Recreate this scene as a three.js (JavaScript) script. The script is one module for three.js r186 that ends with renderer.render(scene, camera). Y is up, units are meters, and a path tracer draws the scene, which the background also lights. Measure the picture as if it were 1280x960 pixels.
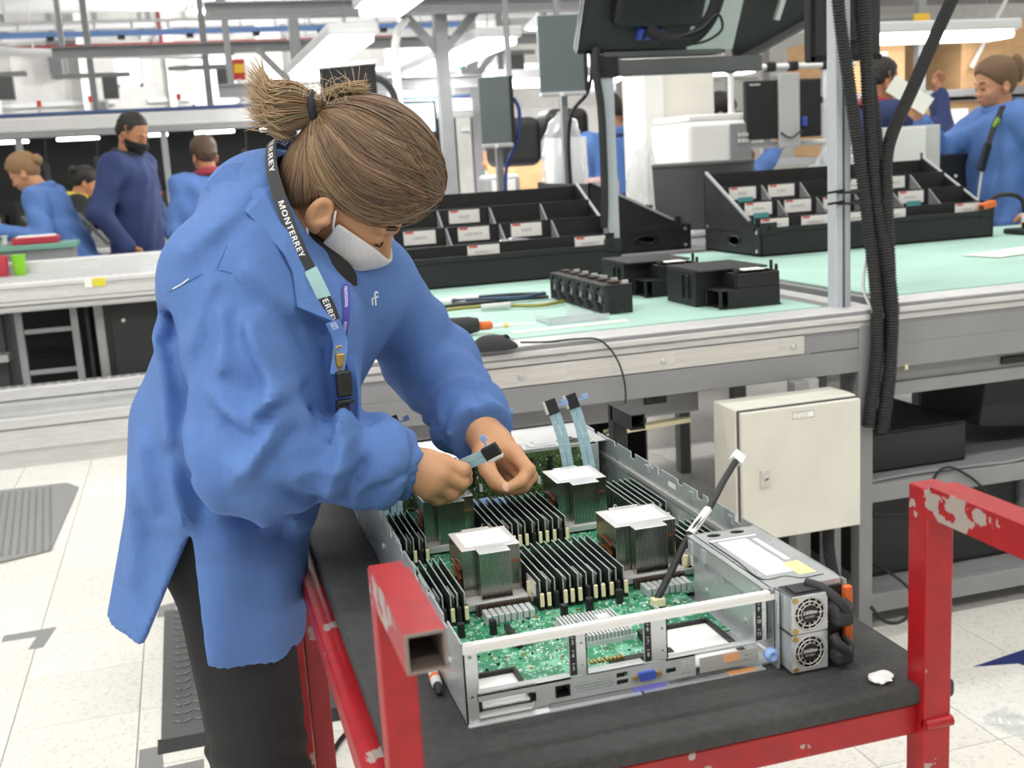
import * as THREE from 'three';
import { RoundedBoxGeometry } from 'three/addons/geometries/RoundedBoxGeometry.js';
import { mergeGeometries, mergeVertices } from 'three/addons/utils/BufferGeometryUtils.js';
import { RectAreaLightUniformsLib } from 'three/addons/lights/RectAreaLightUniformsLib.js';

// ---------- camera, renderer, light ----------
const scene = new THREE.Scene();
scene.background = new THREE.Color(1.6, 1.7, 1.85);
const camera = new THREE.PerspectiveCamera(37.5, 4 / 3, 0.05, 80);
camera.position.set(0, 1.4, 0);
camera.quaternion.setFromRotationMatrix(new THREE.Matrix4().makeBasis(
  new THREE.Vector3(0.957938, -0.058817, 0.280883), new THREE.Vector3(0.109924, 0.979326, -0.169817), new THREE.Vector3(-0.265088, 0.193549, 0.944599)));
camera.focus = 1.62; camera.userData.fStop = 7.5;
const renderer = new THREE.WebGLRenderer({ antialias: true });
renderer.toneMapping = THREE.LinearToneMapping;
renderer.toneMappingExposure = 1.4;
renderer.shadowMap.enabled = true;
RectAreaLightUniformsLib.init();

// ---------- small tools ----------
let seed = 7;
const rnd = () => { seed = (seed * 1664525 + 1013904223) >>> 0; return seed / 4294967296; };
const rr = (a, b) => a + (b - a) * rnd();
const V = (x, y, z) => new THREE.Vector3(x, y, z);
const clamp = (x, a, b) => Math.max(a, Math.min(b, x));
const smooth = (a, b, x) => { const t = clamp((x - a) / (b - a), 0, 1); return t * t * (3 - 2 * t); };
const flat = (g) => { const q = g.index ? g.toNonIndexed() : g; for (const k of Object.keys(q.attributes)) if (!['position', 'normal', 'uv', 'color'].includes(k)) q.deleteAttribute(k); return q; };
function turnG(g, rx = 0, ry = 0, rz = 0) { if (rx) g.rotateX(rx); if (ry) g.rotateY(ry); if (rz) g.rotateZ(rz); return g; }
// box given by its low and high corner (or centre form bc)
const bx = (x0, y0, z0, x1, y1, z1) => flat(new THREE.BoxGeometry(Math.abs(x1 - x0), Math.abs(y1 - y0), Math.abs(z1 - z0))).translate((x0 + x1) / 2, (y0 + y1) / 2, (z0 + z1) / 2);
const rb = (x0, y0, z0, x1, y1, z1, r = 0.003, s = 2) => { const w = Math.abs(x1 - x0), h = Math.abs(y1 - y0), d = Math.abs(z1 - z0); return flat(new RoundedBoxGeometry(w, h, d, s, Math.min(r, w / 2.05, h / 2.05, d / 2.05))).translate((x0 + x1) / 2, (y0 + y1) / 2, (z0 + z1) / 2); };
const bc = (w, h, d, x = 0, y = 0, z = 0, rx = 0, ry = 0, rz = 0) => turnG(flat(new THREE.BoxGeometry(w, h, d)), rx, ry, rz).translate(x, y, z);
const rbc = (w, h, d, r, x = 0, y = 0, z = 0, rx = 0, ry = 0, rz = 0) => turnG(flat(new RoundedBoxGeometry(w, h, d, 2, Math.min(r, w / 2.05, h / 2.05, d / 2.05))), rx, ry, rz).translate(x, y, z);
const cy = (r0, r1, h, x = 0, y = 0, z = 0, axis = 'y', seg = 20) => { const g = flat(new THREE.CylinderGeometry(r1, r0, h, seg)); if (axis === 'x') g.rotateZ(-Math.PI / 2); if (axis === 'z') g.rotateX(Math.PI / 2); return g.translate(x, y, z); };
const lathe = (pts, seg = 24) => flat(new THREE.LatheGeometry(pts.map((p) => new THREE.Vector2(p[0], p[1])), seg));
const tube = (pts, r, seg = 24, rad = 8) => flat(new THREE.TubeGeometry(new THREE.CatmullRomCurve3(pts.map((p) => V(...p))), seg, r, rad));
// straight bar of square or round section between two points
function bar(a, b, w, h = w, round = false) {
  const A = V(...a), B = V(...b), L = A.distanceTo(B);
  const g = flat(round ? new THREE.CylinderGeometry(w / 2, w / 2, L, 12) : new THREE.BoxGeometry(w, L, h));
  return g.applyQuaternion(new THREE.Quaternion().setFromUnitVectors(V(0, 1, 0), B.clone().sub(A).normalize())).translate((a[0] + b[0]) / 2, (a[1] + b[1]) / 2, (a[2] + b[2]) / 2);
}
// flat outline (list of [x,y]) with thickness along z, holes as lists
function plate(outline, t, holes = [], bevel = 0) {
  const s = new THREE.Shape(outline.map((p) => new THREE.Vector2(p[0], p[1])));
  for (const h of holes) s.holes.push(new THREE.Path(h.map((p) => new THREE.Vector2(p[0], p[1]))));
  return flat(new THREE.ExtrudeGeometry(s, { depth: t, bevelEnabled: bevel > 0, bevelSize: bevel, bevelThickness: bevel, bevelSegments: 1, steps: 1 }));
}
const ringPts = (x, y, r, n = 14, ry = r) => Array.from({ length: n }, (_, i) => [x + r * Math.cos(i / n * 6.2832), y + ry * Math.sin(i / n * 6.2832)]);
const rectPts = (x0, y0, x1, y1) => [[x0, y0], [x1, y0], [x1, y1], [x0, y1]];
// hollow square tube along z
const squareTube = (w, L, wall = 0.0022) => plate(rectPts(-w / 2, -w / 2, w / 2, w / 2), L, [rectPts(-w / 2 + wall, -w / 2 + wall, w / 2 - wall, w / 2 - wall)]);
function metreUV(g) {                                                  // uv in metres from the side each triangle points to
  const p = g.attributes.position, uv = new Float32Array(p.count * 2), A = V(0, 0, 0), B = V(0, 0, 0), C = V(0, 0, 0);
  for (let i = 0; i + 2 < p.count; i += 3) {
    A.fromBufferAttribute(p, i); B.fromBufferAttribute(p, i + 1).sub(A); C.fromBufferAttribute(p, i + 2).sub(A); B.cross(C);
    const ax = Math.abs(B.x), ay = Math.abs(B.y), az = Math.abs(B.z);
    for (let j = i; j < i + 3; j++) { const [a, b] = ay >= ax && ay >= az ? [p.getX(j), p.getZ(j)] : ax >= az ? [p.getZ(j), p.getY(j)] : [p.getX(j), p.getY(j)]; uv[2 * j] = a; uv[2 * j + 1] = b; }
  }
  g.setAttribute('uv', new THREE.BufferAttribute(uv, 2)); return g;
}
const names = new Map();
function numbered(name) { const k = names.get(name) || 0; names.set(name, k + 1); return k ? name + '_' + String(k).padStart(3, '0') : name; }
const origin = new WeakMap();                                          // world position of a thing: parts are written in world metres and moved into it
function join(gs) { if (!Array.isArray(gs)) return gs; const hasColor = gs.some((g) => g.attributes.color); if (hasColor) for (const g of gs) if (!g.attributes.color) g.setAttribute('color', new THREE.BufferAttribute(new Float32Array(g.attributes.position.count * 3).fill(1), 3)); return gs.length === 1 ? gs[0] : mergeGeometries(gs); }
function mesh(name, gs, m, parent = null, opt = {}) {
  let g = join(gs);
  if (!opt.uv) metreUV(g);
  const o = new THREE.Mesh(g, m); o.castShadow = o.receiveShadow = true;
  if (parent) { o.name = name; const p = origin.get(parent); if (p && !opt.local) g.translate(-p.x, -p.y, -p.z); parent.add(o); origin.set(o, p && !opt.local ? p : V(0, 0, 0)); if (opt.label) o.userData.label = opt.label; if (opt.kind) o.userData.kind = opt.kind; } else { o.name = numbered(name); scene.add(o); origin.set(o, V(0, 0, 0)); }
  return o;
}
function thing(name, label, category, pos = [0, 0, 0], group, turn = 0) {
  const o = new THREE.Group(); o.name = numbered(name); o.position.set(...pos); o.rotation.y = turn; scene.add(o);
  o.userData = { label, category }; if (group) o.userData.group = group;
  origin.set(o, turn ? V(0, 0, 0) : V(...pos)); return o;
}
// a thing that is one mesh; geometry in world metres, its origin at pos
function single(name, label, category, gs, m, pos, group) {
  const o = mesh(name, gs, m); o.geometry.translate(-pos[0], -pos[1], -pos[2]); o.position.set(...pos);
  o.userData = { label, category }; if (group) o.userData.group = group; return o;
}
function structure(name, gs, m, label) { const o = mesh(name, gs, m); o.userData = { kind: 'structure', label: label || name.replace(/_/g, ' '), category: name.split('_')[0] }; return o; }
function copyOf(o, pos, turn = 0, label) { const c = o.clone(); c.name = numbered(o.name.replace(/_\d{3}$/, '')); c.position.set(...pos); c.rotation.y = turn; c.userData = { ...o.userData }; if (label) c.userData.label = label; scene.add(c); return c; }

// ---------- textures ----------
function hash2(x, y, s) { let h = Math.imul(x, 374761393) ^ Math.imul(y, 668265263) ^ Math.imul(s, 1274126177); h = Math.imul(h ^ (h >>> 13), 1274126177); return ((h ^ (h >>> 16)) >>> 0) / 4294967296; }
function vnoise(x, y, per, s) { const xi = Math.floor(x), yi = Math.floor(y), fx = x - xi, fy = y - yi, u = fx * fx * (3 - 2 * fx), v = fy * fy * (3 - 2 * fy), m = (q) => ((q % per) + per) % per; const a = hash2(m(xi), m(yi), s), b = hash2(m(xi + 1), m(yi), s), c = hash2(m(xi), m(yi + 1), s), d = hash2(m(xi + 1), m(yi + 1), s); return a + (b - a) * u + (c - a) * v + (a - b - c + d) * u * v; }
function fbm(x, y, per, s, oct = 4) { let t = 0, a = 0.5, k = 1; for (let i = 0; i < oct; i++) { t += a * vnoise(x * k, y * k, per * k, s + i); k *= 2; a *= 0.5; } return t / (1 - Math.pow(0.5, oct)); }
function dataTex(n, fn, size, srgb) {                                  // fn(u,v) -> [r,g,b] 0..1 ; size = metres per repeat
  const d = new Uint8Array(n * n * 4);
  for (let j = 0; j < n; j++) for (let i = 0; i < n; i++) { const c = fn(i / n, j / n), k = (j * n + i) * 4; d[k] = clamp(c[0], 0, 1) * 255; d[k + 1] = clamp(c[1], 0, 1) * 255; d[k + 2] = clamp(c[2], 0, 1) * 255; d[k + 3] = 255; }
  const t = new THREE.DataTexture(d, n, n); t.wrapS = t.wrapT = THREE.RepeatWrapping; t.magFilter = THREE.LinearFilter; t.repeat.set(1 / size, 1 / size); if (srgb) t.colorSpace = THREE.SRGBColorSpace; t.needsUpdate = true; return t;
}
const grey = (v) => [v, v, v];
const T = {
  speck: dataTex(256, (u, v) => grey(0.86 + 0.14 * fbm(u * 8, v * 8, 8, 1, 5)), 0.5),
  fine: dataTex(256, (u, v) => grey(fbm(u * 64, v * 64, 64, 3, 2)), 0.12),
  rough: dataTex(256, (u, v) => grey(0.55 + 0.45 * fbm(u * 10, v * 10, 10, 5, 5)), 0.6),
  brushed: dataTex(256, (u, v) => grey(0.7 + 0.3 * fbm(u * 4, v * 90, 90, 9, 3)), 0.3),
};
function canvasTex(w, h, draw) { const c = document.createElement('canvas'); c.width = w; c.height = h; const x = c.getContext('2d'); draw(x, w, h); const t = new THREE.CanvasTexture(c); t.colorSpace = THREE.SRGBColorSpace; t.magFilter = THREE.LinearFilter; return t; }
const std = (color, roughness = 0.6, metalness = 0, extra = {}) => new THREE.MeshStandardMaterial({ color, roughness, metalness, ...extra });
// a printed rectangle: x0..x1, y0..y1 in the plane z, or turned by a matrix afterwards
function quad(w, h, flip = false) { const g = new THREE.PlaneGeometry(w, h); return flat(g); }

const wornRed = dataTex(512, (u, v) => { const n = fbm(u * 14, v * 14, 14, 21, 5), m = fbm(u * 3, v * 3, 3, 27, 3), e = n * 0.75 + m * 0.35; if (e > 0.70) return [0.62, 0.58, 0.55]; const k = 0.92 + 0.16 * (fbm(u * 20, v * 20, 20, 31, 3) - 0.5); return [0.66 * k, 0.065 * k, 0.10 * k]; }, 0.35, true);
const rubberTex = dataTex(512, (u, v) => { const n = fbm(u * 6, v * 6, 6, 41, 5), s = fbm(u * 90, v * 90, 90, 47, 2); const k = 0.225 + 0.06 * (n - 0.5) + 0.06 * (s - 0.5); return [k, k, k * 1.01]; }, 0.6, true);
const tileTex = dataTex(512, (u, v) => { const n = fbm(u * 90, v * 90, 90, 61, 2), m = fbm(u * 5, v * 5, 5, 67, 4); const k = 0.93 + 0.03 * (m - 0.5) - (n > 0.70 ? 0.05 : 0) - 0.03 * (n - 0.5); return [k, k * 0.995, k * 0.975]; }, 0.7, true);
const pcbTex = dataTex(512, (u, v) => { const n = fbm(u * 24, v * 24, 24, 71, 3), g = (Math.floor(u * 96) * 7 + Math.floor(v * 64) * 3) % 11, h = hash2(Math.floor(u * 120), Math.floor(v * 90), 77); let c = [0.16, 0.50, 0.36]; if (n > 0.52) c = [0.27, 0.60, 0.46]; if (n > 0.64) c = [0.42, 0.70, 0.58]; if (h > 0.93) c = [0.82, 0.87, 0.84]; else if (h > 0.90) c = [0.12, 0.16, 0.15]; else if (h > 0.88) c = [0.60, 0.54, 0.36]; return c; }, 0.22, true);
const backTex = dataTex(512, (u, v) => { const n = fbm(u * 20, v * 20, 20, 81, 3), h = hash2(Math.floor(u * 90), Math.floor(v * 130), 87); let c = [0.25, 0.36, 0.18]; if (n > 0.52) c = [0.36, 0.47, 0.24]; if (h > 0.95) c = [0.80, 0.82, 0.72]; else if (h > 0.82) c = [0.07, 0.08, 0.05]; return c; }, 0.14, true);
const matGreen = dataTex(256, (u, v) => { const n = fbm(u * 5, v * 5, 5, 91, 5), k = 0.97 + 0.10 * (n - 0.5); return [0.70 * k, 0.855 * k, 0.805 * k]; }, 0.9, true);
const cardTex = dataTex(256, (u, v) => { const n = fbm(u * 6, v * 30, 30, 95, 4), k = 0.95 + 0.12 * (n - 0.5); return [0.76 * k, 0.61 * k, 0.44 * k]; }, 0.6, true);
const greyTex = (r, g, b, amt, s) => dataTex(256, (u, v) => { const k = 1 + amt * (fbm(u * 8, v * 8, 8, s, 5) - 0.5); return [r * k, g * k, b * k]; }, 0.7, true);
const M = {
  red: std(0xffffff, 0.42, 0, { map: wornRed }),
  rubber: std(0xffffff, 0.82, 0, { map: rubberTex, bumpMap: T.fine, bumpScale: 0.0006 }),
  zinc: std(0xcdd2d4, 0.36, 0.5, { roughnessMap: T.rough }),
  zincMatte: std(0xc4c9cb, 0.5, 0.35, { roughnessMap: T.rough }),
  alu: std(0xe6e6e6, 0.42, 0.25, { map: T.brushed }),
  aluDull: std(0xc6c8ca, 0.5, 0.25, { map: T.speck }),
  steel: std(0xe2dfdc, 0.35, 0.5, { map: T.brushed }),
  greyPaint: std(0xffffff, 0.55, 0, { map: greyTex(0.55, 0.555, 0.565, 0.08, 101) }),
  postGrey: std(0xbfc4cc, 0.5),
  greyDark: std(0xffffff, 0.6, 0, { map: greyTex(0.36, 0.365, 0.37, 0.08, 105) }),
  greyLight: std(0xffffff, 0.55, 0, { map: greyTex(0.80, 0.80, 0.80, 0.05, 109) }),
  boxPaint: std(0xe2e0d6, 0.5, 0, { map: T.speck }),
  black: std(0x1b1c1d, 0.5), blackMatte: std(0x242526, 0.8), blackGloss: std(0x111214, 0.22), blackSoft: std(0x2c2d2f, 0.65, 0, { bumpMap: T.fine, bumpScale: 0.0004 }),
  esd: std(0xffffff, 0.55, 0, { map: greyTex(0.125, 0.13, 0.135, 0.3, 113) }),
  white: std(0xeeeeec, 0.6), whiteGloss: std(0xf2f2f0, 0.3), paper: std(0xf1efe9, 0.9), cream: std(0xe7dfb8, 0.55), yellow: std(0xe2d06a, 0.6),
  blueTab: std(0x8fb0e6, 0.45), blueDark: std(0x31458f, 0.5), cable: std(0xa9cfdc, 0.4, 0, { map: T.brushed }), orange: std(0xdb6a2e, 0.5), green: std(0x7ac12c, 0.5),
  pcb: std(0xffffff, 0.42, 0, { map: pcbTex }), backPcb: std(0xffffff, 0.45, 0, { map: backTex }),
  fin: std(0xbcb8b1, 0.2, 1), finTop: std(0xe8e9ea, 0.3, 0.45, { roughnessMap: T.rough }), copper: std(0xb06a45, 0.35, 0.8),
  mat: std(0xffffff, 0.7, 0, { map: matGreen }), card: std(0xffffff, 0.85, 0, { map: cardTex }), wall: std(0xffffff, 0.85, 0, { map: greyTex(0.77, 0.765, 0.75, 0.08, 117) }),
  chip: std(0x1d1f21, 0.35), gold: std(0xb99b56, 0.4, 0.7),
  clear: new THREE.MeshPhysicalMaterial({ color: 0xf4f6f8, roughness: 0.16, transmission: 0.75, thickness: 0 }),
  glass: new THREE.MeshPhysicalMaterial({ color: 0xffffff, roughness: 0.02, transmission: 1, thickness: 0 }),
  lampGlow: std(0xffffff, 0.5, 0, { emissive: new THREE.Color(1, 0.99, 0.97), emissiveIntensity: 4 }),
  skin: std(0xb9845f, 0.5), lampHousing: std(0xd6d8da, 0.5, 0.2),
};
// ---------- the hall ----------
const HX0 = -9, HX1 = 13, HZ0 = -18, HZ1 = 6, HY = 7;
const floor = structure('floor', [bx(HX0, -0.2, HZ0, HX1, -0.0045, HZ1)], std(0x9a9892, 0.5), 'white vinyl floor of the hall');
{ // vinyl tiles near the work place, each with its own edge
  const s = 0.327, gap = 0.003, geos = [0, 1, 2, 3].map((k) => { const g = metreUV(rbc(s - gap, 0.006, s - gap, 0.0006)); const uv = g.attributes.uv; for (let i = 0; i < uv.count; i++) uv.setXY(i, uv.getX(i) + k * 0.171, uv.getY(i) + k * 0.233); return g; });
  const mats = [0xffffff, 0xfcfbf9, 0xfdfcfa].map((c) => std(c, 0.26, 0, { map: tileTex }));
  for (let i = -7; i < 9; i++) for (let j = -5; j < 13; j++) {
    const o = new THREE.Mesh(geos[(i * 7 + j * 3 + 90) % 4], mats[(i * 5 + j * 11 + 120) % 3]); o.name = 'tile'; o.position.set(-0.251 + (i + 0.5) * s, -0.003, -3.03 - (j + 0.5) * s + 0); o.receiveShadow = true; floor.add(o);
  }
  const far = [];
  for (let i = -26; i < 40; i++) for (let j = -27; j < 45; j++) { if (i >= -7 && i < 9 && j >= -5 && j < 13) continue; const x = -0.251 + (i + 0.5) * s, z = -3.03 - (j + 0.5) * s; if (x < HX0 + 0.2 || x > HX1 - 0.2 || z < HZ0 + 0.2 || z > HZ1 - 0.2) continue; far.push(bc(s - gap, 0.006, s - gap, x, -0.003, z)); }
  mesh('far_tiles', far, mats[0], floor, { kind: 'stuff' });
}
structure('ceiling', [bx(HX0 - 0.2, HY, HZ0 - 0.2, HX1 + 0.2, HY + 0.2, HZ1 + 0.2)], M.wall);
structure('wall_left', [bx(HX0 - 0.2, -0.2, HZ0, HX0, HY, HZ1)], M.wall);
structure('wall_right', [bx(HX1, -0.2, HZ0, HX1 + 0.2, HY, HZ1)], M.wall);
structure('wall_front', [bx(HX0 - 0.2, -0.2, HZ1, HX1 + 0.2, HY, HZ1 + 0.2)], M.wall, 'wall of the hall opposite the benches');
const winRects = [[-3.3, 2.3, -2.5, 3.25], [-0.68, 2.78, -0.3, 3.24], [0.36, 2.45, 1.05, 3.24], [3.3, 2.4, 4.4, 3.3], [6, 2.4, 7.2, 3.3]];
{ const t = plate(rectPts(HX0 - 0.2, -0.2, HX1 + 0.2, HY), 0.2, winRects.map((r) => rectPts(...r))).translate(0, 0, HZ0 - 0.2); structure('wall_back', [t], M.wall, 'white back wall of the hall with bright windows');
  const wb = scene.children[scene.children.length - 1]; for (const y of [1.9, 2.55, 3.45, 4.0, 4.6]) for (const [a, b] of [[-8.8, -3.4], [-2.45, -0.72], [-0.26, 0.32], [1.08, 3.26], [4.44, 5.96], [7.24, 12.8]]) mesh('girt', [bx(a, y, HZ0, b, y + 0.06, HZ0 + 0.09)], M.greyLight, wb); for (let i = 0; i < 26; i++) { const x = -4.6 + i * 0.62; mesh('panel_rib', [bx(x, 3.5, HZ0, x + 0.05, 6.9, HZ0 + 0.03)], M.greyPaint, wb); }
  winRects.forEach((r, i) => { const f = 0.05; const w = structure('window_' + (i + 1), [bx(r[0], r[1], HZ0 - 0.12, r[0] + f, r[3], HZ0 - 0.04), bx(r[2] - f, r[1], HZ0 - 0.12, r[2], r[3], HZ0 - 0.04), bx(r[0], r[1], HZ0 - 0.12, r[2], r[1] + f, HZ0 - 0.04), bx(r[0], r[3] - f, HZ0 - 0.12, r[2], r[3], HZ0 - 0.04)], M.white, 'bright window high in the back wall'); mesh('pane', [bx(r[0] + f, r[1] + f, HZ0 - 0.085, r[2] - f, r[3] - f, HZ0 - 0.08)], M.glass, w); }); }
// wall columns and pipes of the back wall
for (const [x, w] of [[-2.35, 0.18], [-1.08, 0.12], [0.12, 0.13], [1.55, 0.35], [4.9, 0.4], [7.6, 0.4]]) structure('trim_' + (names.get('wallcol') ? names.set('wallcol', names.get('wallcol') + 1).get('wallcol') : names.set('wallcol', 1).get('wallcol')), [bx(x - w / 2, 0, HZ0, x + w / 2, HY, HZ0 + 0.25)], M.white, 'white steel column on the back wall');
function pipeRun(name, label, pts, r, m) { return single(name, label, 'pipe', [tube(pts, r, 30, 8)], m, pts[0]); }
pipeRun('sprinkler_pipe', 'dark red sprinkler pipe running level along the upper back wall', [[-3, 3.34, -17.6], [0, 3.34, -17.6], [3.5, 3.34, -17.6]], 0.025, std(0x7a2c28, 0.5));
pipeRun('sprinkler_pipe', 'dark red sprinkler pipe dropping down beside the white wall column', [[0.02, 4.6, -17.6], [0.02, 4.0, -17.6], [0.02, 3.36, -17.6]], 0.025, std(0x7a2c28, 0.5));
pipeRun('wall_conduit', 'light grey conduit running low along the back wall under the windows', [[-4, 2.42, -17.7], [0, 2.42, -17.7], [5, 2.42, -17.7]], 0.03, M.greyLight);
pipeRun('wall_conduit', 'light grey conduit high on the back wall over the windows', [[-4, 3.62, -17.7], [0, 3.62, -17.7], [7, 3.62, -17.7]], 0.05, M.greyLight);

// ---------- lamps ----------
function ceilingLamp(x, y, z, len, axis, power, label, group, hang = 0) {
  const t = thing('ceiling_lamp', label, 'lamp', [x, y, z], group);
  const [a, b] = axis === 'x' ? [len / 2, 0.13] : [0.13, len / 2];
  mesh('housing', [rb(x - a - 0.03, y + 0.02, z - b - 0.03, x + a + 0.03, y + 0.09, z + b + 0.03, 0.015)], M.lampHousing, t);
  mesh('diffuser', [rb(x - a, y - 0.03, z - b, x + a, y + 0.02, z + b, 0.02)], M.lampGlow, t, { label: 'glowing white diffuser' });
  if (hang) for (const s of [-0.8, 0.8]) mesh('hanger', [bar([x + (axis === 'x' ? s * a : 0), y + 0.09, z + (axis === 'z' ? s * b : 0)], [x + (axis === 'x' ? s * a : 0), y + hang, z + (axis === 'z' ? s * b : 0)], 0.006, 0.006, true)], M.greyPaint, t);
  const l = new THREE.RectAreaLight(0xfffdf8, power, 2 * a, 2 * b); l.position.set(x, y - 0.04, z); l.rotation.x = -Math.PI / 2; scene.add(l);
}
for (const [x, z] of [[-6, 3], [-2, 3], [2, 3], [6, 3], [-6, -0.5], [-2.4, -0.5], [2.6, -0.5], [7, -0.5], [-6, -4.5], [-2, -4.5], [2, -4.5], [6, -4.5], [10, -4.5], [-6, -9], [-1.5, -9], [3, -9], [7.5, -9], [-5, -13.5], [0, -13.5], [5, -13.5], [9.5, -13.5]]) ceilingLamp(x, 5.6, z, 2.4, 'x', z > -1 ? (x < 0 ? 38 : x < 3 ? 25 : 18) : z > -5 ? 22 : 11, 'long white lamp hung high under the hall ceiling', 'high hall lamps', 1.4);
ceilingLamp(1.15, 2.2, -8.6, 2.7, 'z', 14, 'glowing bench lamp running away beside the steel lattice post', 'bench lamps', 0.9);
ceilingLamp(2.2, 2.2, -9.0, 2.7, 'z', 14, 'glowing bench lamp hung under the slanting lattice braces', 'bench lamps', 0.9);
ceilingLamp(1.26, 2.3, -6.0, 1.7, 'z', 14, 'bench lamp hung over the near end of the rear work line', 'bench lamps', 0.9);
// ---------- red cart ----------
const CT = 0.842;                                                      // top of the rubber mat
const cart = thing('work_cart', 'red square tube steel cart with a thick black rubber top', 'cart', [0.42, 0, -1.45]);
{ const w = 0.032, x0 = 0.128, x1 = 0.702, z0 = -0.955, z1 = -1.96, y = CT - 0.022;
  mesh('table_mat', [rb(x0 + 0.008, CT - 0.021, z1 - 0.01, x1 + 0.022, CT, z0 + 0.022, 0.006)], M.rubber, cart, { label: 'scuffed black rubber mat' });
  mesh('deck_panel', [bx(x0, y - 0.01, z1, x1, y + 0.001, z0)], M.red, cart);
  // rails
  mesh('rail', [rb(x0 + w / 2 + 0.001, y - 0.034, z0 - w / 2, x1 - w / 2 - 0.001, y, z0 + w / 2, 0.003)], M.red, cart);
  mesh('rail', [rb(x0 + w / 2 + 0.001, y - 0.034, z1 - w / 2, x1 - w / 2 - 0.001, y, z1 + w / 2, 0.003)], M.red, cart);
  for (const x of [x0, x1]) mesh('rail', [rb(x - w / 2, y - 0.034, z1 + w / 2, x + w / 2, y, z0 - w / 2, 0.003)], M.red, cart);
  // front posts with handles
  for (const x of [x0 + 0.013, x1 - 0.006]) {
    const p = mesh('post', [rb(x - w / 2, 0.09, z0 - 0.002, x + w / 2, 1.06 - 0.004, z0 + w - 0.002, 0.003)], M.red, cart);
    const h = squareTube(w, 0.175 - w).translate(x, 1.06 - w / 2, z0 + w - 0.002);
    const hd = mesh('handle', [h], M.red, cart, { label: 'open ended square tube handle' }); mesh('bare_tube_inside', [squareTube(w - 0.0046, 0.175 - w - 0.0012, 0.0006).translate(x, 1.06 - w / 2, z0 + w - 0.002)], std(0x8b8078, 0.6, 0.5), hd);
    mesh('cut_rim', [squareTube(w + 0.0003, 0.0012, 0.0026).translate(x, 1.06 - w / 2, z0 + 0.173 - 0.0008)], std(0x8b8078, 0.6, 0.5), hd);
    mesh('weld', [cy(0.006, 0.006, w, x, y - 0.017, z0 + w / 2 + 0.014, 'x', 8)], M.red, cart);
  }
  for (const x of [x0, x1]) mesh('post', [rb(x - w / 2, 0.09, z1 - w / 2, x + w / 2, y - 0.03, z1 + w / 2, 0.003)], M.red, cart);
  // rear side middle legs seen beside the coat
  mesh('leg', [rb(x0 - w / 2, 0.09, -1.70 - w / 2, x0 + w / 2, y - 0.03, -1.70 + w / 2, 0.003)], M.red, cart);
  mesh('leg', [rb(x1 - w / 2, 0.09, -1.70 - w / 2, x1 + w / 2, y - 0.03, -1.70 + w / 2, 0.003)], M.red, cart);
  // low ring and castors
  for (const x of [x0, x1]) mesh('low_rail', [rb(x - w / 2, 0.13, z1 + w / 2, x + w / 2, 0.16, z0 - w / 2, 0.003)], M.red, cart);
  for (const x of [x0 + 0.01, x1]) for (const z of [z0, z1]) { const c = mesh('castor', [cy(0.04, 0.04, 0.024, x, 0.04, z + 0.014, 'x', 24), cy(0.014, 0.014, 0.03, x, 0.04, z + 0.014, 'x', 12)], M.blackSoft, cart); mesh('fork', [bx(x - 0.018, 0.035, z, x - 0.014, 0.092, z + 0.028), bx(x + 0.014, 0.035, z, x + 0.018, 0.092, z + 0.028), bx(x - 0.018, 0.086, z, x + 0.018, 0.093, z + 0.028)], M.zinc, c); }
  // upright tube behind the server
  mesh('rear_handle', [squareTube(0.028, 0.10).translate(0.742, 0.93, -1.93), rb(0.728, 0.84, -1.945, 0.756, 0.945, -1.917, 0.003)], M.blackSoft, cart, { label: 'dark square tube handle behind the server' });
}
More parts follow.
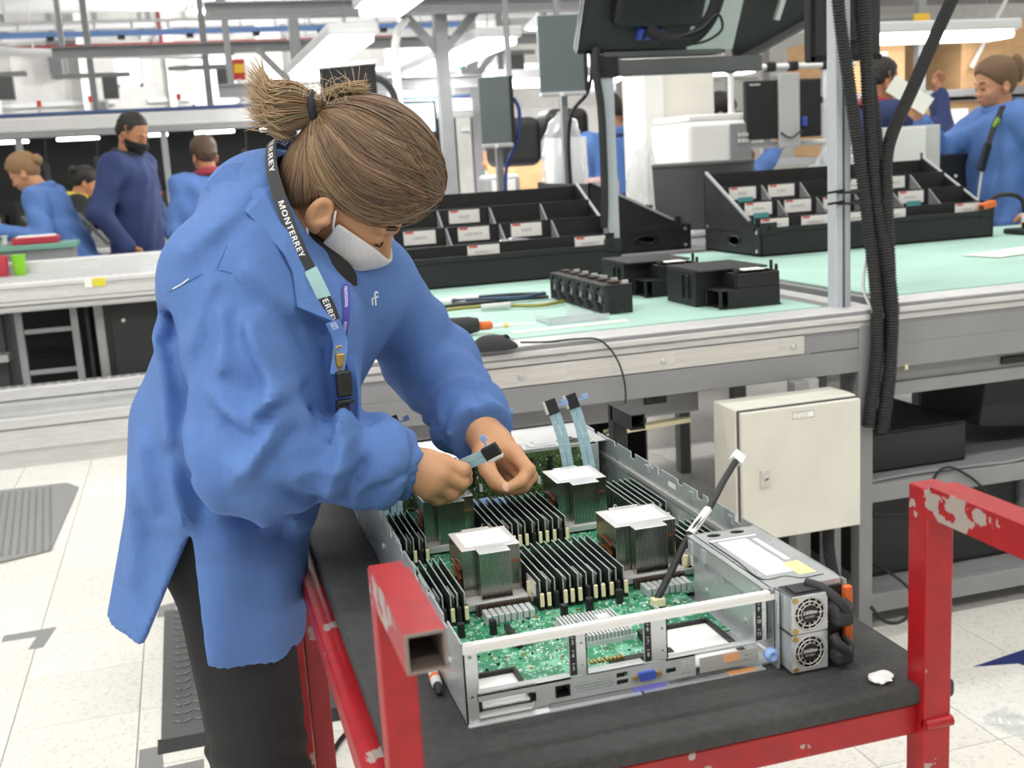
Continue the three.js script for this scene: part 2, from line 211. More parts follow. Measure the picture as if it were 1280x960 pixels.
// ---------- open server on the cart ----------
const SX0 = 0.222, SX1 = 0.655, SZ0 = -1.033, SZ1 = -1.905, SY = CT + 0.0005, ST = 0.930;
const server = thing('server_chassis', 'open rack server with four tall heatsinks and rows of memory on the red cart', 'server', [0.438, SY, -1.46]);
const S = (name, gs, m, opt) => mesh(name, gs, m, server, opt);
const side = (pts, x, t) => plate(pts, t).rotateY(Math.PI / 2).translate(x, 0, 0);   // outline in (-z, y) -> sheet across x
{
  S('base_pan', [bx(SX0, SY, SZ1, SX1, SY + 0.002, SZ0 - 0.008)], M.zincMatte);
  // side walls with notched top edge; outline x runs along -z
  const notch = (list, y) => { const o = []; for (const [a, b, d] of list) o.push([a, y], [a, y - d], [b, y - d], [b, y]); return o; };
  const wallOutline = (z0, z1, notches) => [[-z0, SY], [-z1, SY], [-z1, ST], ...notch(notches, ST).reverse(), [-z0, ST]];
  const nL = [1.10, 1.19, 1.25, 1.34, 1.42, 1.50, 1.57, 1.66, 1.74].map((z, i) => [z, z + (i % 3 === 1 ? 0.012 : 0.02), i % 2 ? 0.006 : 0.009]);
  const wl = S('side_wall', [side(wallOutline(SZ0, SZ1, nL), SX0, 0.0016), bx(SX0 - 0.001, ST - 0.003, -1.80, SX0 + 0.006, ST - 0.001, -1.77)], M.zinc, { label: 'notched galvanised side wall' });
  mesh('fold', [bx(SX0, ST - 0.008, -1.66, SX0 + 0.005, ST - 0.0065, -1.60), bx(SX0 + 0.0016, SY + 0.03, -1.86, SX0 + 0.004, SY + 0.034, -1.1)], M.zinc, wl);
  for (const z of [-1.10, -1.28, -1.5, -1.66]) mesh('rivet', [cy(0.0042, 0.0042, 0.003, SX0 - 0.001, 0.885, z, 'x', 12)], M.zincMatte, wl);
  const nR = [1.27, 1.36, 1.385, 1.45, 1.53, 1.555, 1.63, 1.71, 1.80].map((z, i) => [z, z + (i % 3 === 1 ? 0.009 : 0.018), i % 2 ? 0.006 : 0.010]);
  const wr = S('side_wall', [side(wallOutline(-1.04, SZ1, nR), SX1 - 0.0016, 0.0016)], M.zinc, { label: 'notched galvanised side wall' });
  mesh('guide_rail', [bx(SX1 - 0.005, 0.893, -1.82, SX1 - 0.0016, 0.899, -1.235)], M.steel, wr);
  for (const z of [-1.3, -1.42, -1.58]) mesh('hook', [bx(SX1 - 0.004, ST - 0.018, z - 0.006, SX1 - 0.0016, ST - 0.006, z + 0.006)], M.zinc, wr);
  mesh('sticker', [bx(SX1 - 0.0022, 0.912, -1.50, SX1 - 0.0014, 0.919, -1.475)], M.paper, wr);
  // main board
  const by = SY + 0.012;
  const board = S('main_board', [bx(SX0 + 0.004, by - 0.0018, -1.735, 0.556, by, -1.115), bx(0.556, by - 0.0018, -1.735, SX1 - 0.004, by, -1.24), bx(0.285, by - 0.0018, -1.115, 0.475, by, -1.055)], M.pcb, { label: 'green main circuit board' });
  // heatsinks
  const sinks = [[0.290, 0.364, -1.382, -1.312], [0.495, 0.578, -1.382, -1.314], [0.492, 0.568, -1.609, -1.541], [0.289, 0.362, -1.609, -1.541]];
  sinks.forEach(([x0, x1, z0, z1], k) => {
    const hb = by + 0.008, ht = 0.927, cx = (x0 + x1) / 2, w = x1 - x0;
    const hs = S('heatsink', [bx(x0 - 0.002, hb, z0 - 0.004, x1 + 0.002, hb + 0.004, z1 + 0.024)], M.finTop, { label: 'tall finned heatsink' });
    const fins = [], n = 46;
    for (let i = 0; i <= n; i++) { const x = x0 + (x1 - x0) * i / n, mid = x > cx - w * 0.27 && x < cx + w * 0.27; fins.push(bx(x - 0.00045, hb + 0.004, z0, x + 0.00045, ht, mid ? z1 + 0.022 : z1 + 0.003)); }
    mesh('fin_stack', fins, M.fin, hs, { label: 'closely set metal cooling fins' });
    mesh('top_plate', [rb(x0 - 0.001, ht, z0 - 0.001, x1 + 0.001, ht + 0.0014, z1 + 0.0035, 0.0006), rb(cx - w * 0.27, ht, z1 + 0.0015, cx + w * 0.27, ht + 0.0014, z1 + 0.0228, 0.0006), bx(cx - w * 0.25, ht, z0 - 0.009, cx + w * 0.25, ht + 0.001, z0)], M.finTop, hs, { label: 'bright metal top plate' });
    mesh('print', [bx(cx - w * 0.40, ht + 0.0014, z0 + 0.006, cx + w * 0.42, ht + 0.0016, z1 - 0.008)], M.paper, hs);
    for (const [sx, sz] of [[-1, 1], [1, 1], [1, -1], [-1, -1]]) { mesh('spring_screw', [cy(0.0045, 0.0045, 0.018, sx < 0 ? x0 - 0.009 : x1 + 0.008, hb + 0.008, sz > 0 ? z1 + 0.014 : z0 - 0.002, 'y', 12)], M.cream, hs); }
    mesh('bracket', [bx(x0 - 0.014, hb - 0.004, z1 + 0.0245, x1 + 0.014, hb + 0.003, z1 + 0.0285), tube([[x0 - 0.014, hb + 0.004, z1 + 0.016], [x0 - 0.008, hb + 0.010, z1 + 0.02], [x0 - 0.002, hb + 0.003, z1 + 0.022]], 0.0012, 10, 6), tube([[x1 + 0.016, hb + 0.006, z1 + 0.012], [x1 + 0.012, hb + 0.022, z1 + 0.008], [x1 + 0.006, hb + 0.012, z1 + 0.014], [x1 + 0.012, hb + 0.003, z1 + 0.018]], 0.001, 14, 6)], M.zincMatte, hs);
    for (let q = 0; q < 3; q++) mesh('heat_pipe', [tube([[x0 - 0.0012, hb + 0.012 + q * 0.012, z0 + 0.012], [x0 - 0.002, hb + 0.016 + q * 0.012, (z0 + z1) / 2], [x0 - 0.0012, hb + 0.011 + q * 0.012, z1 - 0.012]], 0.0016, 8, 6)], M.copper, hs);
    mesh('copper_edge', [bx(x1 - 0.018, ht - 0.022, z1 + 0.0025, x1 - 0.002, ht - 0.0195, z1 + 0.004)], M.copper, hs);
  });
  // memory modules: every module is a mesh of its own
  const dimH = 0.0335, slotY = by, modG = [], modMat = [std(0x20262a, 0.45), std(0x262d2f, 0.45)];
  const rows = [[-1.400, -1.264], [-1.628, -1.489]];
  const groups = [[0.2335, 0.279, 6], [0.3735, 0.485, 12], [0.593, 0.643, 6]];
  const sticker = std(0xd8d9d8, 0.7), slotM = M.black, latchM = M.cream, edgeM = std(0x9fb0a4, 0.5);
  rows.forEach(([z0, z1], ri) => groups.forEach(([x0, x1, n], gi) => {
    const cz = (z0 + z1) / 2, L = z1 - z0;
    for (let i = 0; i < n; i++) {
      const x = x0 + (x1 - x0) * (i + (i % 3 === 0 ? 0.10 : 0)) / (n - 1);
      const slot = S('memory_slot', [bx(x - 0.0032, slotY, z0 - 0.004, x + 0.0032, slotY + 0.009, z1 + 0.004), bx(x - 0.0032, slotY, z1 + 0.001, x + 0.0032, slotY + 0.022, z1 + 0.006)], slotM);
      for (const [za, zb] of [[z1 + 0.006, z1 + 0.010], [z0 - 0.008, z0 - 0.004]]) mesh('latch', [rb(x - 0.0024, slotY + 0.006, za, x + 0.0024, slotY + 0.023, zb, 0.001)], i % 2 || gi === 1 && i % 4 === 0 ? latchM : slotM, slot);
      const y1 = slotY + dimH + 0.004;
      const mod = S('memory_module', [bx(x - 0.0007, slotY + 0.006, z0, x + 0.0007, y1, z1)], modMat[i % 2]);
      const ch = []; for (let c = 0; c < 9; c++) { const z = z0 + L * (c + 0.5) / 9; if (c !== 4) ch.push(bx(x - 0.0017, slotY + 0.013, z - 0.0055, x + 0.0017, slotY + 0.028, z + 0.0055)); }
      mesh('memory_chips', ch, M.chip, mod);
      mesh('board_edge', [bx(x - 0.0008, y1, z0, x + 0.0008, y1 + 0.0005, z1), bx(x - 0.0008, slotY + 0.012, z1, x + 0.0008, y1 + 0.0005, z1 + 0.0006)], edgeM, mod);
      if ((i + ri) % 2 === 0) mesh('sticker', [bx(x - 0.0019, slotY + 0.012, z1 - 0.05, x + 0.0019, slotY + 0.030, z1 - 0.012)], sticker, mod);
    }
  }));
  // board furniture
  const put = (name, gs, m, label) => mesh(name, gs, m, board, label ? { label } : {});
  put('chip_cooler', [bx(0.372, by, -1.205, 0.445, by + 0.006, -1.135)].concat(Array.from({ length: 16 }, (_, i) => bx(0.374 + i * 0.0045, by + 0.006, -1.204, 0.3765 + i * 0.0045, by + 0.013, -1.136))), M.zincMatte, 'low grey ribbed chip cooler');
  put('cooler_print', [bx(0.384, by + 0.013, -1.160, 0.396, by + 0.0135, -1.148)], M.paper); put('cooler_print', [bx(0.418, by + 0.013, -1.190, 0.432, by + 0.0135, -1.178)], M.paper);
  for (const [x, z] of [[0.263, -1.222], [0.392, -1.225], [0.427, -1.232], [0.470, -1.242], [0.300, -1.215]]) put('header', [rb(x - 0.004, by, z - 0.004, x + 0.004, by + 0.018, z + 0.004, 0.0008), bx(x - 0.003, by + 0.012, z + 0.0035, x + 0.003, by + 0.016, z + 0.0055)], M.black, 'small black pin header');
  for (const x of [0.300, 0.508]) { const g = []; for (let i = 0; i < 8; i++) g.push(rb(x + i * 0.0078, by, -1.267, x + i * 0.0078 + 0.0064, by + 0.011, -1.243, 0.001)); put('choke_row', g, M.zincMatte, 'row of grey power coils'); const r = []; for (let i = 0; i < 22; i++) r.push(bx(x - 0.004 + i * 0.0032, by, -1.280, x - 0.002 + i * 0.0032, by + 0.013, -1.272)); put('regulator_fins', r, std(0x5b4a42, 0.5, 0.5)); }
  put('square_chip', [rb(0.310, by, -1.190, 0.335, by + 0.002, -1.168, 0.0005)], std(0x6f7573, 0.4, 0.2)); put('square_chip', [rb(0.235, by, -1.16, 0.262, by + 0.003, -1.135, 0.0005)], std(0x777d82, 0.4, 0.3));
  put('slot_connector', [bx(0.315, by, -1.222, 0.321, by + 0.008, -1.165)], M.chip); put('slot_connector', [bx(0.395, by, -1.085, 0.435, by + 0.007, -1.075), bx(0.438, by, -1.09, 0.47, by + 0.005, -1.078)], M.black);
  { const g = []; for (let i = 0; i < 9; i++) g.push(bx(0.372 + i * 0.0045, by + 0.007, -1.084, 0.3745 + i * 0.0045, by + 0.010, -1.078)); put('pin_row', g, M.gold); }
  { const g = [], g2 = [], g3 = []; for (let i = 0; i < 150; i++) { const x = rr(0.24, 0.54), z = rr(-1.25, -1.10), q = rnd(), a = rr(0.0012, 0.004), b2 = rr(0.001, 0.003); if (x > 0.368 && x < 0.45 && z < -1.13 && z > -1.21) continue; (q < 0.4 ? g : q < 0.75 ? g2 : g3).push(bx(x, by, z, x + a, by + rr(0.0008, 0.0026), z + b2)); } mesh('small_components', g, M.chip, board, { kind: 'stuff' }); mesh('small_components', g2, M.white, board, { kind: 'stuff' }); mesh('small_components', g3, M.gold, board, { kind: 'stuff' }); }
  // backplane standing across the box
  const bp = S('backplane', [bx(SX0 + 0.004, SY + 0.01, -1.752, SX1 - 0.02, ST - 0.008, -1.749)], M.backPcb, { label: 'olive green backplane board standing upright' });
  for (let i = 0; i < 12; i++) { const x = 0.246 + i * 0.0335; mesh('drive_connector', [bx(x - 0.003, SY + 0.038, -1.749, x + 0.003, ST - 0.016, -1.741)], M.black, bp); mesh('signal_connector', [bx(x + 0.010, SY + 0.026, -1.749, x + 0.015, SY + 0.038, -1.743)], i % 3 ? M.white : M.black, bp); }
  { const g = []; for (let i = 0; i < 60; i++) { const x = rr(0.235, 0.62), y = rr(SY + 0.02, ST - 0.02); g.push(bx(x, y, -1.749, x + rr(0.001, 0.003), y + rr(0.002, 0.005), -1.7475)); } mesh('small_components', g, M.white, bp, { kind: 'stuff' }); }
  // front cover over the drives
  const fc = S('drive_cover', [bx(SX0 + 0.002, ST - 0.006, SZ1, SX1 - 0.002, ST - 0.0045, -1.757), bx(SX0 + 0.002, ST - 0.02, -1.762, SX1 - 0.03, ST - 0.006, -1.757)], M.finTop, { label: 'bright metal cover over the drive bays' });
  for (const x of [0.29, 0.35, 0.44, 0.52, 0.575]) { mesh('cover_tab', [bx(x, ST - 0.0045, -1.79, x + 0.045, ST - 0.003, -1.765), bx(x + 0.012, ST - 0.0045, -1.80, x + 0.03, ST - 0.002, -1.775)], x % 0.1 > 0.05 ? M.black : M.finTop, fc); }
  mesh('print_sheet', [bx(0.42, ST - 0.0045, -1.87, 0.52, ST - 0.004, -1.80)], M.paper, fc);
  mesh('yellow_label', [bx(0.262, ST - 0.0045, -1.85, 0.35, ST - 0.0038, -1.785)], M.yellow, fc);
  S('front_bezel', [bx(SX0 - 0.012, SY, SZ1 - 0.02, SX1 + 0.012, ST - 0.002, SZ1)], M.blackSoft);
  const sp = S('drive_side_plate', [bx(0.632, SY + 0.03, -1.80, 0.634, ST - 0.004, -1.745), bx(0.612, SY + 0.03, -1.746, 0.634, ST - 0.006, -1.744)], M.zinc); mesh('rivet', [cy(0.004, 0.004, 0.002, 0.622, 0.90, -1.743, 'z', 12)], M.zincMatte, sp);
}
// ---------- rear of the server ----------
{
  const zr = SZ0, y0 = SY, x0 = SX0, xe = 0.570;
  S('rear_bar', [rb(x0, ST - 0.006, zr - 0.006, xe - 0.006, ST, zr + 0.001, 0.001), bx(x0, ST - 0.010, zr - 0.0008, xe, ST - 0.004, zr + 0.0008)], M.whiteGloss, { label: 'pale rear cross bar' });
  // corner flanges
  S('corner_flange', [plate(rectPts(x0, y0, x0 + 0.013, ST), 0.0016, [ringPts(x0 + 0.007, ST - 0.014, 0.0022), ringPts(x0 + 0.007, y0 + 0.030, 0.0018)]).translate(0, 0, zr - 0.0016), bx(x0 + 0.013, y0 + 0.038, zr - 0.03, x0 + 0.0145, ST - 0.01, zr)], M.zinc);
  S('slot_shelf', [bx(x0 + 0.012, y0 + 0.030, zr - 0.012, 0.334, y0 + 0.032, zr), bx(x0 + 0.012, y0 + 0.024, zr - 0.0012, 0.296, y0 + 0.034, zr), bx(0.352, y0 + 0.031, zr - 0.012, 0.416, y0 + 0.033, zr), bx(0.44, y0 + 0.030, zr - 0.010, 0.548, y0 + 0.0325, zr)], M.zincMatte);
  // slot brackets with numbers
  const digits = (list) => canvasTex(64, 256, (c, w, h) => { c.fillStyle = '#222326'; c.fillRect(0, 0, w, h); c.fillStyle = '#c9cbd0'; c.font = 'bold 40px sans-serif'; c.textAlign = 'center'; list.forEach((d, i) => { c.fillRect(20, 12 + i * 84, 24, 5); c.fillText(d, w / 2, 58 + i * 84); }); });
  for (const [a, b, list] of [[0.333, 0.353, ['3', '4', '5']], [0.416, 0.443, ['6', '7', '8']], [0.545, 0.560, ['9', '10', '11']]]) {
    const br = S('slot_bracket', [plate(rectPts(a, y0 + 0.033, b, ST - 0.006), 0.0014, [ringPts(b - 0.006, ST - 0.02, 0.0018), ringPts(b - 0.006, ST - 0.045, 0.0018)]).translate(0, 0, zr - 0.0014), bx(b - 0.0014, y0 + 0.033, zr - 0.03, b, ST - 0.006, zr)], M.zinc, { label: 'galvanised slot bracket with a dark number strip' });
    const g = quad(0.0075, ST - 0.010 - y0 - 0.034).translate(a + 0.0045, (ST - 0.010 + y0 + 0.034) / 2, zr + 0.0004);
    mesh('number_strip', [g], new THREE.MeshStandardMaterial({ map: digits(list), roughness: 0.6 }), br, { uv: true });
  }
  // connector plate with sockets
  const holes = []; for (let i = 0; i < 15; i++) for (let j = 0; j < 4; j++) holes.push(ringPts(0.339 + i * 0.0028 + (j % 2) * 0.0014, y0 + 0.0145 + j * 0.0030, 0.00095, 6));
  for (let i = 0; i < 4; i++) for (let j = 0; j < 5; j++) holes.push(ringPts(0.459 + i * 0.0028 + (j % 2) * 0.0014, y0 + 0.0125 + j * 0.0034, 0.00095, 6));
  holes.push(rectPts(0.3165, y0 + 0.0125, 0.3325, y0 + 0.0255), rectPts(0.384, y0 + 0.0215, 0.397, y0 + 0.027), rectPts(0.384, y0 + 0.0135, 0.397, y0 + 0.019), rectPts(0.440, y0 + 0.016, 0.4515, y0 + 0.0215));
  const io = S('connector_plate', [plate(rectPts(0.296, y0 + 0.009, 0.474, y0 + 0.032), 0.0012, holes).translate(0, 0, zr - 0.0012), bx(0.296, y0 + 0.0075, zr - 0.004, 0.474, y0 + 0.009, zr)], M.zincMatte, { label: 'perforated metal connector plate' });
  mesh('network_socket', [bx(0.3165, y0 + 0.0125, zr - 0.014, 0.3325, y0 + 0.0255, zr - 0.012), bx(0.3165, y0 + 0.0125, zr - 0.013, 0.318, y0 + 0.0255, zr + 0.0006), bx(0.331, y0 + 0.0125, zr - 0.013, 0.3325, y0 + 0.0255, zr + 0.0006), bx(0.3165, y0 + 0.0245, zr - 0.013, 0.3325, y0 + 0.0255, zr + 0.0006), bx(0.3165, y0 + 0.0125, zr - 0.013, 0.3325, y0 + 0.0135, zr + 0.0006), bx(0.317, y0 + 0.021, zr - 0.004, 0.3205, y0 + 0.025, zr - 0.001), bx(0.3285, y0 + 0.021, zr - 0.004, 0.332, y0 + 0.025, zr - 0.001)], M.chip, io);
  for (const yy of [0.0135, 0.0215]) mesh('usb_socket', [bx(0.384, y0 + yy, zr - 0.012, 0.397, y0 + yy + 0.0055, zr - 0.010), bx(0.385, y0 + yy + 0.0022, zr - 0.01, 0.396, y0 + yy + 0.0045, zr - 0.001)], M.chip, io);
  mesh('usb_socket', [bx(0.44, y0 + 0.016, zr - 0.012, 0.4515, y0 + 0.0215, zr - 0.01), bx(0.441, y0 + 0.018, zr - 0.01, 0.4505, y0 + 0.020, zr - 0.001)], M.chip, io);
  const vga = mesh('display_socket', [plate([[0.409, y0 + 0.0235], [0.4075, y0 + 0.0205], [0.4095, y0 + 0.0145], [0.4255, y0 + 0.0145], [0.4275, y0 + 0.0205], [0.426, y0 + 0.0235]], 0.004).translate(0, 0, zr)], std(0x3f58b8, 0.45), io, { label: 'blue display socket' });
  for (const x of [0.404, 0.431]) mesh('hex_screw', [cy(0.0026, 0.0026, 0.005, x, y0 + 0.019, zr + 0.002, 'z', 6)], M.gold, vga);
  mesh('label_strip', [bx(0.310, y0 + 0.0005, zr - 0.003, 0.402, y0 + 0.006, zr - 0.001)], std(0x8d8f90, 0.6), io); mesh('blue_label', [bx(0.402, y0 + 0.0005, zr - 0.003, 0.440, y0 + 0.0075, zr - 0.0005)], std(0x7d80d8, 0.55), io);
  S('base_lip', [bx(x0, y0, zr - 0.010, 0.41, y0 + 0.0016, zr + 0.006), bx(0.413, y0, zr - 0.010, 0.555, y0 + 0.0016, zr + 0.004), bx(x0, y0, zr - 0.009, 0.296, y0 + 0.009, zr - 0.0075)], M.zinc);
  const fc = S('filler_card', [plate(rectPts(0.478, y0 + 0.010, 0.547, y0 + 0.027), 0.0012, Array.from({ length: 12 }, (_, i) => ringPts(0.528 + (i % 6) * 0.003, y0 + 0.0155 + Math.floor(i / 6) * 0.005, 0.001, 6))).translate(0, 0, zr + 0.0012)], M.steel, { label: 'small perforated filler card' }); mesh('orange_print', [bx(0.506, y0 + 0.017, zr + 0.0024, 0.524, y0 + 0.026, zr + 0.0027)], std(0xe8a878, 0.6), fc);
  S('orange_label', [bx(0.512, y0 + 0.0017, zr - 0.006, 0.545, y0 + 0.0021, zr + 0.003)], std(0xe7a065, 0.6));
  const ts = S('thumb_screw', [lathe([[0, 0], [0.004, 0], [0.0075, 0.003], [0.008, 0.009], [0.006, 0.012], [0.0035, 0.0125], [0.003, 0.010], [0, 0.010]], 20).rotateX(Math.PI / 2).translate(0.559, y0 + 0.019, zr + 0.002)], M.blueTab, { label: 'light blue thumb screw' }); mesh('stem', [bar([0.547, y0 + 0.030, zr - 0.002], [0.557, y0 + 0.022, zr + 0.004], 0.005, 0.005, true)], M.steel, ts);
  // riser trays seen through the rear opening
  for (const [a, b, z0] of [[0.240, 0.290, -1.10], [0.455, 0.535, -1.135]]) { const tr = S('riser_tray', [bx(a, y0 + 0.014, z0, b, y0 + 0.016, zr - 0.004)], M.whiteGloss, { label: 'white tray in the rear bay' }); mesh('tray_rail', [bx(a - 0.004, y0 + 0.010, z0, a, y0 + 0.021, zr - 0.006), bx(b, y0 + 0.010, z0, b + 0.004, y0 + 0.021, zr - 0.006), bx(a - 0.004, y0 + 0.010, z0 - 0.004, b + 0.004, y0 + 0.021, z0)], M.black, tr); }
  S('lower_tray', [bx(x0 + 0.014, y0 + 0.004, -1.09, 0.292, y0 + 0.006, zr - 0.004)], M.whiteGloss);
  // power supply bay
  const bay = S('supply_bay', [bx(xe - 0.0016, y0, -1.236, xe, ST, zr + 0.001), bx(xe, y0, -1.236, SX1 - 0.002, ST, -1.2345), plate(rectPts(0, 0, SX1 - xe + 0.008, 0.196), 0.0016, [ringPts(0.030, 0.182, 0.0095, 16, 0.0065), ringPts(0.062, 0.182, 0.0095, 16, 0.0065)]).rotateX(-Math.PI / 2).translate(xe - 0.009, ST - 0.0016, zr - 0.008), bx(SX1 - 0.0016, y0, -1.05, SX1, ST, zr + 0.003), bx(xe - 0.009, ST - 0.02, -1.235, xe - 0.0075, ST - 0.001, -1.05), bx(xe - 0.0016, y0, zr - 0.001, xe + 0.001, ST, zr + 0.006), bx(0.655 - 0.05, y0, -1.06, SX1, y0 + 0.001, zr)], M.zinc, { label: 'galvanised bay around the power supplies' });
  mesh('bay_label', [bx(xe + 0.006, ST, -1.205, xe + 0.068, ST + 0.0004, -1.058)], std(0xe9ebf2, 0.45), bay, { label: 'large white instruction label' });
  mesh('label_print', [bx(xe + 0.012, ST + 0.0004, -1.195, xe + 0.050, ST + 0.0006, -1.075), bx(xe + 0.056, ST + 0.0004, -1.19, xe + 0.0625, ST + 0.0006, -1.11)], std(0xdfe3ea, 0.5), bay); mesh('yellow_label', [bx(xe + 0.046, ST + 0.0006, -1.102, xe + 0.067, ST + 0.0009, -1.062)], std(0xe9df9c, 0.5), bay);
  mesh('label_outline', [tube([[xe + 0.004, ST + 0.0006, -1.20], [xe + 0.004, ST + 0.0006, -1.13], [xe + 0.004, ST + 0.0006, -1.064], [xe + 0.03, ST + 0.0006, -1.064], [xe + 0.042, ST + 0.0006, -1.052], [xe + 0.070, ST + 0.0006, -1.052]], 0.0008, 40, 6)], M.chip, bay);
  for (const z of [-1.225, -1.19]) mesh('bay_hook', [bx(xe - 0.011, ST - 0.02, z - 0.004, xe - 0.009, ST - 0.004, z + 0.004)], M.zincMatte, bay);
  for (const [y, z] of [[0.90, -1.20], [0.90, -1.15], [0.87, -1.20], [0.87, -1.1]]) mesh('rivet', [cy(0.003, 0.003, 0.002, xe - 0.002, y, z, 'x', 10)], M.zincMatte, bay);
  // two power supplies
  const grill = []; 
  { const R = 0.0178; for (const r of [R, 0.0137, 0.0096]) grill.push(flat(new THREE.TorusGeometry(r, 0.0009, 6, 32))); for (let i = 0; i < 12; i++) { const a = i / 12 * 6.2832; grill.push(bar([0.0085 * Math.cos(a), 0.0085 * Math.sin(a), 0], [R * Math.cos(a), R * Math.sin(a), 0], 0.0011)); } }
  const capTex = canvasTex(128, 128, (c, w) => { c.fillStyle = '#1c1d1f'; c.fillRect(0, 0, w, w); c.fillStyle = '#e8e8e8'; c.textAlign = 'center'; c.font = 'bold 36px sans-serif'; c.fillText('2400w', 64, 66); c.font = '18px sans-serif'; c.fillText('AC/HVDC', 64, 92); });
  const capM = new THREE.MeshStandardMaterial({ map: capTex, roughness: 0.5 });
  for (const [k, yb] of [[0, y0 + 0.002], [1, y0 + 0.0455]]) {
    const xa = xe + 0.004, xb = xa + 0.043, zf = -1.006, h = 0.0425, yc = yb + h / 2, xc = xa + 0.0215;
    const ps = S('power_supply', [bx(xa, yb, -1.20, SX1 - 0.004, yb + h, zr - 0.002), rb(xa, yb, zr - 0.003, xa + 0.0015, yb + h, zf, 0.0004), rb(xb - 0.0015, yb, zr - 0.003, xb, yb + h, zf, 0.0004), rb(xa, yb, zr - 0.003, xb, yb + 0.0015, zf, 0.0004), rb(xa, yb + h - 0.0015, zr - 0.003, xb, yb + h, zf, 0.0004)], M.zinc, { label: 'power supply with a round fan' });
    mesh('face_plate', [plate(rectPts(xa + 0.001, yb + 0.001, xb - 0.001, yb + h - 0.001), 0.0012, [ringPts(xc, yc, 0.0188, 28)]).translate(0, 0, zf - 0.0012)], M.zincMatte, ps);
    mesh('fan_frame', [plate(rectPts(xa + 0.002, yb + 0.002, xb - 0.002, yb + h - 0.002), 0.014, [ringPts(xc, yc, 0.0178, 28)]).translate(0, 0, zf - 0.018), cy(0.0085, 0.0085, 0.012, xc, yc, zf - 0.011, 'z', 20)], M.blackSoft, ps, { label: 'black plastic fan' });
    mesh('fan_blades', Array.from({ length: 7 }, (_, i) => bc(0.012, 0.0012, 0.010, 0.0125, 0, 0, 0.7, 0, 0).rotateZ(i / 7 * 6.2832).translate(xc, yc, zf - 0.010)), M.chip, ps);
    const gr = mesh('fan_grille', grill.map((g) => g.clone().translate(xc, yc, zf - 0.0006)), M.steel, ps, { label: 'round wire fan grille' });
    mesh('hub_print', [flat(new THREE.CircleGeometry(0.0100, 24)).translate(xc, yc, zf + 0.0006)], capM, gr, { uv: true });
    mesh('plug_inlet', [bx(xb + 0.003, yb + 0.006, zr - 0.003, SX1 - 0.006, yb + h - 0.006, zr + 0.002)], M.black, ps);
    const cableP = k ? [[xb - 0.012, yb + h + 0.004, zf - 0.024], [xb - 0.002, yb + h + 0.002, zf - 0.008], [xb + 0.012, yb + 0.03, zf + 0.006], [xb + 0.020, yb + 0.018, zf + 0.006]] : [[xb + 0.004, yb + h - 0.004, zf + 0.004], [xb + 0.006, yb + 0.03, zf + 0.010], [xb + 0.014, yb + 0.022, zf + 0.010], [xb + 0.020, yb + 0.012, zf + 0.006]];
    mesh('handle', [tube(cableP, 0.0052, 18, 10)], M.blackSoft, ps, { label: 'black looped pull handle' });
    mesh('plug', [rb(xb + 0.004, yb + 0.003, zr + 0.001, xb + 0.027, yb + 0.021, zf + 0.012, 0.006), tube([[xb + 0.024, yb + 0.012, zf], [xb + 0.032, yb + 0.016, zf - 0.006], [xb + 0.030, yb + 0.022, zf - 0.016]], 0.004, 10, 8)], M.blackSoft, ps);
    mesh('latch', [rb(SX1 - 0.006, yb + 0.014, zr + 0.002, SX1 + 0.004, yb + 0.036, zr + 0.010, 0.002)], M.orange, ps, { label: 'orange release latch' });
    mesh('screw', [cy(0.003, 0.003, 0.002, xa + 0.004, yb + 0.004, zf + 0.001, 'z', 10), cy(0.003, 0.003, 0.002, xa + 0.004, yb + h - 0.004, zf + 0.001, 'z', 10)], M.gold, ps);
  }
  S('supply_top_vent', [bx(xe + 0.006, ST - 0.003, zr - 0.006, xe + 0.045, ST + 0.001, -1.008), bx(xe + 0.012, ST + 0.001, zr, xe + 0.040, ST + 0.003, -1.012)], M.blackSoft);
}
// ---------- work benches ----------
const BT = 0.945;
function corrugated(pts, r, pitch = 0.008, rad = 10) {
  const c = new THREE.CatmullRomCurve3(pts.map((p) => V(...p))), L = c.getLength(), n = Math.round(L / pitch * 4), fr = c.computeFrenetFrames(n, false), pos = [], idx = [];
  for (let i = 0; i <= n; i++) { const p = c.getPointAt(i / n), k = r * [0.8, 1, 1, 0.8][i % 4]; for (let j = 0; j < rad; j++) { const a = j / rad * 6.2832, N = fr.normals[i], B = fr.binormals[i]; pos.push(p.x + k * (Math.cos(a) * N.x + Math.sin(a) * B.x), p.y + k * (Math.cos(a) * N.y + Math.sin(a) * B.y), p.z + k * (Math.cos(a) * N.z + Math.sin(a) * B.z)); } }
  for (let i = 0; i < n; i++) for (let j = 0; j < rad; j++) { const a = i * rad + j, b = i * rad + (j + 1) % rad; idx.push(a, b, a + rad, b, b + rad, a + rad); }
  const g = new THREE.BufferGeometry(); g.setAttribute('position', new THREE.Float32BufferAttribute(pos, 3)); g.setIndex(idx); g.computeVertexNormals(); return flat(g);
}
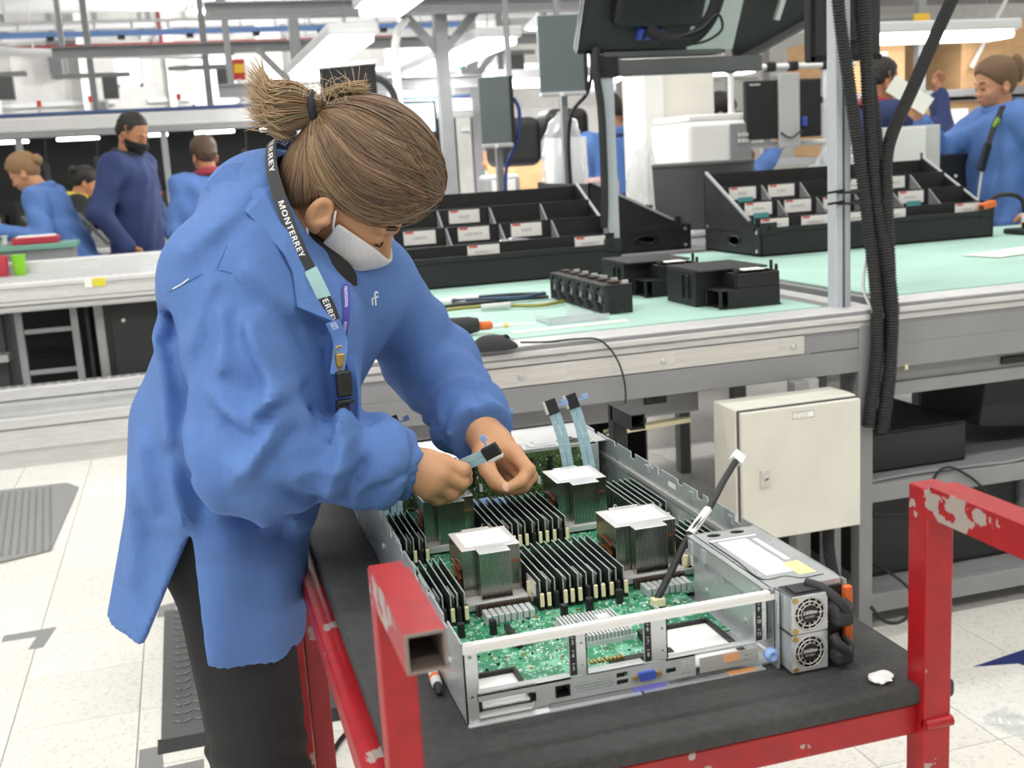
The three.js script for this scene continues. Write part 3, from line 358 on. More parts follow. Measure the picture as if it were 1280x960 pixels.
function workBench(label, x0, x1, z0, z1, top, matX, opt = {}) {
  const t = thing('work_bench', label, 'bench', [(x0 + x1) / 2, 0, (z0 + z1) / 2]);
  const P = (n, g, m, o) => mesh(n, g, m, t, o);
  P('table_top', [rb(x0, top - 0.035, z1, x1, top - 0.004, z0 + 0.012, 0.002)], M.greyPaint);
  P('front_profile', [rb(x0, top - 0.012, z0 - 0.10, x1, top, z0 + 0.01, 0.003), rb(x0, top - 0.030, z0 - 0.01, x1, top - 0.014, z0 + 0.016, 0.004), bx(x0, top - 0.05, z0 - 0.01, x1, top - 0.030, z0 + 0.006)], M.alu, { label: 'bright aluminium edge profile' });
  P('end_profile', [rb(x1 - 0.06, top - 0.012, z1, x1, top + 0.001, z0 - 0.10, 0.003)], M.alu);
  P('desk_mat', [rb(matX[0], top - 0.003, z1 + 0.12, matX[1], top + 0.0035, z0 - 0.105, 0.002)], M.mat, { label: 'pale green antistatic mat' });
  P('fascia', [bx(x0, 0.837, z0 - 0.03, x1 - 0.004, top - 0.05, z0)], M.greyPaint);
  P('lower_fascia', [rb(x0, 0.772, z0 - 0.03, x1, 0.837, z0 + 0.004, 0.002)], M.greyPaint);
  return t;
}
const bench1 = workBench('grey work bench with a pale green mat and silver plate strip behind the red cart', 0.12, 1.822, -2.69, -4.25, BT, [0.12, 1.70]);
{ const P = (n, g, m, o) => mesh(n, g, m, bench1, o);
  const pl = P('cover_strip', [rb(0.60, 0.841, -2.692, 1.58, 0.890, -2.685, 0.001)], M.steel, { label: 'pale metal cover strip' }); for (const x of [0.778, 1.167, 1.547]) mesh('bolt', [lathe([[0, 0], [0.009, 0], [0.009, 0.002], [0.006, 0.005], [0, 0.006]], 14).rotateX(Math.PI / 2).translate(x, 0.864, -2.685)], M.zincMatte, pl);
  P('seam', [bx(1.60, 0.8375, -2.689, 1.775, 0.839, -2.687)], M.black);
  P('under_beam', [bx(0.12, 0.70, -2.80, 1.30, 0.772, -2.765)], M.greyPaint); P('beam_bracket', [rb(1.14, 0.735, -2.766, 1.205, 0.768, -2.758, 0.003), cy(0.008, 0.008, 0.006, 1.175, 0.752, -2.756, 'z', 12)], M.black);
  for (const [x, z] of [[1.69, -2.74], [1.545, -2.66], [0.30, -2.74], [0.30, -4.15], [1.69, -4.15]]) P('leg', [rb(x - 0.022, 0, z - 0.022, x + 0.022, 0.775, z + 0.022, 0.003)], M.greyPaint);
  P('under_shelf', [bx(0.30, 0.10, -4.1, 1.68, 0.13, -2.80)], M.greyPaint);
  P('back_panel', [bx(0.20, 0.13, -4.14, 1.70, 0.90, -4.12)], M.blackMatte);
}
// things in the dark space below the bench
single('cable_tray', 'black cable tray hung in the dark under the bench', 'tray', [rb(0.75, 0.69, -2.95, 1.12, 0.735, -2.80, 0.004)], M.black, [0.9, 0.69, -2.88]);
for (const [x0, y, x1, z, lab] of [[1.03, 0.672, 1.28, -2.78, 'long pale metal strip sticking out under the bench'], [1.075, 0.700, 1.225, -2.80, 'short cream metal strip above the long pale one']]) single('metal_strip', lab, 'strip', [rbc(x1 - x0, 0.012, 0.03, 0.001, (x0 + x1) / 2, y, z, 0, 0.06, 0.02)], M.cream, [(x0 + x1) / 2, y, z], 'loose strips under the bench');
const ipc = thing('computer_case', 'black computer case lying deep under the bench behind the server', 'computer', [0.95, 0.13, -3.4]); mesh('case', [rb(0.7, 0.13, -3.7, 1.25, 0.50, -3.2, 0.008)], M.black, ipc); mesh('front_panel', [rb(0.72, 0.15, -3.2, 1.23, 0.48, -3.192, 0.004)], M.blackGloss, ipc);
// grey electrical box
{ const t = thing('electrical_box', 'cream grey electrical box with a small lock fixed under the bench', 'electrical box', [1.46, 0.398, -2.58]);
  mesh('case', [rb(1.285, 0.398, -2.645, 1.634, 0.752, -2.522, 0.004)], M.boxPaint, t); mesh('gasket', [bx(1.289, 0.402, -2.523, 1.630, 0.748, -2.519)], M.greyDark, t);
  const d = mesh('door', [rb(1.294, 0.402, -2.520, 1.636, 0.744, -2.504, 0.004)], M.boxPaint, t, { label: 'flat cream door' });
  mesh('lock', [rb(1.342, 0.545, -2.505, 1.370, 0.592, -2.498, 0.003), cy(0.008, 0.008, 0.006, 1.356, 0.568, -2.496, 'z', 14)], M.steel, d); mesh('key_slot', [bc(0.011, 0.003, 0.002, 1.356, 0.568, -2.4925, 0, 0, 0.4)], M.black, d);
  const lt = canvasTex(256, 64, (c, w, h) => { c.fillStyle = '#f4f4f0'; c.fillRect(0, 0, w, h); c.strokeStyle = '#555'; c.lineWidth = 5; c.strokeRect(2, 2, w - 4, h - 4); c.fillStyle = '#666'; c.font = '20px sans-serif'; c.fillText('CONTROL DE LUCES', 14, 28); c.fillText('LINEA 1 PRINCIPAL', 14, 52); });
  mesh('label', [quad(0.062, 0.018).translate(1.468, 0.721, -2.5035)], new THREE.MeshStandardMaterial({ map: lt, roughness: 0.6 }), d, { uv: true }); }
single('flexible_conduit', 'black ribbed conduit dropping to the floor beside the electrical box', 'conduit', [corrugated([[1.60, 0.42, -2.60], [1.60, 0.30, -2.60], [1.63, 0.15, -2.59], [1.66, 0.02, -2.58]], 0.017)], M.blackSoft, [1.66, 0, -2.58]);

// second bench on the right
const bench2 = workBench('grey work bench holding the long black bin and a paper sheet on its green mat', 1.868, 4.6, -2.69, -4.62, 0.957, [1.90, 4.5]);
{ const P = (n, g, m, o) => mesh(n, g, m, bench2, o);
  P('under_box', [bx(1.80, 0.725, -2.95, 3.4, 0.772, -2.72)], M.greyPaint); P('drawer_rail', [rb(1.80, 0.686, -2.93, 3.4, 0.724, -2.71, 0.003)], M.greyPaint);
  for (const [y0, y1] of [[0.388, 0.442], [0.055, 0.112]]) P('shelf_beam', [rb(1.755, y0, -2.72, 3.6, y1, -2.685, 0.003)], M.greyPaint);
  P('shelf_board', [bx(1.77, 0.425, -3.4, 3.6, 0.442, -2.72)], M.greyPaint); P('shelf_board', [bx(1.77, 0.095, -3.5, 3.6, 0.112, -2.72)], M.greyPaint);
  for (const [x, z] of [[1.77, -2.705], [3.6, -2.705], [1.77, -3.45], [3.6, -3.45], [2.5, -3.45]]) P('leg', [rb(x - 0.022, 0, z - 0.022, x + 0.022, 0.90, z + 0.022, 0.003)], M.greyPaint);
  P('drawer_catch', [rb(2.24, 0.735, -2.722, 2.33, 0.757, -2.712, 0.003)], M.black); P('peg', [bx(1.895, 0.762, -2.70, 1.905, 0.777, -2.685)], M.cream); }
{ const t = thing('computer_case', 'black computer case on the middle shelf under the right bench', 'computer', [2.0, 0.442, -2.95]); mesh('case', [rb(1.790, 0.4425, -3.2, 2.175, 0.566, -2.78, 0.006)], M.black, t); mesh('front_bezel', [rb(1.80, 0.450, -2.78, 2.165, 0.558, -2.774, 0.003)], M.blackSoft, t); mesh('badge', [bx(1.85, 0.5665, -2.82, 1.89, 0.567, -2.812)], M.greyLight, t); }
{ const t = thing('computer_case', 'black tower computer on the lowest shelf under the right bench', 'computer', [2.1, 0.112, -3.0]); mesh('case', [rb(1.83, 0.1125, -3.3, 2.38, 0.375, -2.80, 0.006)], M.black, t); mesh('side_panel', [rb(1.84, 0.125, -2.80, 2.36, 0.365, -2.795, 0.003)], M.blackSoft, t); }
for (const [y, lab] of [[0.17, 'lower black socket strip beside the tower computer'], [0.27, 'upper black socket strip beside the tower computer']]) { const t = thing('socket_strip', lab, 'socket strip', [1.808, y - 0.03, -2.79]); mesh('housing', [rb(1.80, y - 0.035, -2.80, 1.818, y + 0.05, -2.778, 0.003)], M.blackSoft, t); for (let i = 0; i < 3; i++) mesh('socket', [cy(0.006, 0.006, 0.004, 1.809, y - 0.02 + i * 0.024, -2.777, 'z', 10)], M.greyPaint, t); }
single('paper_stack', 'white paper bundle lying on the middle shelf under the right bench', 'paper', [rbc(0.10, 0.03, 0.08, 0.004, 2.02, 0.585, -3.05, 0, 0.3, 0)], M.paper, [2.02, 0.57, -3.05]);
{ const t = thing('equipment_box', 'dark grey slanted equipment box at the end of the middle shelf', 'equipment', [2.45, 0.442, -3.0]); mesh('case', [turnG(rbc(0.42, 0.16, 0.3, 0.01), 0, 0, -0.12).translate(2.48, 0.575, -2.98)], M.blackSoft, t); mesh('lead', [tube([[2.25, 0.68, -2.86], [2.35, 0.70, -2.82], [2.5, 0.66, -2.8], [2.62, 0.60, -2.82]], 0.006, 20, 6)], M.black, t); }
{ const t = thing('storage_crate', 'light grey plastic crate on the lowest shelf at the bench end', 'crate', [2.42, 0.112, -2.9]); mesh('body', [bx(2.40, 0.1125, -2.95, 2.75, 0.13, -2.72), bx(2.40, 0.13, -2.735, 2.75, 0.38, -2.72), bx(2.40, 0.13, -2.95, 2.415, 0.38, -2.735), bx(2.735, 0.13, -2.95, 2.75, 0.38, -2.735), bx(2.415, 0.13, -2.95, 2.735, 0.38, -2.935)], std(0xaeb2b6, 0.5), t); mesh('rim', [rb(2.385, 0.372, -2.965, 2.765, 0.392, -2.705, 0.004)], std(0xa2a7ab, 0.5), t); }
single('power_cable', 'black cable hanging in a loop from the lower shelf to the floor', 'cable', [tube([[1.80, 0.20, -2.76], [1.86, 0.16, -2.66], [1.90, 0.10, -2.64], [1.86, 0.045, -2.63], [1.80, 0.05, -2.63], [1.77, 0.09, -2.66]], 0.005, 40, 6)], M.black, [1.86, 0.04, -2.63]);
single('grey_cable', 'grey cable lying along the middle shelf under the right bench', 'cable', [tube([[1.78, 0.447, -2.70], [1.95, 0.449, -2.71], [2.15, 0.448, -2.70], [2.3, 0.452, -2.69], [2.55, 0.52, -2.72]], 0.005, 40, 6)], M.greyPaint, [2.0, 0.443, -2.70]);
single('loop_cable', 'thin black cable drooping over the middle shelf beam', 'cable', [tube([[1.79, 0.36, -2.68], [1.90, 0.345, -2.676], [1.97, 0.385, -2.674], [2.0, 0.45, -2.68], [2.04, 0.462, -2.68], [2.10, 0.43, -2.672], [2.17, 0.37, -2.672]], 0.004, 40, 6)], M.black, [1.98, 0.34, -2.676]);

// ---------- bins with label cards ----------
const cardTexs = ['BANDA 1', 'TORNILLO', 'CABLES', 'SOPORTE', 'RISER', 'CLIPS'].map((s, i) => canvasTex(128, 64, (c, w, h) => { c.fillStyle = '#f6f3f1'; c.fillRect(0, 0, w, h); c.fillStyle = '#d84a40'; c.fillRect(6, 6, 34, 9); c.fillStyle = '#8a8a8e'; c.font = '17px sans-serif'; c.textAlign = 'center'; c.fillText(s, w / 2, 42); }));
const cardM = cardTexs.map((t) => new THREE.MeshStandardMaterial({ map: t, roughness: 0.75 }));
function partsBin(label, x0, x1, zf, y0, cols, cards, turn, teal) {          // front wall at zf, rises to the back
  const W = x1 - x0, D = 0.50, t = thing('parts_bin', label, 'bin', turn ? turn.pos : [(x0 + x1) / 2, y0, zf - D / 2], null, turn ? turn.angle : 0), L = { local: true };
  const P = (n, g, m, o = {}) => mesh(n, g, m, t, { ...L, ...o }); const h = W / 2, f = D / 2;
  P('base', [bx(-h, 0, -f, h, 0.006, f)], M.esd);
  P('front_wall', [rb(-h, 0.0, f - 0.008, h, 0.112, f, 0.002), rb(-h, 0.094, f - 0.004, h, 0.114, f + 0.006, 0.002)], M.esd, { label: 'long black front wall' });
  P('back_wall', [bx(-h, 0, -f, h, 0.33, -f + 0.006)], M.esd);
  for (const s of [-1, 1]) { const w = P('side_wall', [plate([[-f, 0], [f, 0], [f, 0.115], [f - 0.06, 0.118], [f - 0.09, 0.14], [-f + 0.02, 0.335], [-f, 0.335]], 0.006, [ringPts(0.02, 0.055, 0.055, 20, 0.018)]).rotateY(-Math.PI / 2).translate(s > 0 ? h : -h + 0.006, 0, 0)], M.esd); mesh('edge_strip', [bar([s * h, 0.142, f - 0.09], [s * h, 0.336, -f + 0.02], 0.010)], M.aluDull, w); mesh('grip_rim', [flat(new THREE.TorusGeometry(0.02, 0.004, 6, 20)).scale(2.6, 1, 1).rotateY(Math.PI / 2).translate(s * (h + 0.001), 0.055, 0.02)], M.blackGloss, w); mesh('side_rail', [bx(s * h - 0.004, 0.095, -f, s * h + 0.004, 0.118, f - 0.05)], M.esd, w); for (const [zz, yy] of [[f - 0.03, 0.095], [-f + 0.03, 0.105], [f - 0.03, 0.02]]) mesh('rivet', [cy(0.008, 0.008, 0.004, s * (h + 0.003), yy, zz, 'x', 10)], M.zinc, w); }
  for (const s of [-1, 1]) mesh('corner_block', [rb(s > 0 ? h - 0.07 : -h, 0.085, f, s > 0 ? h : -h + 0.07, 0.135, f + 0.008, 0.003), cy(0.009, 0.009, 0.005, s * (h - 0.04), 0.108, f + 0.01, 'z', 12)], M.esd, t, L);
  for (let r = 0; r < 3; r++) { const z = f - 0.055 - r * 0.135, yb = 0.075 + r * 0.062, yt = yb + 0.075; const row = P('row_panel', [bx(-h + 0.006, yb - 0.03, z - 0.003, h - 0.006, yt, z + 0.003), bx(-h + 0.006, yt - 0.004, z - 0.007, h - 0.006, yt + 0.002, z + 0.006)], M.esd);
    (cards[r] || []).forEach((u, i) => mesh('label_card', [bc(0.125, 0.056, 0.001, 0, 0, 0)], M.paper, row, L).position.set(-h + u * W, yt - 0.028, z + 0.0042));
    (cards[r] || []).forEach((u, i) => { mesh('card_print', [quad(0.124, 0.055)], cardM[(i + r * 2) % 6], row, { ...L, uv: true }).position.set(-h + u * W, yt - 0.028, z + 0.0052); if (teal && r > 0 && i % 2 === 0) mesh('teal_tag', [bc(0.07, 0.045, 0.002)], std(0x5aa8ac, 0.6), row, L).position.set(-h + u * W + 0.012, yt - 0.07, z + 0.006); }); }
  P('floor_panel', [plate([[f - 0.06, 0.03], [f - 0.06, 0.024], [-f + 0.02, 0.20], [-f + 0.02, 0.206]], W - 0.016).rotateY(-Math.PI / 2).translate(h - 0.008, 0, 0)], M.blackMatte);
  for (let c = 1; c < cols; c++) { const x = -h + W * c / cols; for (let r = 0; r < 2; r++) { const z = f - 0.058 - r * 0.135, yb = 0.075 + r * 0.062; P('divider', [plate([[z, yb + 0.03], [z, yb - 0.03], [z - 0.13, yb + 0.02], [z - 0.13, yb + 0.128], [z - 0.126, yb + 0.132]], 0.004).rotateY(-Math.PI / 2).translate(x, 0, 0), bar([x - 0.002, yb + 0.034, z], [x - 0.002, yb + 0.133, z - 0.128], 0.006)], M.greyPaint); } }
  return t;
}
partsBin('long black parts bin with white cards right behind the fan module', 0.55, 1.62, -4.10, BT + 0.004, 5, [[0.5, 0.9], [0.3, 0.5, 0.7], [0.5]]);
partsBin('black parts bin with teal cards on the right bench behind the cable post', 2.215, 3.315, -4.09, 0.962, 6, [[0.083, 0.25, 0.417, 0.583, 0.917], [0.083, 0.25, 0.417, 0.583, 0.75], [0.083, 0.25, 0.583, 0.75]], null, true);
// ---------- things on the benches ----------
{ // computer mouse
  const t = thing('computer_mouse', 'black computer mouse on the bright bench edge', 'mouse', [0.71, BT, -2.665], null, Math.PI / 2 - 0.15);
  const g = flat(new THREE.SphereGeometry(1, 32, 20)); const p = g.attributes.position; for (let i = 0; i < p.count; i++) { let x = p.getX(i), y = p.getY(i), z = p.getZ(i); y = Math.max(y, -0.1); const w = 0.031 - 0.004 * z * z; p.setXYZ(i, Math.sign(x) * Math.pow(Math.abs(x), 0.8) * w, 0.004 + y * (0.034 + 0.006 * (-z)) * (1 - 0.25 * smooth(0.2, 1, z)), z * 0.058); } g.computeVertexNormals();
  mesh('shell', [g], M.blackSoft, t, { local: true }); mesh('wheel', [cy(0.010, 0.010, 0.006, 0, 0.026, 0.028, 'x', 16)], M.black, t, { local: true }); mesh('button_seam', [tube([[0, 0.036, 0.012], [0, 0.031, 0.032], [0, 0.019, 0.05]], 0.0008, 10, 6)], M.blackGloss, t, { local: true });
}
single('mouse_cable', 'thin black mouse cable hanging over the bench edge', 'cable', [tube([[0.775, BT + 0.012, -2.66], [0.85, BT + 0.003, -2.68], [0.93, BT + 0.003, -2.676], [0.985, BT - 0.004, -2.664], [1.03, 0.88, -2.655], [1.045, 0.78, -2.655], [1.03, 0.70, -2.70], [1.0, 0.66, -2.78]], 0.0024, 60, 6)], M.black, [1.0, 0.66, -2.70]);
{ // handheld torque driver
  const t = thing('torque_driver', 'black handled torque driver lying behind the mouse', 'screwdriver', [0.70, BT + 0.004, -2.90]); const L = (pts, x, y, z) => lathe(pts, 20).rotateZ(-Math.PI / 2).rotateY(-0.12).translate(x, y, z);
  mesh('handle', [L([[0, 0], [0.022, 0.002], [0.026, 0.02], [0.024, 0.14], [0.018, 0.165], [0, 0.168]], 0.57, BT + 0.030, -2.93)], M.blackSoft, t); mesh('collar', [L([[0, 0], [0.012, 0], [0.012, 0.03], [0.008, 0.036], [0, 0.036]], 0.735, BT + 0.026, -2.91)], M.orange, t); mesh('shaft', [L([[0, 0], [0.006, 0], [0.006, 0.05], [0.003, 0.056], [0.003, 0.12], [0, 0.12]], 0.77, BT + 0.022, -2.905)], M.white, t); mesh('yellow_ring', [L([[0.0064, 0], [0.0064, 0.012], [0.005, 0.012], [0.005, 0]], 0.80, BT + 0.022, -2.90)], M.yellow, t); }
single('plastic_wrap', 'small crumpled clear plastic beside the mouse', 'plastic', [(() => { const g = flat(new THREE.IcosahedronGeometry(0.05, 3)); const p = g.attributes.position; for (let i = 0; i < p.count; i++) { const x = p.getX(i), y = p.getY(i), z = p.getZ(i), k = 1 + 0.35 * (fbm(x * 60 + 9, (y + z) * 60 + 5, 64, 5, 3) - 0.5); p.setXYZ(i, x * k, y * k * 0.3 + 0.015, z * k * 0.8); } g.computeVertexNormals(); return g.translate(0.555, BT, -2.70); })()], M.clear, [0.555, BT, -2.70]);
{ // clear bracket
  const t = thing('plastic_bracket', 'clear plastic bracket lying in front of the fan module', 'bracket', [1.02, BT + 0.004, -3.0]); const y = BT + 0.004;
  mesh('plate', [rb(0.94, y, -3.06, 1.12, y + 0.004, -2.94, 0.001), rb(0.94, y, -2.945, 1.12, y + 0.018, -2.94, 0.001), rb(0.94, y, -3.06, 0.945, y + 0.02, -2.94, 0.001)], M.clear, t); mesh('fin', [plate([[0, 0], [0.09, 0], [0.07, 0.02], [0.03, 0.03], [0.0, 0.045]], 0.004).translate(1.02, y, -3.02)], M.clear, t); }
single('white_strip', 'flat white plastic strip along the front of the green mat', 'strip', [rbc(0.34, 0.004, 0.035, 0.001, 0.98, BT + 0.0056, -2.875, 0, 0.03, 0)], M.whiteGloss, [0.98, BT + 0.0036, -2.875]);
{ // bank of six fans
  const x0 = 1.142, x1 = 1.228, z0 = -3.032, L = 0.50, y = BT + 0.004, h = 0.082, n = 6; const t = thing('fan_module', 'black module of six round cooling fans on the green mat', 'fan module', [1.185, y, -3.28]);
  mesh('housing', [rb(x0 + 0.012, y, z0 - L, x1, y + h, z0, 0.002), rb(x0, y + h - 0.004, z0 - L, x1, y + h + 0.002, z0, 0.001)], M.black, t); mesh('end_notch', [bx(x0 + 0.03, y, z0, x0 + 0.034, y + 0.03, z0 + 0.003), bx(x0 + 0.062, y, z0, x0 + 0.066, y + 0.03, z0 + 0.003), bx(x0 + 0.036, y + 0.002, z0, x0 + 0.060, y + 0.014, z0 + 0.002)], M.blackSoft, t);
  for (let i = 0; i < n; i++) { const zc = z0 - L * (i + 0.5) / n, yc = y + h / 2; const f = mesh('fan', [plate(rectPts(-0.040, -0.040, 0.040, 0.040), 0.014, [ringPts(0, 0, 0.036, 24)]).rotateY(-Math.PI / 2).translate(x0 + 0.0135, yc, zc)], M.blackSoft, t); mesh('rotor', [cy(0.014, 0.014, 0.012, x0 + 0.007, yc, zc, 'x', 16)].concat(Array.from({ length: 7 }, (_, k) => bc(0.003, 0.024, 0.014, 0, 0.024, 0, 0, 0.6, 0).rotateX(k / 7 * 6.2832).translate(x0 + 0.008, yc, zc))), std(0x4a4d50, 0.5), f); mesh('fan_label', [cy(0.009, 0.009, 0.001, x0 + 0.0005, yc, zc, 'x', 14)], M.greyPaint, f);
    mesh('latch_tab', [rb(x0 + 0.03, y + h + 0.002, zc - 0.02, x0 + 0.058, y + h + 0.010, zc + 0.02, 0.002)], std(0x3a2d28, 0.6), t); mesh('silver_clip', [bx(x0 + 0.06, y + h + 0.002, zc + 0.022, x0 + 0.078, y + h + 0.012, zc + 0.032)], M.steel, t); } }
for (const [dx, dz, lab] of [[0, 0, 'black plastic air duct with a stepped side, nearer to the bench edge'], [-0.06, -0.40, 'black plastic air duct with a stepped side, farther from the bench edge']]) {
  const x = 1.46 + dx, z = -2.9 + dz, y = BT + 0.004, t = thing('air_duct', lab, 'air duct', [x + 0.08, y, z - 0.15]); const B = (a, b, c, d, e, f) => rb(x + a, y + b, z + c, x + d, y + e, z + f, 0.003);
  mesh('lower_shell', [B(-0.01, 0, 0, 0.175, 0.004, -0.30), B(0.005, 0, 0, 0.17, 0.052, -0.006), B(0.165, 0, -0.006, 0.17, 0.052, -0.30), B(-0.02, 0.05, 0, 0.17, 0.056, -0.10), B(-0.02, 0.0, 0, -0.012, 0.05, -0.012), B(-0.02, 0.0, -0.09, -0.012, 0.05, -0.10)], M.black, t);
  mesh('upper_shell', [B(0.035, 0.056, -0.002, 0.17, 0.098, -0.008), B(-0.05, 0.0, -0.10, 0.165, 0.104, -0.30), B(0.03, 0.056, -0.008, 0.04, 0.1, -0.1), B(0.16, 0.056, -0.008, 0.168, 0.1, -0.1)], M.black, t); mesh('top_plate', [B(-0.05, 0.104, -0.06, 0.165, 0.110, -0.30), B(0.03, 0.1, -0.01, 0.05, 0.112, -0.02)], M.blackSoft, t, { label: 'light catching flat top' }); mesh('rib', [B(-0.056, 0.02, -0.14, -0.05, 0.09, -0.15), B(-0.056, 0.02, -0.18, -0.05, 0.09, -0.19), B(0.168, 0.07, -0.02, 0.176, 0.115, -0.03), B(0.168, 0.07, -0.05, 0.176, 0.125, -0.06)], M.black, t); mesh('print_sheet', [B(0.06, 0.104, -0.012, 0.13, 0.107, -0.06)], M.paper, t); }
{ const cols = [M.black, std(0x2f4c66, 0.5), M.greyDark, std(0x1f2c3a, 0.5), std(0x8f8a3e, 0.5)]; const labs = ['black cable at the back of the cable bundle on the green mat', 'blue cable in the cable bundle on the green mat', 'grey cable with white sleeves in the cable bundle on the mat', 'dark blue cable curling toward the fan module', 'yellow and black cable curving in front of the cable bundle'];
  for (let i = 0; i < 5; i++) { const z = -3.5 - i * 0.02 + (i === 4 ? 0.22 : 0), y = BT + 0.014 + (i % 2) * 0.008; const t = thing('data_cable', labs[i], 'cable', [0.85, BT + 0.004, z], 'cables on the green mat'); const p = [[0.60 + i * 0.02, y, z - 0.04 + i * 0.01], [0.75, y + 0.004, z + 0.015], [0.90, y, z + 0.02 - i * 0.01], [1.03, y, z + (i === 4 ? 0.03 : 0.01)], [1.12, y, z - 0.02 + 0.012 * i]].map((q, n) => [q[0], q[1], q[2] + 0.03 * Math.sin(n * 1.9 + i * 2.1)]); mesh('cord', [tube(p, 0.0058, 40, 8)], cols[i], t); mesh('sleeve', [bar([0.66 + i * 0.05, y + 0.003, z], [0.75 + i * 0.05, y + 0.004, z + 0.012], 0.020, 0.020, true)], i % 2 ? M.white : M.greyLight, t); } 
  for (const [x, z, l] of [[0.60, -3.42, 'white cable plug at the end of the cable bundle'], [0.645, -3.34, 'second white plug lying nearer than the first one']]) single('cable_plug', l, 'plug', [rbc(0.06, 0.018, 0.035, 0.003, x, BT + 0.014, z, 0, 0.5, 0)], M.white, [x, BT + 0.004, z]); }
function bag(label, x, y, z, w, h, d, s, m = M.clear) { const g = flat(new THREE.IcosahedronGeometry(1, 4)), p = g.attributes.position; for (let i = 0; i < p.count; i++) { const a = p.getX(i), b = p.getY(i), c = p.getZ(i), k = 0.85 + 0.5 * (fbm(a * 2.3 + s + 20, b * 2.3 + c * 1.7 + 20, 64, s, 4) - 0.4); p.setXYZ(i, a * w / 2 * k, Math.max(b * k, -0.95) * h / 2 + h / 2 * 0.95, c * d / 2 * k); } const q = flat(mergeVertices(g.deleteAttribute('normal').deleteAttribute('uv'), 1e-5)); q.computeVertexNormals(); q.setAttribute('uv', new THREE.BufferAttribute(new Float32Array(q.attributes.position.count * 2), 2)); return single('plastic_bag', label, 'bag', [q.translate(x, y, z)], m, [x, y, z]); }
{ const t = thing('foil_packet', 'shiny antistatic packet with green boards in the black bin', 'packet', [0.66, 1.045, -4.17]); mesh('packet', [rbc(0.13, 0.20, 0.05, 0.02, 0.68, 1.12, -4.19, -0.3, 0.1, 0)], M.clear, t); for (let i = 0; i < 3; i++) mesh('board', [rbc(0.022, 0.12, 0.012, 0.002, 0.645 + i * 0.032, 1.085, -4.175, -0.3, 0.1, 0)], std(0x4f8a72, 0.5), t); }
bag('clear crumpled bag in the middle of the long black bin', 1.22, 1.03, -4.20, 0.16, 0.09, 0.1, 3); bag('clear flat bag at the right end of the long black bin', 1.48, 1.04, -4.22, 0.12, 0.06, 0.1, 5);
single('paper_sheet', 'white paper sheet lying on the right bench mat', 'paper', [rbc(0.5, 0.003, 0.16, 0.001, 2.98, 0.962 + 0.0025, -3.5, 0, 0.25, 0)], M.paper, [2.98, 0.961, -3.5]);
// aluminium post with the cable bundle between the benches
{ const t = thing('support_post', 'aluminium profile post rising between the two benches', 'post', [1.745, BT, -2.78]); mesh('profile', [rb(1.722, BT - 0.02, -2.80, 1.768, 2.6, -2.755, 0.003)], M.postGrey, t); mesh('groove', [bx(1.742, BT, -2.756, 1.748, 2.6, -2.7535)], M.greyDark, t); for (const y of [1.262, 1.232]) mesh('cable_tie', [flat(new THREE.TorusGeometry(0.052, 0.004, 6, 24)).rotateX(Math.PI / 2).scale(1.15, 1, 0.8).translate(1.785, y, -2.75), bc(0.05, 0.006, 0.008, 1.71, y + 0.004, -2.735, 0, 0, 0.1)], M.black, t); }
for (const [pts, lab] of [
  [[[1.705, 1.95, -2.71], [1.70, 1.78, -2.71], [1.745, 1.52, -2.72], [1.785, 1.25, -2.715], [1.79, 0.95, -2.665], [1.785, 0.80, -2.66], [1.76, 0.62, -2.66]], 'black ribbed cable conduit nearest the aluminium post'],
  [[[1.775, 1.98, -2.73], [1.79, 1.78, -2.73], [1.80, 1.52, -2.725], [1.815, 1.25, -2.71], [1.83, 0.98, -2.655], [1.825, 0.80, -2.652], [1.80, 0.60, -2.66]], 'black ribbed cable conduit in the middle of the bundle'],
  [[[1.80, 1.95, -2.765], [1.805, 1.72, -2.765], [1.835, 1.48, -2.75], [1.85, 1.25, -2.735], [1.838, 0.98, -2.70], [1.845, 0.80, -2.68], [1.83, 0.60, -2.69]], 'black ribbed cable conduit at the outer side of the bundle'],
  [[[2.22, 1.95, -2.79], [2.10, 1.76, -2.78], [1.97, 1.54, -2.76], [1.87, 1.37, -2.735], [1.845, 1.22, -2.70], [1.842, 1.02, -2.68]], 'black ribbed conduit slanting away from the cable bundle']]) single('cable_conduit', lab, 'conduit', [corrugated(pts, 0.0185)], M.blackSoft, pts[pts.length - 1], 'ribbed conduits on the post');
single('thin_cable', 'thin pale cable bowing out at the foot of the post', 'cable', [tube([[1.785, 1.10, -2.70], [1.765, 1.0, -2.69], [1.775, 0.95, -2.67], [1.79, 0.90, -2.655]], 0.004, 20, 6)], M.greyLight, [1.775, 0.9, -2.68]);
{ const t = thing('monitor', 'black monitor hanging behind the cable bundle', 'monitor', [2.03, 1.63, -3.22]); mesh('case', [rb(1.912, 1.642, -3.24, 2.165, 2.0, -3.205, 0.008)], M.blackSoft, t); mesh('bezel', [rb(1.912, 1.642, -3.206, 1.93, 2.0, -3.198, 0.003), rb(1.912, 1.642, -3.206, 2.165, 1.66, -3.198, 0.003)], M.blackGloss, t); mesh('rear_hump', [rb(1.99, 1.70, -3.20, 2.09, 1.95, -3.16, 0.01)], M.black, t); mesh('mount_arm', [bar([2.05, 1.9, -3.24], [2.05, 1.9, -3.5], 0.04), bar([2.05, 1.88, -3.5], [2.05, 2.6, -3.5], 0.04)], M.greyDark, t); }
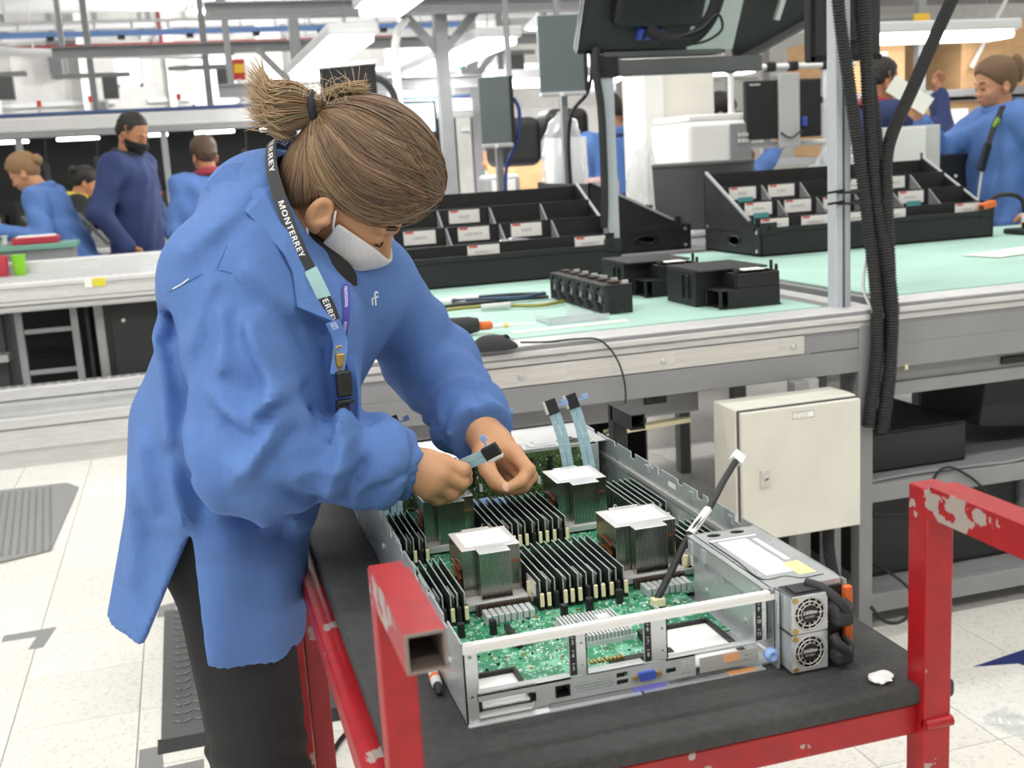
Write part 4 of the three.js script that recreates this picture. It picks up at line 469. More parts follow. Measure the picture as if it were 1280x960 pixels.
// post and monitor arm behind the first bench
{ const t = thing('support_post', 'grey post with a taped cable behind the long black bin', 'post', [1.64, 0, -4.235]); mesh('profile', [rb(1.612, 0, -4.262, 1.662, 1.70, -4.212, 0.003)], M.postGrey, t); mesh('bracket', [rb(1.595, 1.69, -4.26, 1.68, 1.775, -4.20, 0.008), cy(0.012, 0.012, 0.008, 1.615, 1.725, -4.197, 'z', 14), cy(0.009, 0.009, 0.008, 1.60, 1.72, -4.197, 'z', 14)], M.black, t); mesh('cross_beam', [rb(1.68, 1.695, -4.26, 2.30, 1.755, -4.21, 0.004), rb(1.62, 1.765, -4.30, 2.12, 1.785, -4.20, 0.003)], M.greyDark, t); }
single('post_cable', 'black taped cable running down beside the grey post', 'cable', [tube([[1.585, 1.80, -4.19], [1.578, 1.72, -4.185], [1.595, 1.60, -4.19], [1.600, 1.35, -4.195], [1.598, 1.20, -4.2], [1.596, 1.12, -4.21]], 0.016, 30, 8)], M.blackSoft, [1.596, 1.1, -4.2]);
{ const t = thing('monitor', 'large black monitor tilted over the bench, seen from behind', 'monitor', [1.86, 1.78, -4.1]); const R = (g) => g.rotateX(0.5).rotateZ(-0.02).translate(1.83, 1.99, -4.12);
  mesh('case', [R(rbc(0.62, 0.46, 0.035, 0.01, 0, 0, 0))], M.blackSoft, t); mesh('rim', [R(bc(0.62, 0.012, 0.045, 0, -0.226, 0)), R(bc(0.012, 0.46, 0.045, -0.304, 0, 0))], M.blackGloss, t); mesh('rear_box', [R(rbc(0.36, 0.26, 0.07, 0.02, -0.02, 0.02, 0.045))], M.black, t); for (const x of [-0.08, -0.045, 0.0]) mesh('blue_plug', [R(rbc(0.02, 0.05, 0.03, 0.004, x, -0.14, 0.05, 0.3, 0, 0))], std(0x3a4fae, 0.5), t); mesh('grey_plate', [R(rbc(0.20, 0.2, 0.012, 0.004, 0.24, -0.12, 0.02))], M.aluDull, t); for (const [x, c] of [[0.18, M.white], [0.23, M.blueTab], [0.28, M.white]]) mesh('tape_label', [R(bc(0.035, 0.022, 0.002, x, 0.0, 0.028))], c, t); }
single('cable_conduit', 'thick ribbed conduit curling under the tilted monitor', 'conduit', [corrugated([[1.72, 1.84, -4.0], [1.78, 1.80, -3.97], [1.87, 1.80, -3.96], [1.945, 1.86, -3.96], [2.0, 1.97, -3.97], [2.06, 2.15, -3.99]], 0.026)], M.blackSoft, [1.8, 1.8, -3.97]);
single('loop_cable', 'thin black cable looping under the tilted monitor', 'cable', [tube([[1.80, 1.80, -3.95], [1.90, 1.83, -3.93], [1.97, 1.88, -3.93], [1.985, 1.83, -3.93], [1.93, 1.79, -3.94], [1.82, 1.775, -3.97]], 0.005, 40, 6)], M.black, [1.9, 1.78, -3.94]);
{ const t = thing('monitor', 'dark tilted screen with a row of taped labels over the right bench', 'monitor', [2.4, 1.84, -4.2]); const R = (g) => g.rotateX(0.5).rotateZ(0.42).translate(2.40, 2.0, -4.2); mesh('case', [R(rbc(0.55, 0.34, 0.03, 0.008))], M.blackSoft, t); mesh('shelf', [R(rbc(0.55, 0.012, 0.07, 0.003, 0, -0.17, 0.02))], M.greyDark, t); mesh('strut', [bar([2.33, 1.88, -4.15], [2.40, 2.1, -4.12], 0.02)], M.aluDull, t); }
// ---------- distance fields and their skin ----------
const len3 = (x, y, z) => Math.sqrt(x * x + y * y + z * z);
const smin = (a, b, k) => { const h = Math.max(k - Math.abs(a - b), 0) / k; return Math.min(a, b) - h * h * k * 0.25; };
const smax = (a, b, k) => -smin(-a, -b, k);
function cap(p, a, b, ra, rb2 = ra) { const bx_ = b[0] - a[0], by_ = b[1] - a[1], bz_ = b[2] - a[2], px = p[0] - a[0], py = p[1] - a[1], pz = p[2] - a[2]; const t = clamp((px * bx_ + py * by_ + pz * bz_) / (bx_ * bx_ + by_ * by_ + bz_ * bz_ + 1e-12), 0, 1); return len3(px - t * bx_, py - t * by_, pz - t * bz_) - (ra + (rb2 - ra) * t); }
function capT(p, a, b) { const bx_ = b[0] - a[0], by_ = b[1] - a[1], bz_ = b[2] - a[2]; return ((p[0] - a[0]) * bx_ + (p[1] - a[1]) * by_ + (p[2] - a[2]) * bz_) / (bx_ * bx_ + by_ * by_ + bz_ * bz_); }
function ell(p, c, r) { const x = (p[0] - c[0]) / r[0], y = (p[1] - c[1]) / r[1], z = (p[2] - c[2]) / r[2], k0 = len3(x, y, z), k1 = len3(x / r[0], y / r[1], z / r[2]); return k1 < 1e-9 ? -Math.min(...r) : k0 * (k0 - 1) / k1; }
function seg2(u, v, a) { const bu = a[2] - a[0], bv = a[3] - a[1], pu = u - a[0], pv = v - a[1], t = clamp((pu * bu + pv * bv) / (bu * bu + bv * bv), 0, 1), x = pu - t * bu, y = pv - t * bv; return x * x + y * y; }
const chain = (p, pts, r, k = 0.01) => { let d = 1e9; for (let i = 0; i + 1 < pts.length; i++) d = smin(d, cap(p, pts[i], pts[i + 1], r[i], r[i + 1]), k); return d; };
function skinOf(f, lo, hi, cell) {                                     // surface nets over a grid, empty blocks skipped
  const n = [0, 1, 2].map((i) => Math.ceil((hi[i] - lo[i]) / cell) + 1), [nx, ny, nz] = n, val = new Float32Array(nx * ny * nz), B = 8, R = B * cell * 0.9;
  const p = [0, 0, 0], at = (i, j, k) => (k * ny + j) * nx + i;
  for (let k = 0; k < nz; k += B) for (let j = 0; j < ny; j += B) for (let i = 0; i < nx; i += B) {
    p[0] = lo[0] + (i + B / 2) * cell; p[1] = lo[1] + (j + B / 2) * cell; p[2] = lo[2] + (k + B / 2) * cell; const c = f(p), far = Math.abs(c) > R * 1.9;
    for (let c3 = k; c3 < Math.min(k + B, nz); c3++) for (let b = j; b < Math.min(j + B, ny); b++) for (let a = i; a < Math.min(i + B, nx); a++) { if (far) val[at(a, b, c3)] = c; else { p[0] = lo[0] + a * cell; p[1] = lo[1] + b * cell; p[2] = lo[2] + c3 * cell; val[at(a, b, c3)] = f(p); } }
  }
  const vid = new Int32Array(nx * ny * nz).fill(-1), pos = [], idx = [], E = [[0, 1], [2, 3], [4, 5], [6, 7], [0, 2], [1, 3], [4, 6], [5, 7], [0, 4], [1, 5], [2, 6], [3, 7]], v = new Float32Array(8);
  for (let k = 0; k < nz - 1; k++) for (let j = 0; j < ny - 1; j++) for (let i = 0; i < nx - 1; i++) {
    let m = 0; for (let q = 0; q < 8; q++) { v[q] = val[at(i + (q & 1), j + ((q >> 1) & 1), k + (q >> 2))]; if (v[q] < 0) m |= 1 << q; }
    if (m === 0 || m === 255) continue;
    let x = 0, y = 0, z = 0, c = 0; for (const [a, b] of E) { if ((v[a] < 0) === (v[b] < 0)) continue; const t = v[a] / (v[a] - v[b]); x += (a & 1) + t * ((b & 1) - (a & 1)); y += ((a >> 1) & 1) + t * (((b >> 1) & 1) - ((a >> 1) & 1)); z += (a >> 2) + t * ((b >> 2) - (a >> 2)); c++; }
    vid[at(i, j, k)] = pos.length / 3; pos.push(lo[0] + (i + x / c) * cell, lo[1] + (j + y / c) * cell, lo[2] + (k + z / c) * cell);
  }
  const quadF = (a, b, c, d, flip) => { if (a < 0 || b < 0 || c < 0 || d < 0) return; flip ? idx.push(a, c, b, a, d, c) : idx.push(a, b, c, a, c, d); };
  for (let k = 1; k < nz - 1; k++) for (let j = 1; j < ny - 1; j++) for (let i = 1; i < nx - 1; i++) {
    const s = val[at(i, j, k)] < 0;
    if (s !== val[at(i + 1, j, k)] < 0) quadF(vid[at(i, j - 1, k - 1)], vid[at(i, j, k - 1)], vid[at(i, j, k)], vid[at(i, j - 1, k)], !s);
    if (s !== val[at(i, j + 1, k)] < 0) quadF(vid[at(i - 1, j, k - 1)], vid[at(i - 1, j, k)], vid[at(i, j, k)], vid[at(i, j, k - 1)], !s);
    if (s !== val[at(i, j, k + 1)] < 0) quadF(vid[at(i - 1, j - 1, k)], vid[at(i, j - 1, k)], vid[at(i, j, k)], vid[at(i - 1, j, k)], !s);
  }
  const g = new THREE.BufferGeometry(); g.setAttribute('position', new THREE.Float32BufferAttribute(pos, 3)); g.setIndex(idx); g.computeVertexNormals(); g.setAttribute('uv', new THREE.Float32BufferAttribute(new Float32Array(pos.length / 3 * 2), 2)); return flat(g);
}
// strip of cloth along points, width axis given per point (or one for all)
function ribbon(pts, wdir, w, t = 0.0012, seg = 40) {
  const c = new THREE.CatmullRomCurve3(pts.map((p) => V(...p))), W = Array.isArray(wdir[0]) ? new THREE.CatmullRomCurve3(wdir.map((p) => V(...p))) : null, pos = [], uv = [], idx = [];
  for (let i = 0; i <= seg; i++) { const s = i / seg, p = c.getPoint(s), tg = c.getTangent(s), d = (W ? W.getPoint(s) : V(...wdir)).clone(); d.addScaledVector(tg, -d.dot(tg)).normalize(); const nn = new THREE.Vector3().crossVectors(tg, d); for (const [a, b] of [[-1, 1], [1, 1], [1, -1], [-1, -1]]) { pos.push(p.x + d.x * a * w / 2 + nn.x * b * t / 2, p.y + d.y * a * w / 2 + nn.y * b * t / 2, p.z + d.z * a * w / 2 + nn.z * b * t / 2); uv.push(s, (a + 1) / 2); } }
  for (let i = 0; i < seg; i++) for (let j = 0; j < 4; j++) { const a = i * 4 + j, b = i * 4 + (j + 1) % 4; idx.push(a, b, a + 4, b, b + 4, a + 4); }
  const g = new THREE.BufferGeometry(); g.setAttribute('position', new THREE.Float32BufferAttribute(pos, 3)); g.setAttribute('uv', new THREE.Float32BufferAttribute(uv, 2)); g.setIndex(idx); const q = flat(g); q.computeVertexNormals(); return q;
}
// many thin tapered tubes in one geometry; each strand {pts:[V..], r, col:[r,g,b], tip}
function strands(list, seg = 14) {
  const pos = [], col = [], idx = [], nor = [];
  for (const s of list) { const c = new THREE.CatmullRomCurve3(s.pts), base = pos.length / 3; let prev = null;
    for (let i = 0; i <= seg; i++) { const t = i / seg, p = c.getPoint(t), tg = c.getTangent(t); let a = prev ? prev.clone().addScaledVector(tg, -prev.dot(tg)) : new THREE.Vector3().crossVectors(tg, Math.abs(tg.y) < 0.9 ? V(0, 1, 0) : V(1, 0, 0)); a.normalize(); prev = a; const b = new THREE.Vector3().crossVectors(tg, a), r = s.r * (t < 0.08 ? 0.4 + t * 7.5 : t > 0.85 ? Math.max(0.05, (1 - t) / 0.15 * (s.blunt ? 0.6 : 1) + (s.blunt ? 0.4 : 0)) : 1), tc = s.tip ? t * t : 0;
      for (let j = 0; j < 4; j++) { const cx = [a.x, b.x, -a.x, -b.x][j], cy2 = [a.y, b.y, -a.y, -b.y][j], cz = [a.z, b.z, -a.z, -b.z][j]; pos.push(p.x + r * cx, p.y + r * cy2, p.z + r * cz); nor.push(cx, cy2, cz); for (let q = 0; q < 3; q++) col.push(s.col[q] + (s.tip ? (s.tip[q] - s.col[q]) * tc : 0)); } }
    for (let i = 0; i < seg; i++) for (let j = 0; j < 4; j++) { const a = base + i * 4 + j, b = base + i * 4 + (j + 1) % 4; idx.push(a, b, a + 4, b, b + 4, a + 4); } }
  const g = new THREE.BufferGeometry(); g.setAttribute('position', new THREE.Float32BufferAttribute(pos, 3)); g.setAttribute('normal', new THREE.Float32BufferAttribute(nor, 3)); g.setAttribute('uv', new THREE.Float32BufferAttribute(new Float32Array(pos.length / 3 * 2), 2)); g.setAttribute('color', new THREE.Float32BufferAttribute(col, 3)); g.setIndex(idx); return flat(g);
}
const weave = dataTex(256, (u, v) => grey(0.5 + 0.25 * Math.sin(u * 256 * 1.5708) * 0.6 + 0.25 * Math.sin(v * 256 * 1.5708) * 0.6 + 0.3 * (fbm(u * 40, v * 4, 40, 201, 3) - 0.5)), 0.06);
const clothCol = dataTex(256, (u, v) => { const k = 0.93 + 0.10 * (fbm(u * 60, v * 6, 60, 211, 3) - 0.5) + 0.10 * (fbm(u * 6, v * 60, 60, 217, 3) - 0.5) + 0.08 * (fbm(u * 4, v * 4, 4, 223, 3) - 0.5); return [k, k, k]; }, 0.16);
const denim = (c, r = 0.82) => std(c, r, 0, { map: clothCol, bumpMap: weave, bumpScale: 0.0004 });
const C_ = { coat: denim(0x587dbd), navy: denim(0x2c3a68), trousers: denim(0x1e1f22), shirt: denim(0x1e2022), mask: std(0xe6e4e6, 0.85, 0, { map: clothCol }), maskBlack: std(0x17181b, 0.8), hair: new THREE.MeshStandardMaterial({ vertexColors: true, roughness: 0.42 }), hairCap: std(0x5a4434, 0.6), hairDark: std(0x1a1513, 0.55), brow: std(0x3a2a20, 0.8) };
// head in its own axes: x to the face, y to the crown, z to the right ear
function headField(p, soft) {
  let d = ell(p, [-0.006, 0.012, 0], [0.101, 0.092, 0.076]);
  d = smin(d, ell(p, [0.033, -0.058, 0], [0.060, 0.072, 0.058]), 0.03);
  d = smin(d, ell(p, [0.056, -0.112, 0], [0.034, 0.028, 0.034]), 0.03);
  const z = Math.abs(p[2]), q = [p[0], p[1], z];
  d = smin(d, ell(q, [0.062, -0.072, 0.034], [0.026, 0.026, 0.022]), 0.02);
  if (soft) return smin(d, cap(p, [0.088, -0.040, 0], [0.099, -0.068, 0], 0.007, 0.013), 0.03);
  d = smin(d, cap(p, [0.090, -0.032, 0], [0.107, -0.070, 0], 0.007, 0.012), 0.014);
  d = smin(d, ell(q, [0.100, -0.074, 0.010], [0.010, 0.008, 0.008]), 0.008);
  d = smin(d, cap(q, [0.094, -0.020, 0.008], [0.078, -0.020, 0.046], 0.008), 0.016);
  d = smax(d, -ell(q, [0.100, -0.042, 0.033], [0.016, 0.011, 0.018]), 0.012);
  d = smin(d, ell(q, [0.080, -0.043, 0.033], [0.012, 0.012, 0.014]), 0.006);
  d = smin(d, cap(q, [0.093, -0.100, 0], [0.088, -0.100, 0.020], 0.006), 0.008);
  let e = ell(q, [-0.014, -0.050, 0.078], [0.019, 0.031, 0.009]);                     // ear
  e = smax(e, -ell(q, [-0.010, -0.044, 0.091], [0.012, 0.021, 0.012]), 0.004); e = smin(e, cap(q, [0.003, -0.052, 0.080], [0.001, -0.058, 0.082], 0.006), 0.006); e = smin(e, cap(q, [-0.008, -0.070, 0.078], [-0.004, -0.078, 0.076], 0.008, 0.007), 0.008);
  return smin(d, e, 0.008);
}
const frame = (c, x, y) => { const X = V(...x).normalize(), Z = new THREE.Vector3().crossVectors(X, V(...y)).normalize(), Y = new THREE.Vector3().crossVectors(Z, X); return new THREE.Matrix4().makeBasis(X, Y, Z).setPosition(...c); };
// ---------- the woman working at the server ----------
{
  const person = thing('person', 'woman in a blue work coat and white mask bending over the open server', 'person', [0.0, 0, -1.64]);
  const J = { hipR: [0.012, 0.90, -1.610], hipL: [0.03, 0.89, -1.730], pel: [0.034, 0.91, -1.655], waist: [0.048, 1.04, -1.680], chest: [0.115, 1.20, -1.672], neck: [0.148, 1.345, -1.70],
    shR: [0.048, 1.272, -1.580], shL: [0.272, 1.225, -1.775], elR: [0.053, 1.046, -1.452], wrR: [0.258, 0.990, -1.536], elL: [0.388, 1.062, -1.862], wrL: [0.402, 0.998, -1.632], kneeR: [0.030, 0.50, -1.580], kneeL: [0.015, 0.49, -1.760], ankR: [0.0, 0.085, -1.60], ankL: [-0.01, 0.085, -1.80] };
  const HM = frame([0.2459, 1.3857, -1.643], [0.744, -0.661, 0.098], [0.569, 0.703, 0.425]).multiply(new THREE.Matrix4().makeScale(0.9, 0.9, 0.9)), HI = HM.clone().invert(), hv = V(0, 0, 0);
  const toHead = (p) => { hv.set(p[0], p[1], p[2]).applyMatrix4(HI); return [hv.x, hv.y, hv.z]; };
  // body: head, hands and everything under the clothes
  const nk = toHead([0.150, 1.345, -1.705]);
  const headGeo = skinOf((p) => { let d = headField(p); return smin(d, cap(p, [-0.025, -0.070, 0], nk, 0.050, 0.052), 0.03); }, [-0.20, -0.22, -0.15], [0.135, 0.12, 0.105], 0.0034).applyMatrix4(HM);
  const handR = { palm: [[0.252, 0.9905, -1.5385], [0.2887, 0.9819, -1.5143], [0.3066, 0.9776, -1.5041]], f: [[[0.3117, 0.9952, -1.4937], [0.3396, 0.9821, -1.4853], [0.3463, 0.9612, -1.5067], [0.3346, 0.9495, -1.5394]], [[0.309, 0.9813, -1.4863], [0.3363, 0.965, -1.4859], [0.3373, 0.9481, -1.5119], [0.3228, 0.9434, -1.5414]], [[0.301, 0.9674, -1.491], [0.3239, 0.9488, -1.4966], [0.3219, 0.9365, -1.5191], [0.3097, 0.9351, -1.5434]], [[0.289, 0.9556, -1.5025], [0.3077, 0.9391, -1.5096], [0.3058, 0.9315, -1.5277], [0.2959, 0.9324, -1.5465]], [[0.279, 0.9679, -1.5535], [0.3135, 0.9698, -1.5653], [0.3398, 0.9636, -1.5567], [0.356, 0.9618, -1.5359]]] };
  const handL = { palm: [[0.4035, 1.002, -1.634], [0.414, 0.9814, -1.6077], [0.4289, 0.9698, -1.5797]], f: [[[0.4362, 0.9758, -1.5659], [0.4484, 0.9544, -1.5369], [0.4333, 0.9423, -1.526], [0.4094, 0.9364, -1.5198]], [[0.4425, 0.9624, -1.5753], [0.4562, 0.9395, -1.5529], [0.4404, 0.9305, -1.5396], [0.4203, 0.9286, -1.5342]], [[0.4374, 0.9532, -1.5854], [0.4503, 0.9289, -1.5682], [0.4373, 0.9218, -1.5598], [0.4164, 0.9235, -1.5555]], [[0.4294, 0.9476, -1.6024], [0.4393, 0.9232, -1.5893], [0.4287, 0.917, -1.5804], [0.41, 0.9196, -1.5756]], [[0.3929, 0.9749, -1.5812], [0.3924, 0.9566, -1.5564], [0.3971, 0.944, -1.5366], [0.4047, 0.9395, -1.5177]]] };
  const handField = (H, el) => (p) => {
    const [w, m, k] = H.palm; let d = cap(p, w, m, 0.0235, 0.028); 
    for (let i = 0; i < 4; i++) d = smin(d, cap(p, [w[0] * 0.6 + m[0] * 0.4, w[1] * 0.6 + m[1] * 0.4, w[2] * 0.6 + m[2] * 0.4], H.f[i][0], 0.018, 0.0118), 0.018);
    let fing = 1e9; H.f.forEach((c, i) => { const r = i === 4 ? [0.016, 0.0125, 0.0115, 0.0085] : i === 3 ? [0.0105, 0.009, 0.008, 0.0065] : [0.012, 0.0105, 0.0095, 0.0075]; const f = chain(p, c, r, 0.004); fing = Math.min(fing, f); if (i === 4) d = smin(d, cap(p, m, c[0], 0.020, 0.015), 0.02); });
    d = smin(d, fing, 0.006);
    return smin(d, cap(p, el, w, 0.036, 0.0235), 0.012);
  };
  const near = (a, b, t) => [a[0] + (b[0] - a[0]) * t, a[1] + (b[1] - a[1]) * t, a[2] + (b[2] - a[2]) * t];
  const box = (pts, m) => [[0, 1, 2].map((i) => Math.min(...pts.map((p) => p[i])) - m), [0, 1, 2].map((i) => Math.max(...pts.map((p) => p[i])) + m)];
  const hr = near(J.wrR, J.elR, 0.3), hl = near(J.wrL, J.elL, 0.3), bR = box([...handR.palm, ...handR.f.flat(), hr], 0.022), bL = box([...handL.palm, ...handL.f.flat(), hl], 0.022);
  const hrG = skinOf(handField(handR, hr), bR[0], bR[1], 0.0028), hlG = skinOf(handField(handL, hl), bL[0], bL[1], 0.0028);
  const core = skinOf((p) => { let d = smin(cap(p, J.pel, J.waist, 0.075, 0.075), cap(p, J.waist, J.chest, 0.085, 0.10), 0.05); d = smin(d, cap(p, J.chest, J.neck, 0.09, 0.05), 0.05); for (const s of ['R', 'L']) { d = smin(d, cap(p, J.chest, J['sh' + s], 0.07, 0.045), 0.04); d = smin(d, chain(p, [J['sh' + s], J['el' + s], J['wr' + s]], [0.045, 0.038, 0.025]), 0.03); d = smin(d, chain(p, [J['hip' + s], J['knee' + s], J['ank' + s]], [0.06, 0.045, 0.03]), 0.03); } return smin(d, cap(p, J.neck, [0.19, 1.365, -1.675], 0.045, 0.042), 0.03); }, [-0.2, 0.02, -2.0], [0.5, 1.45, -1.35], 0.016);
  mesh('body', [headGeo, hrG, hlG, core], new THREE.MeshPhysicalMaterial({ color: 0xc6946e, roughness: 0.5, sheen: 0.2 }), person, { label: 'tan skin' });
  mesh('fingernail', [flat(new THREE.SphereGeometry(1, 12, 8)).scale(0.0058, 0.0075, 0.0022).rotateX(-0.5).rotateY(0.1).translate(0.4052, 0.9420, -1.5092)], std(0xd2a590, 0.35), person);
  // trousers and shoes
  mesh('trousers', [skinOf((p) => { let d = smin(cap(p, J.hipR, J.kneeR, 0.084, 0.066), cap(p, J.hipL, J.kneeL, 0.080, 0.066), 0.03); for (const s of ['R', 'L']) { const k = J['knee' + s], a = J['ank' + s]; d = smin(d, cap(p, k, a, 0.064, 0.050), 0.02); } d = smin(d, ell(p, [0.0, 0.93, -1.655], [0.10, 0.12, 0.125]), 0.05); const y = p[1]; d += 0.0035 * Math.sin(y * 130 + p[0] * 40 + 2 * Math.sin(p[2] * 30)) * smooth(0.66, 0.56, y) * smooth(0.36, 0.46, y); return Math.max(d, 0.075 - y, y - 1.0); }, [-0.22, 0.05, -1.95], [0.2, 1.03, -1.40], 0.0085)], C_.trousers, person, { label: 'dark grey trousers' });
  for (const s of ['R', 'L']) { const a = J['ank' + s]; mesh('shoe', [skinOf((p) => { const q = [p[0] - a[0], p[1], p[2] - a[2]]; let d = smin(ell(q, [0.085, 0.045, 0], [0.10, 0.042, 0.042]), ell(q, [-0.01, 0.06, 0], [0.055, 0.058, 0.040]), 0.04); return Math.max(d, 0.004 - p[1]); }, [a[0] - 0.09, -0.02, a[2] - 0.07], [a[0] + 0.21, 0.14, a[2] + 0.07], 0.008)], M.blackSoft, person); }
  // coat
  const folds = [[-0.468, 1.222, -0.424, 1.045, 0.014, -0.010], [-0.485, 1.197, -0.456, 0.963, 0.018, 0.008], [-0.459, 1.185, -0.427, 1.061, 0.012, 0.007], [-0.339, 1.215, -0.308, 1.134, 0.016, 0.012], [-0.308, 1.134, -0.326, 1.122, 0.012, 0.01], [-0.376, 1.233, -0.374, 1.169, 0.012, 0.006], [-0.298, 1.228, -0.34, 1.283, 0.02, 0.006], [-0.306, 1.102, -0.33, 1.056, 0.012, 0.01], [-0.325, 1.082, -0.355, 1.041, 0.014, 0.007], [-0.293, 1.08, -0.313, 1.06, 0.01, -0.004], [-0.364, 1.105, -0.33, 1.09, 0.012, -0.005], [-0.354, 1.057, -0.26, 1.004, 0.016, 0.006], [-0.381, 1.138, -0.335, 1.098, 0.014, 0.008], [-0.322, 1.05, -0.283, 0.984, 0.014, -0.006], [-0.235, 1.055, -0.255, 0.993, 0.012, 0.007], [-0.222, 1.017, -0.246, 0.971, 0.01, -0.006], [-0.285, 1.037, -0.237, 1.024, 0.012, 0.006], [-0.422, 1.087, -0.389, 1.001, 0.02, 0.008], [-0.467, 1.048, -0.431, 0.982, 0.016, -0.006], [-0.515, 1.051, -0.499, 0.955, 0.02, 0.007], [-0.534, 1.009, -0.547, 0.883, 0.02, 0.008], [-0.502, 0.96, -0.528, 0.84, 0.018, -0.006], [-0.392, 0.959, -0.347, 0.903, 0.02, -0.006], [-0.343, 0.956, -0.31, 0.891, 0.018, 0.007], [-0.411, 1.002, -0.36, 0.957, 0.02, -0.004], [-0.435, 0.961, -0.35, 0.941, 0.014, -0.003], [-0.317, 0.954, -0.351, 0.914, 0.012, -0.006], [-0.369, 1.348, -0.425, 1.309, 0.02, 0.005], [-0.335, 1.378, -0.381, 1.317, 0.016, -0.004], [-0.39, 1.27, -0.419, 1.193, 0.012, 0.004], [-0.275, 1.206, -0.266, 1.078, 0.014, -0.006], [-0.248, 1.204, -0.243, 1.077, 0.016, 0.006]];
  const skirtC = (y) => [-0.022 + (y - 0.75) * 0.19, -1.66], lerp = (a, b, t) => a + (b - a) * t;
  const skirt = (p) => { const y = p[1], t = clamp((1.08 - y) / 0.36, 0, 1), c = skirtC(y), dx = p[0] - c[0], dz = p[2] - c[1], u = dx * 0.985 + dz * 0.17, s = -dx * 0.17 + dz * 0.985, A = lerp(0.122, u < 0 ? 0.150 : 0.138, t), B = lerp(0.158, 0.200, t), a = Math.atan2(s / B, u / A); const k = Math.sqrt((u / A) ** 2 + (s / B) ** 2); const w = 1 + t * (0.030 * Math.sin(5 * a + 0.6) + 0.018 * Math.sin(9 * a + 2)); return (k - w) * Math.min(A, B) * 0.9; };
  const sleeve = (p, sh, el, wr, r, ph) => {
    const t1 = clamp(capT(p, sh, el), 0, 1), t2 = clamp(capT(p, el, wr), 0, 1.2); let a = cap(p, sh, el, r[0], r[1]), b = cap(p, el, wr, r[1], r[2]);
    const gx = p[0] - wr[0], gy = p[1] - wr[1], gz = p[2] - wr[2]; const ang = Math.atan2(gy, Math.abs(gx) > Math.abs(gz) ? gz : gx);
    b += (t2 > 0.55 ? 1 : 0) * 0.0035 * Math.sin(ang * 9 + 3 * Math.sin(t2 * 6)) * smooth(0.72, 0.95, t2) + 0.005 * Math.sin(t2 * 17 + ang * 1.6 + ph) * smooth(0.0, 0.25, t2) * smooth(1, 0.8, t2) - 0.010 * smooth(0.62, 0.84, t2) * smooth(0.98, 0.86, t2);
    a += 0.0045 * Math.sin(t1 * 15 + ph + (p[2] + p[0]) * 26) * smooth(0.25, 0.6, t1);
    return smax(smin(a, b, 0.04), (t2 - 1.04) * 0.24, 0.006);
  };
  const coatOuter = (p) => {
    let d = cap(p, [0.04, 1.0, -1.665], J.waist, 0.120, 0.125);
    d = smin(d, cap(p, J.waist, J.chest, 0.125, 0.128), 0.06);
    d = smin(d, cap(p, [0.03, 1.06, -1.70], [0.110, 1.34, -1.725], 0.095, 0.082), 0.06);          // back
    d = smin(d, cap(p, J.shR, [0.125, 1.345, -1.69], 0.078, 0.080), 0.05); d = smin(d, cap(p, [0.15, 1.340, -1.71], J.shL, 0.076, 0.072), 0.05);
    d = smin(d, cap(p, [0.06, 1.23, -1.60], [0.045, 1.03, -1.60], 0.095, 0.10), 0.05); d = smin(d, cap(p, [0.235, 1.21, -1.72], [0.10, 1.03, -1.73], 0.08, 0.09), 0.05);
    d = smin(d, cap(p, [0.16, 1.20, -1.60], [0.125, 1.04, -1.60], 0.066, 0.085), 0.05);              // chest front
    d = smin(d, smax(skirt(p), p[1] - 1.08, 0.03), 0.05);
    d = smin(d, sleeve(p, J.shR, J.elR, J.wrR, [0.074, 0.072, 0.052], 0.4), 0.022);
    d = smin(d, sleeve(p, J.shL, J.elL, J.wrL, [0.074, 0.070, 0.052], 1.7), 0.022);
    const u = p[0] * 0.958 + p[2] * 0.281, w = p[2] - p[0] * 0.28;                                    // pressed folds on the side of the working arm
    if (w > -1.72 && u < -0.15) { const m = smooth(-1.70, -1.60, w); for (const f of folds) { const q = seg2(u, p[1], f), s = f[4] * f[4] * 0.7; if (q < s * 6) d -= m * (p[1] < 1.0 ? 1 + 1.3 * smooth(0.9, 1.0, p[1]) : 2.3) * f[5] * Math.exp(-q / s); } }
    return d;
  };
  const coatF = (p) => {
    let d = coatOuter(p); const y = p[1];
    if (y < 1.02) { const u = p[0] * 0.958 + p[2] * 0.281; d = smax(d, -Math.max(skirt(p) + 0.017, y - 0.99), 0.003); d = smax(d, (u < -0.46 ? 0.778 + (u + 0.46) * -0.15 : 0.772 - 0.55 * clamp(u + 0.45, 0, 0.14)) - y, 0.006); const t = (0.948 - y) / 0.15; if (t > 0) { const l = -0.451 - 0.078 * t, r = -0.451 + 0.008 * t, c = (l + r) / 2, h = (r - l) / 2; d = smax(d, h - Math.abs(u - c), 0.004); } }
    d = smax(d, -cap(p, [0.165, 1.37, -1.675], [0.225, 1.36, -1.63], 0.056, 0.075), 0.012);
    return d;
  };
  mesh('coat', [skinOf(coatF, [-0.24, 0.70, -2.0], [0.52, 1.47, -1.34], 0.0062)], C_.coat, person, { label: 'blue cotton work coat with a side slit' });
  mesh('shirt', [skinOf((p) => smin(cap(p, [0.165, 1.285, -1.66], [0.195, 1.25, -1.615], 0.040, 0.032), cap(p, [0.195, 1.24, -1.61], [0.185, 1.14, -1.605], 0.03, 0.04), 0.03), [0.06, 1.02, -1.76], [0.29, 1.43, -1.53], 0.009)], C_.shirt, person, { label: 'black shirt in the coat opening' });
  // collar: turned down leaf round the neck, and two lapels
  const onCoat = (q, off) => { const p = [...q]; for (let i = 0; i < 6; i++) { const e = 0.004, d = coatOuter(p), g = [0, 1, 2].map((a) => { const h = [...p]; h[a] += e; return coatOuter(h) - d; }), n = len3(...g) || 1; for (let a = 0; a < 3; a++) p[a] += g[a] / n * (off - d) * 0.9; } return p; };
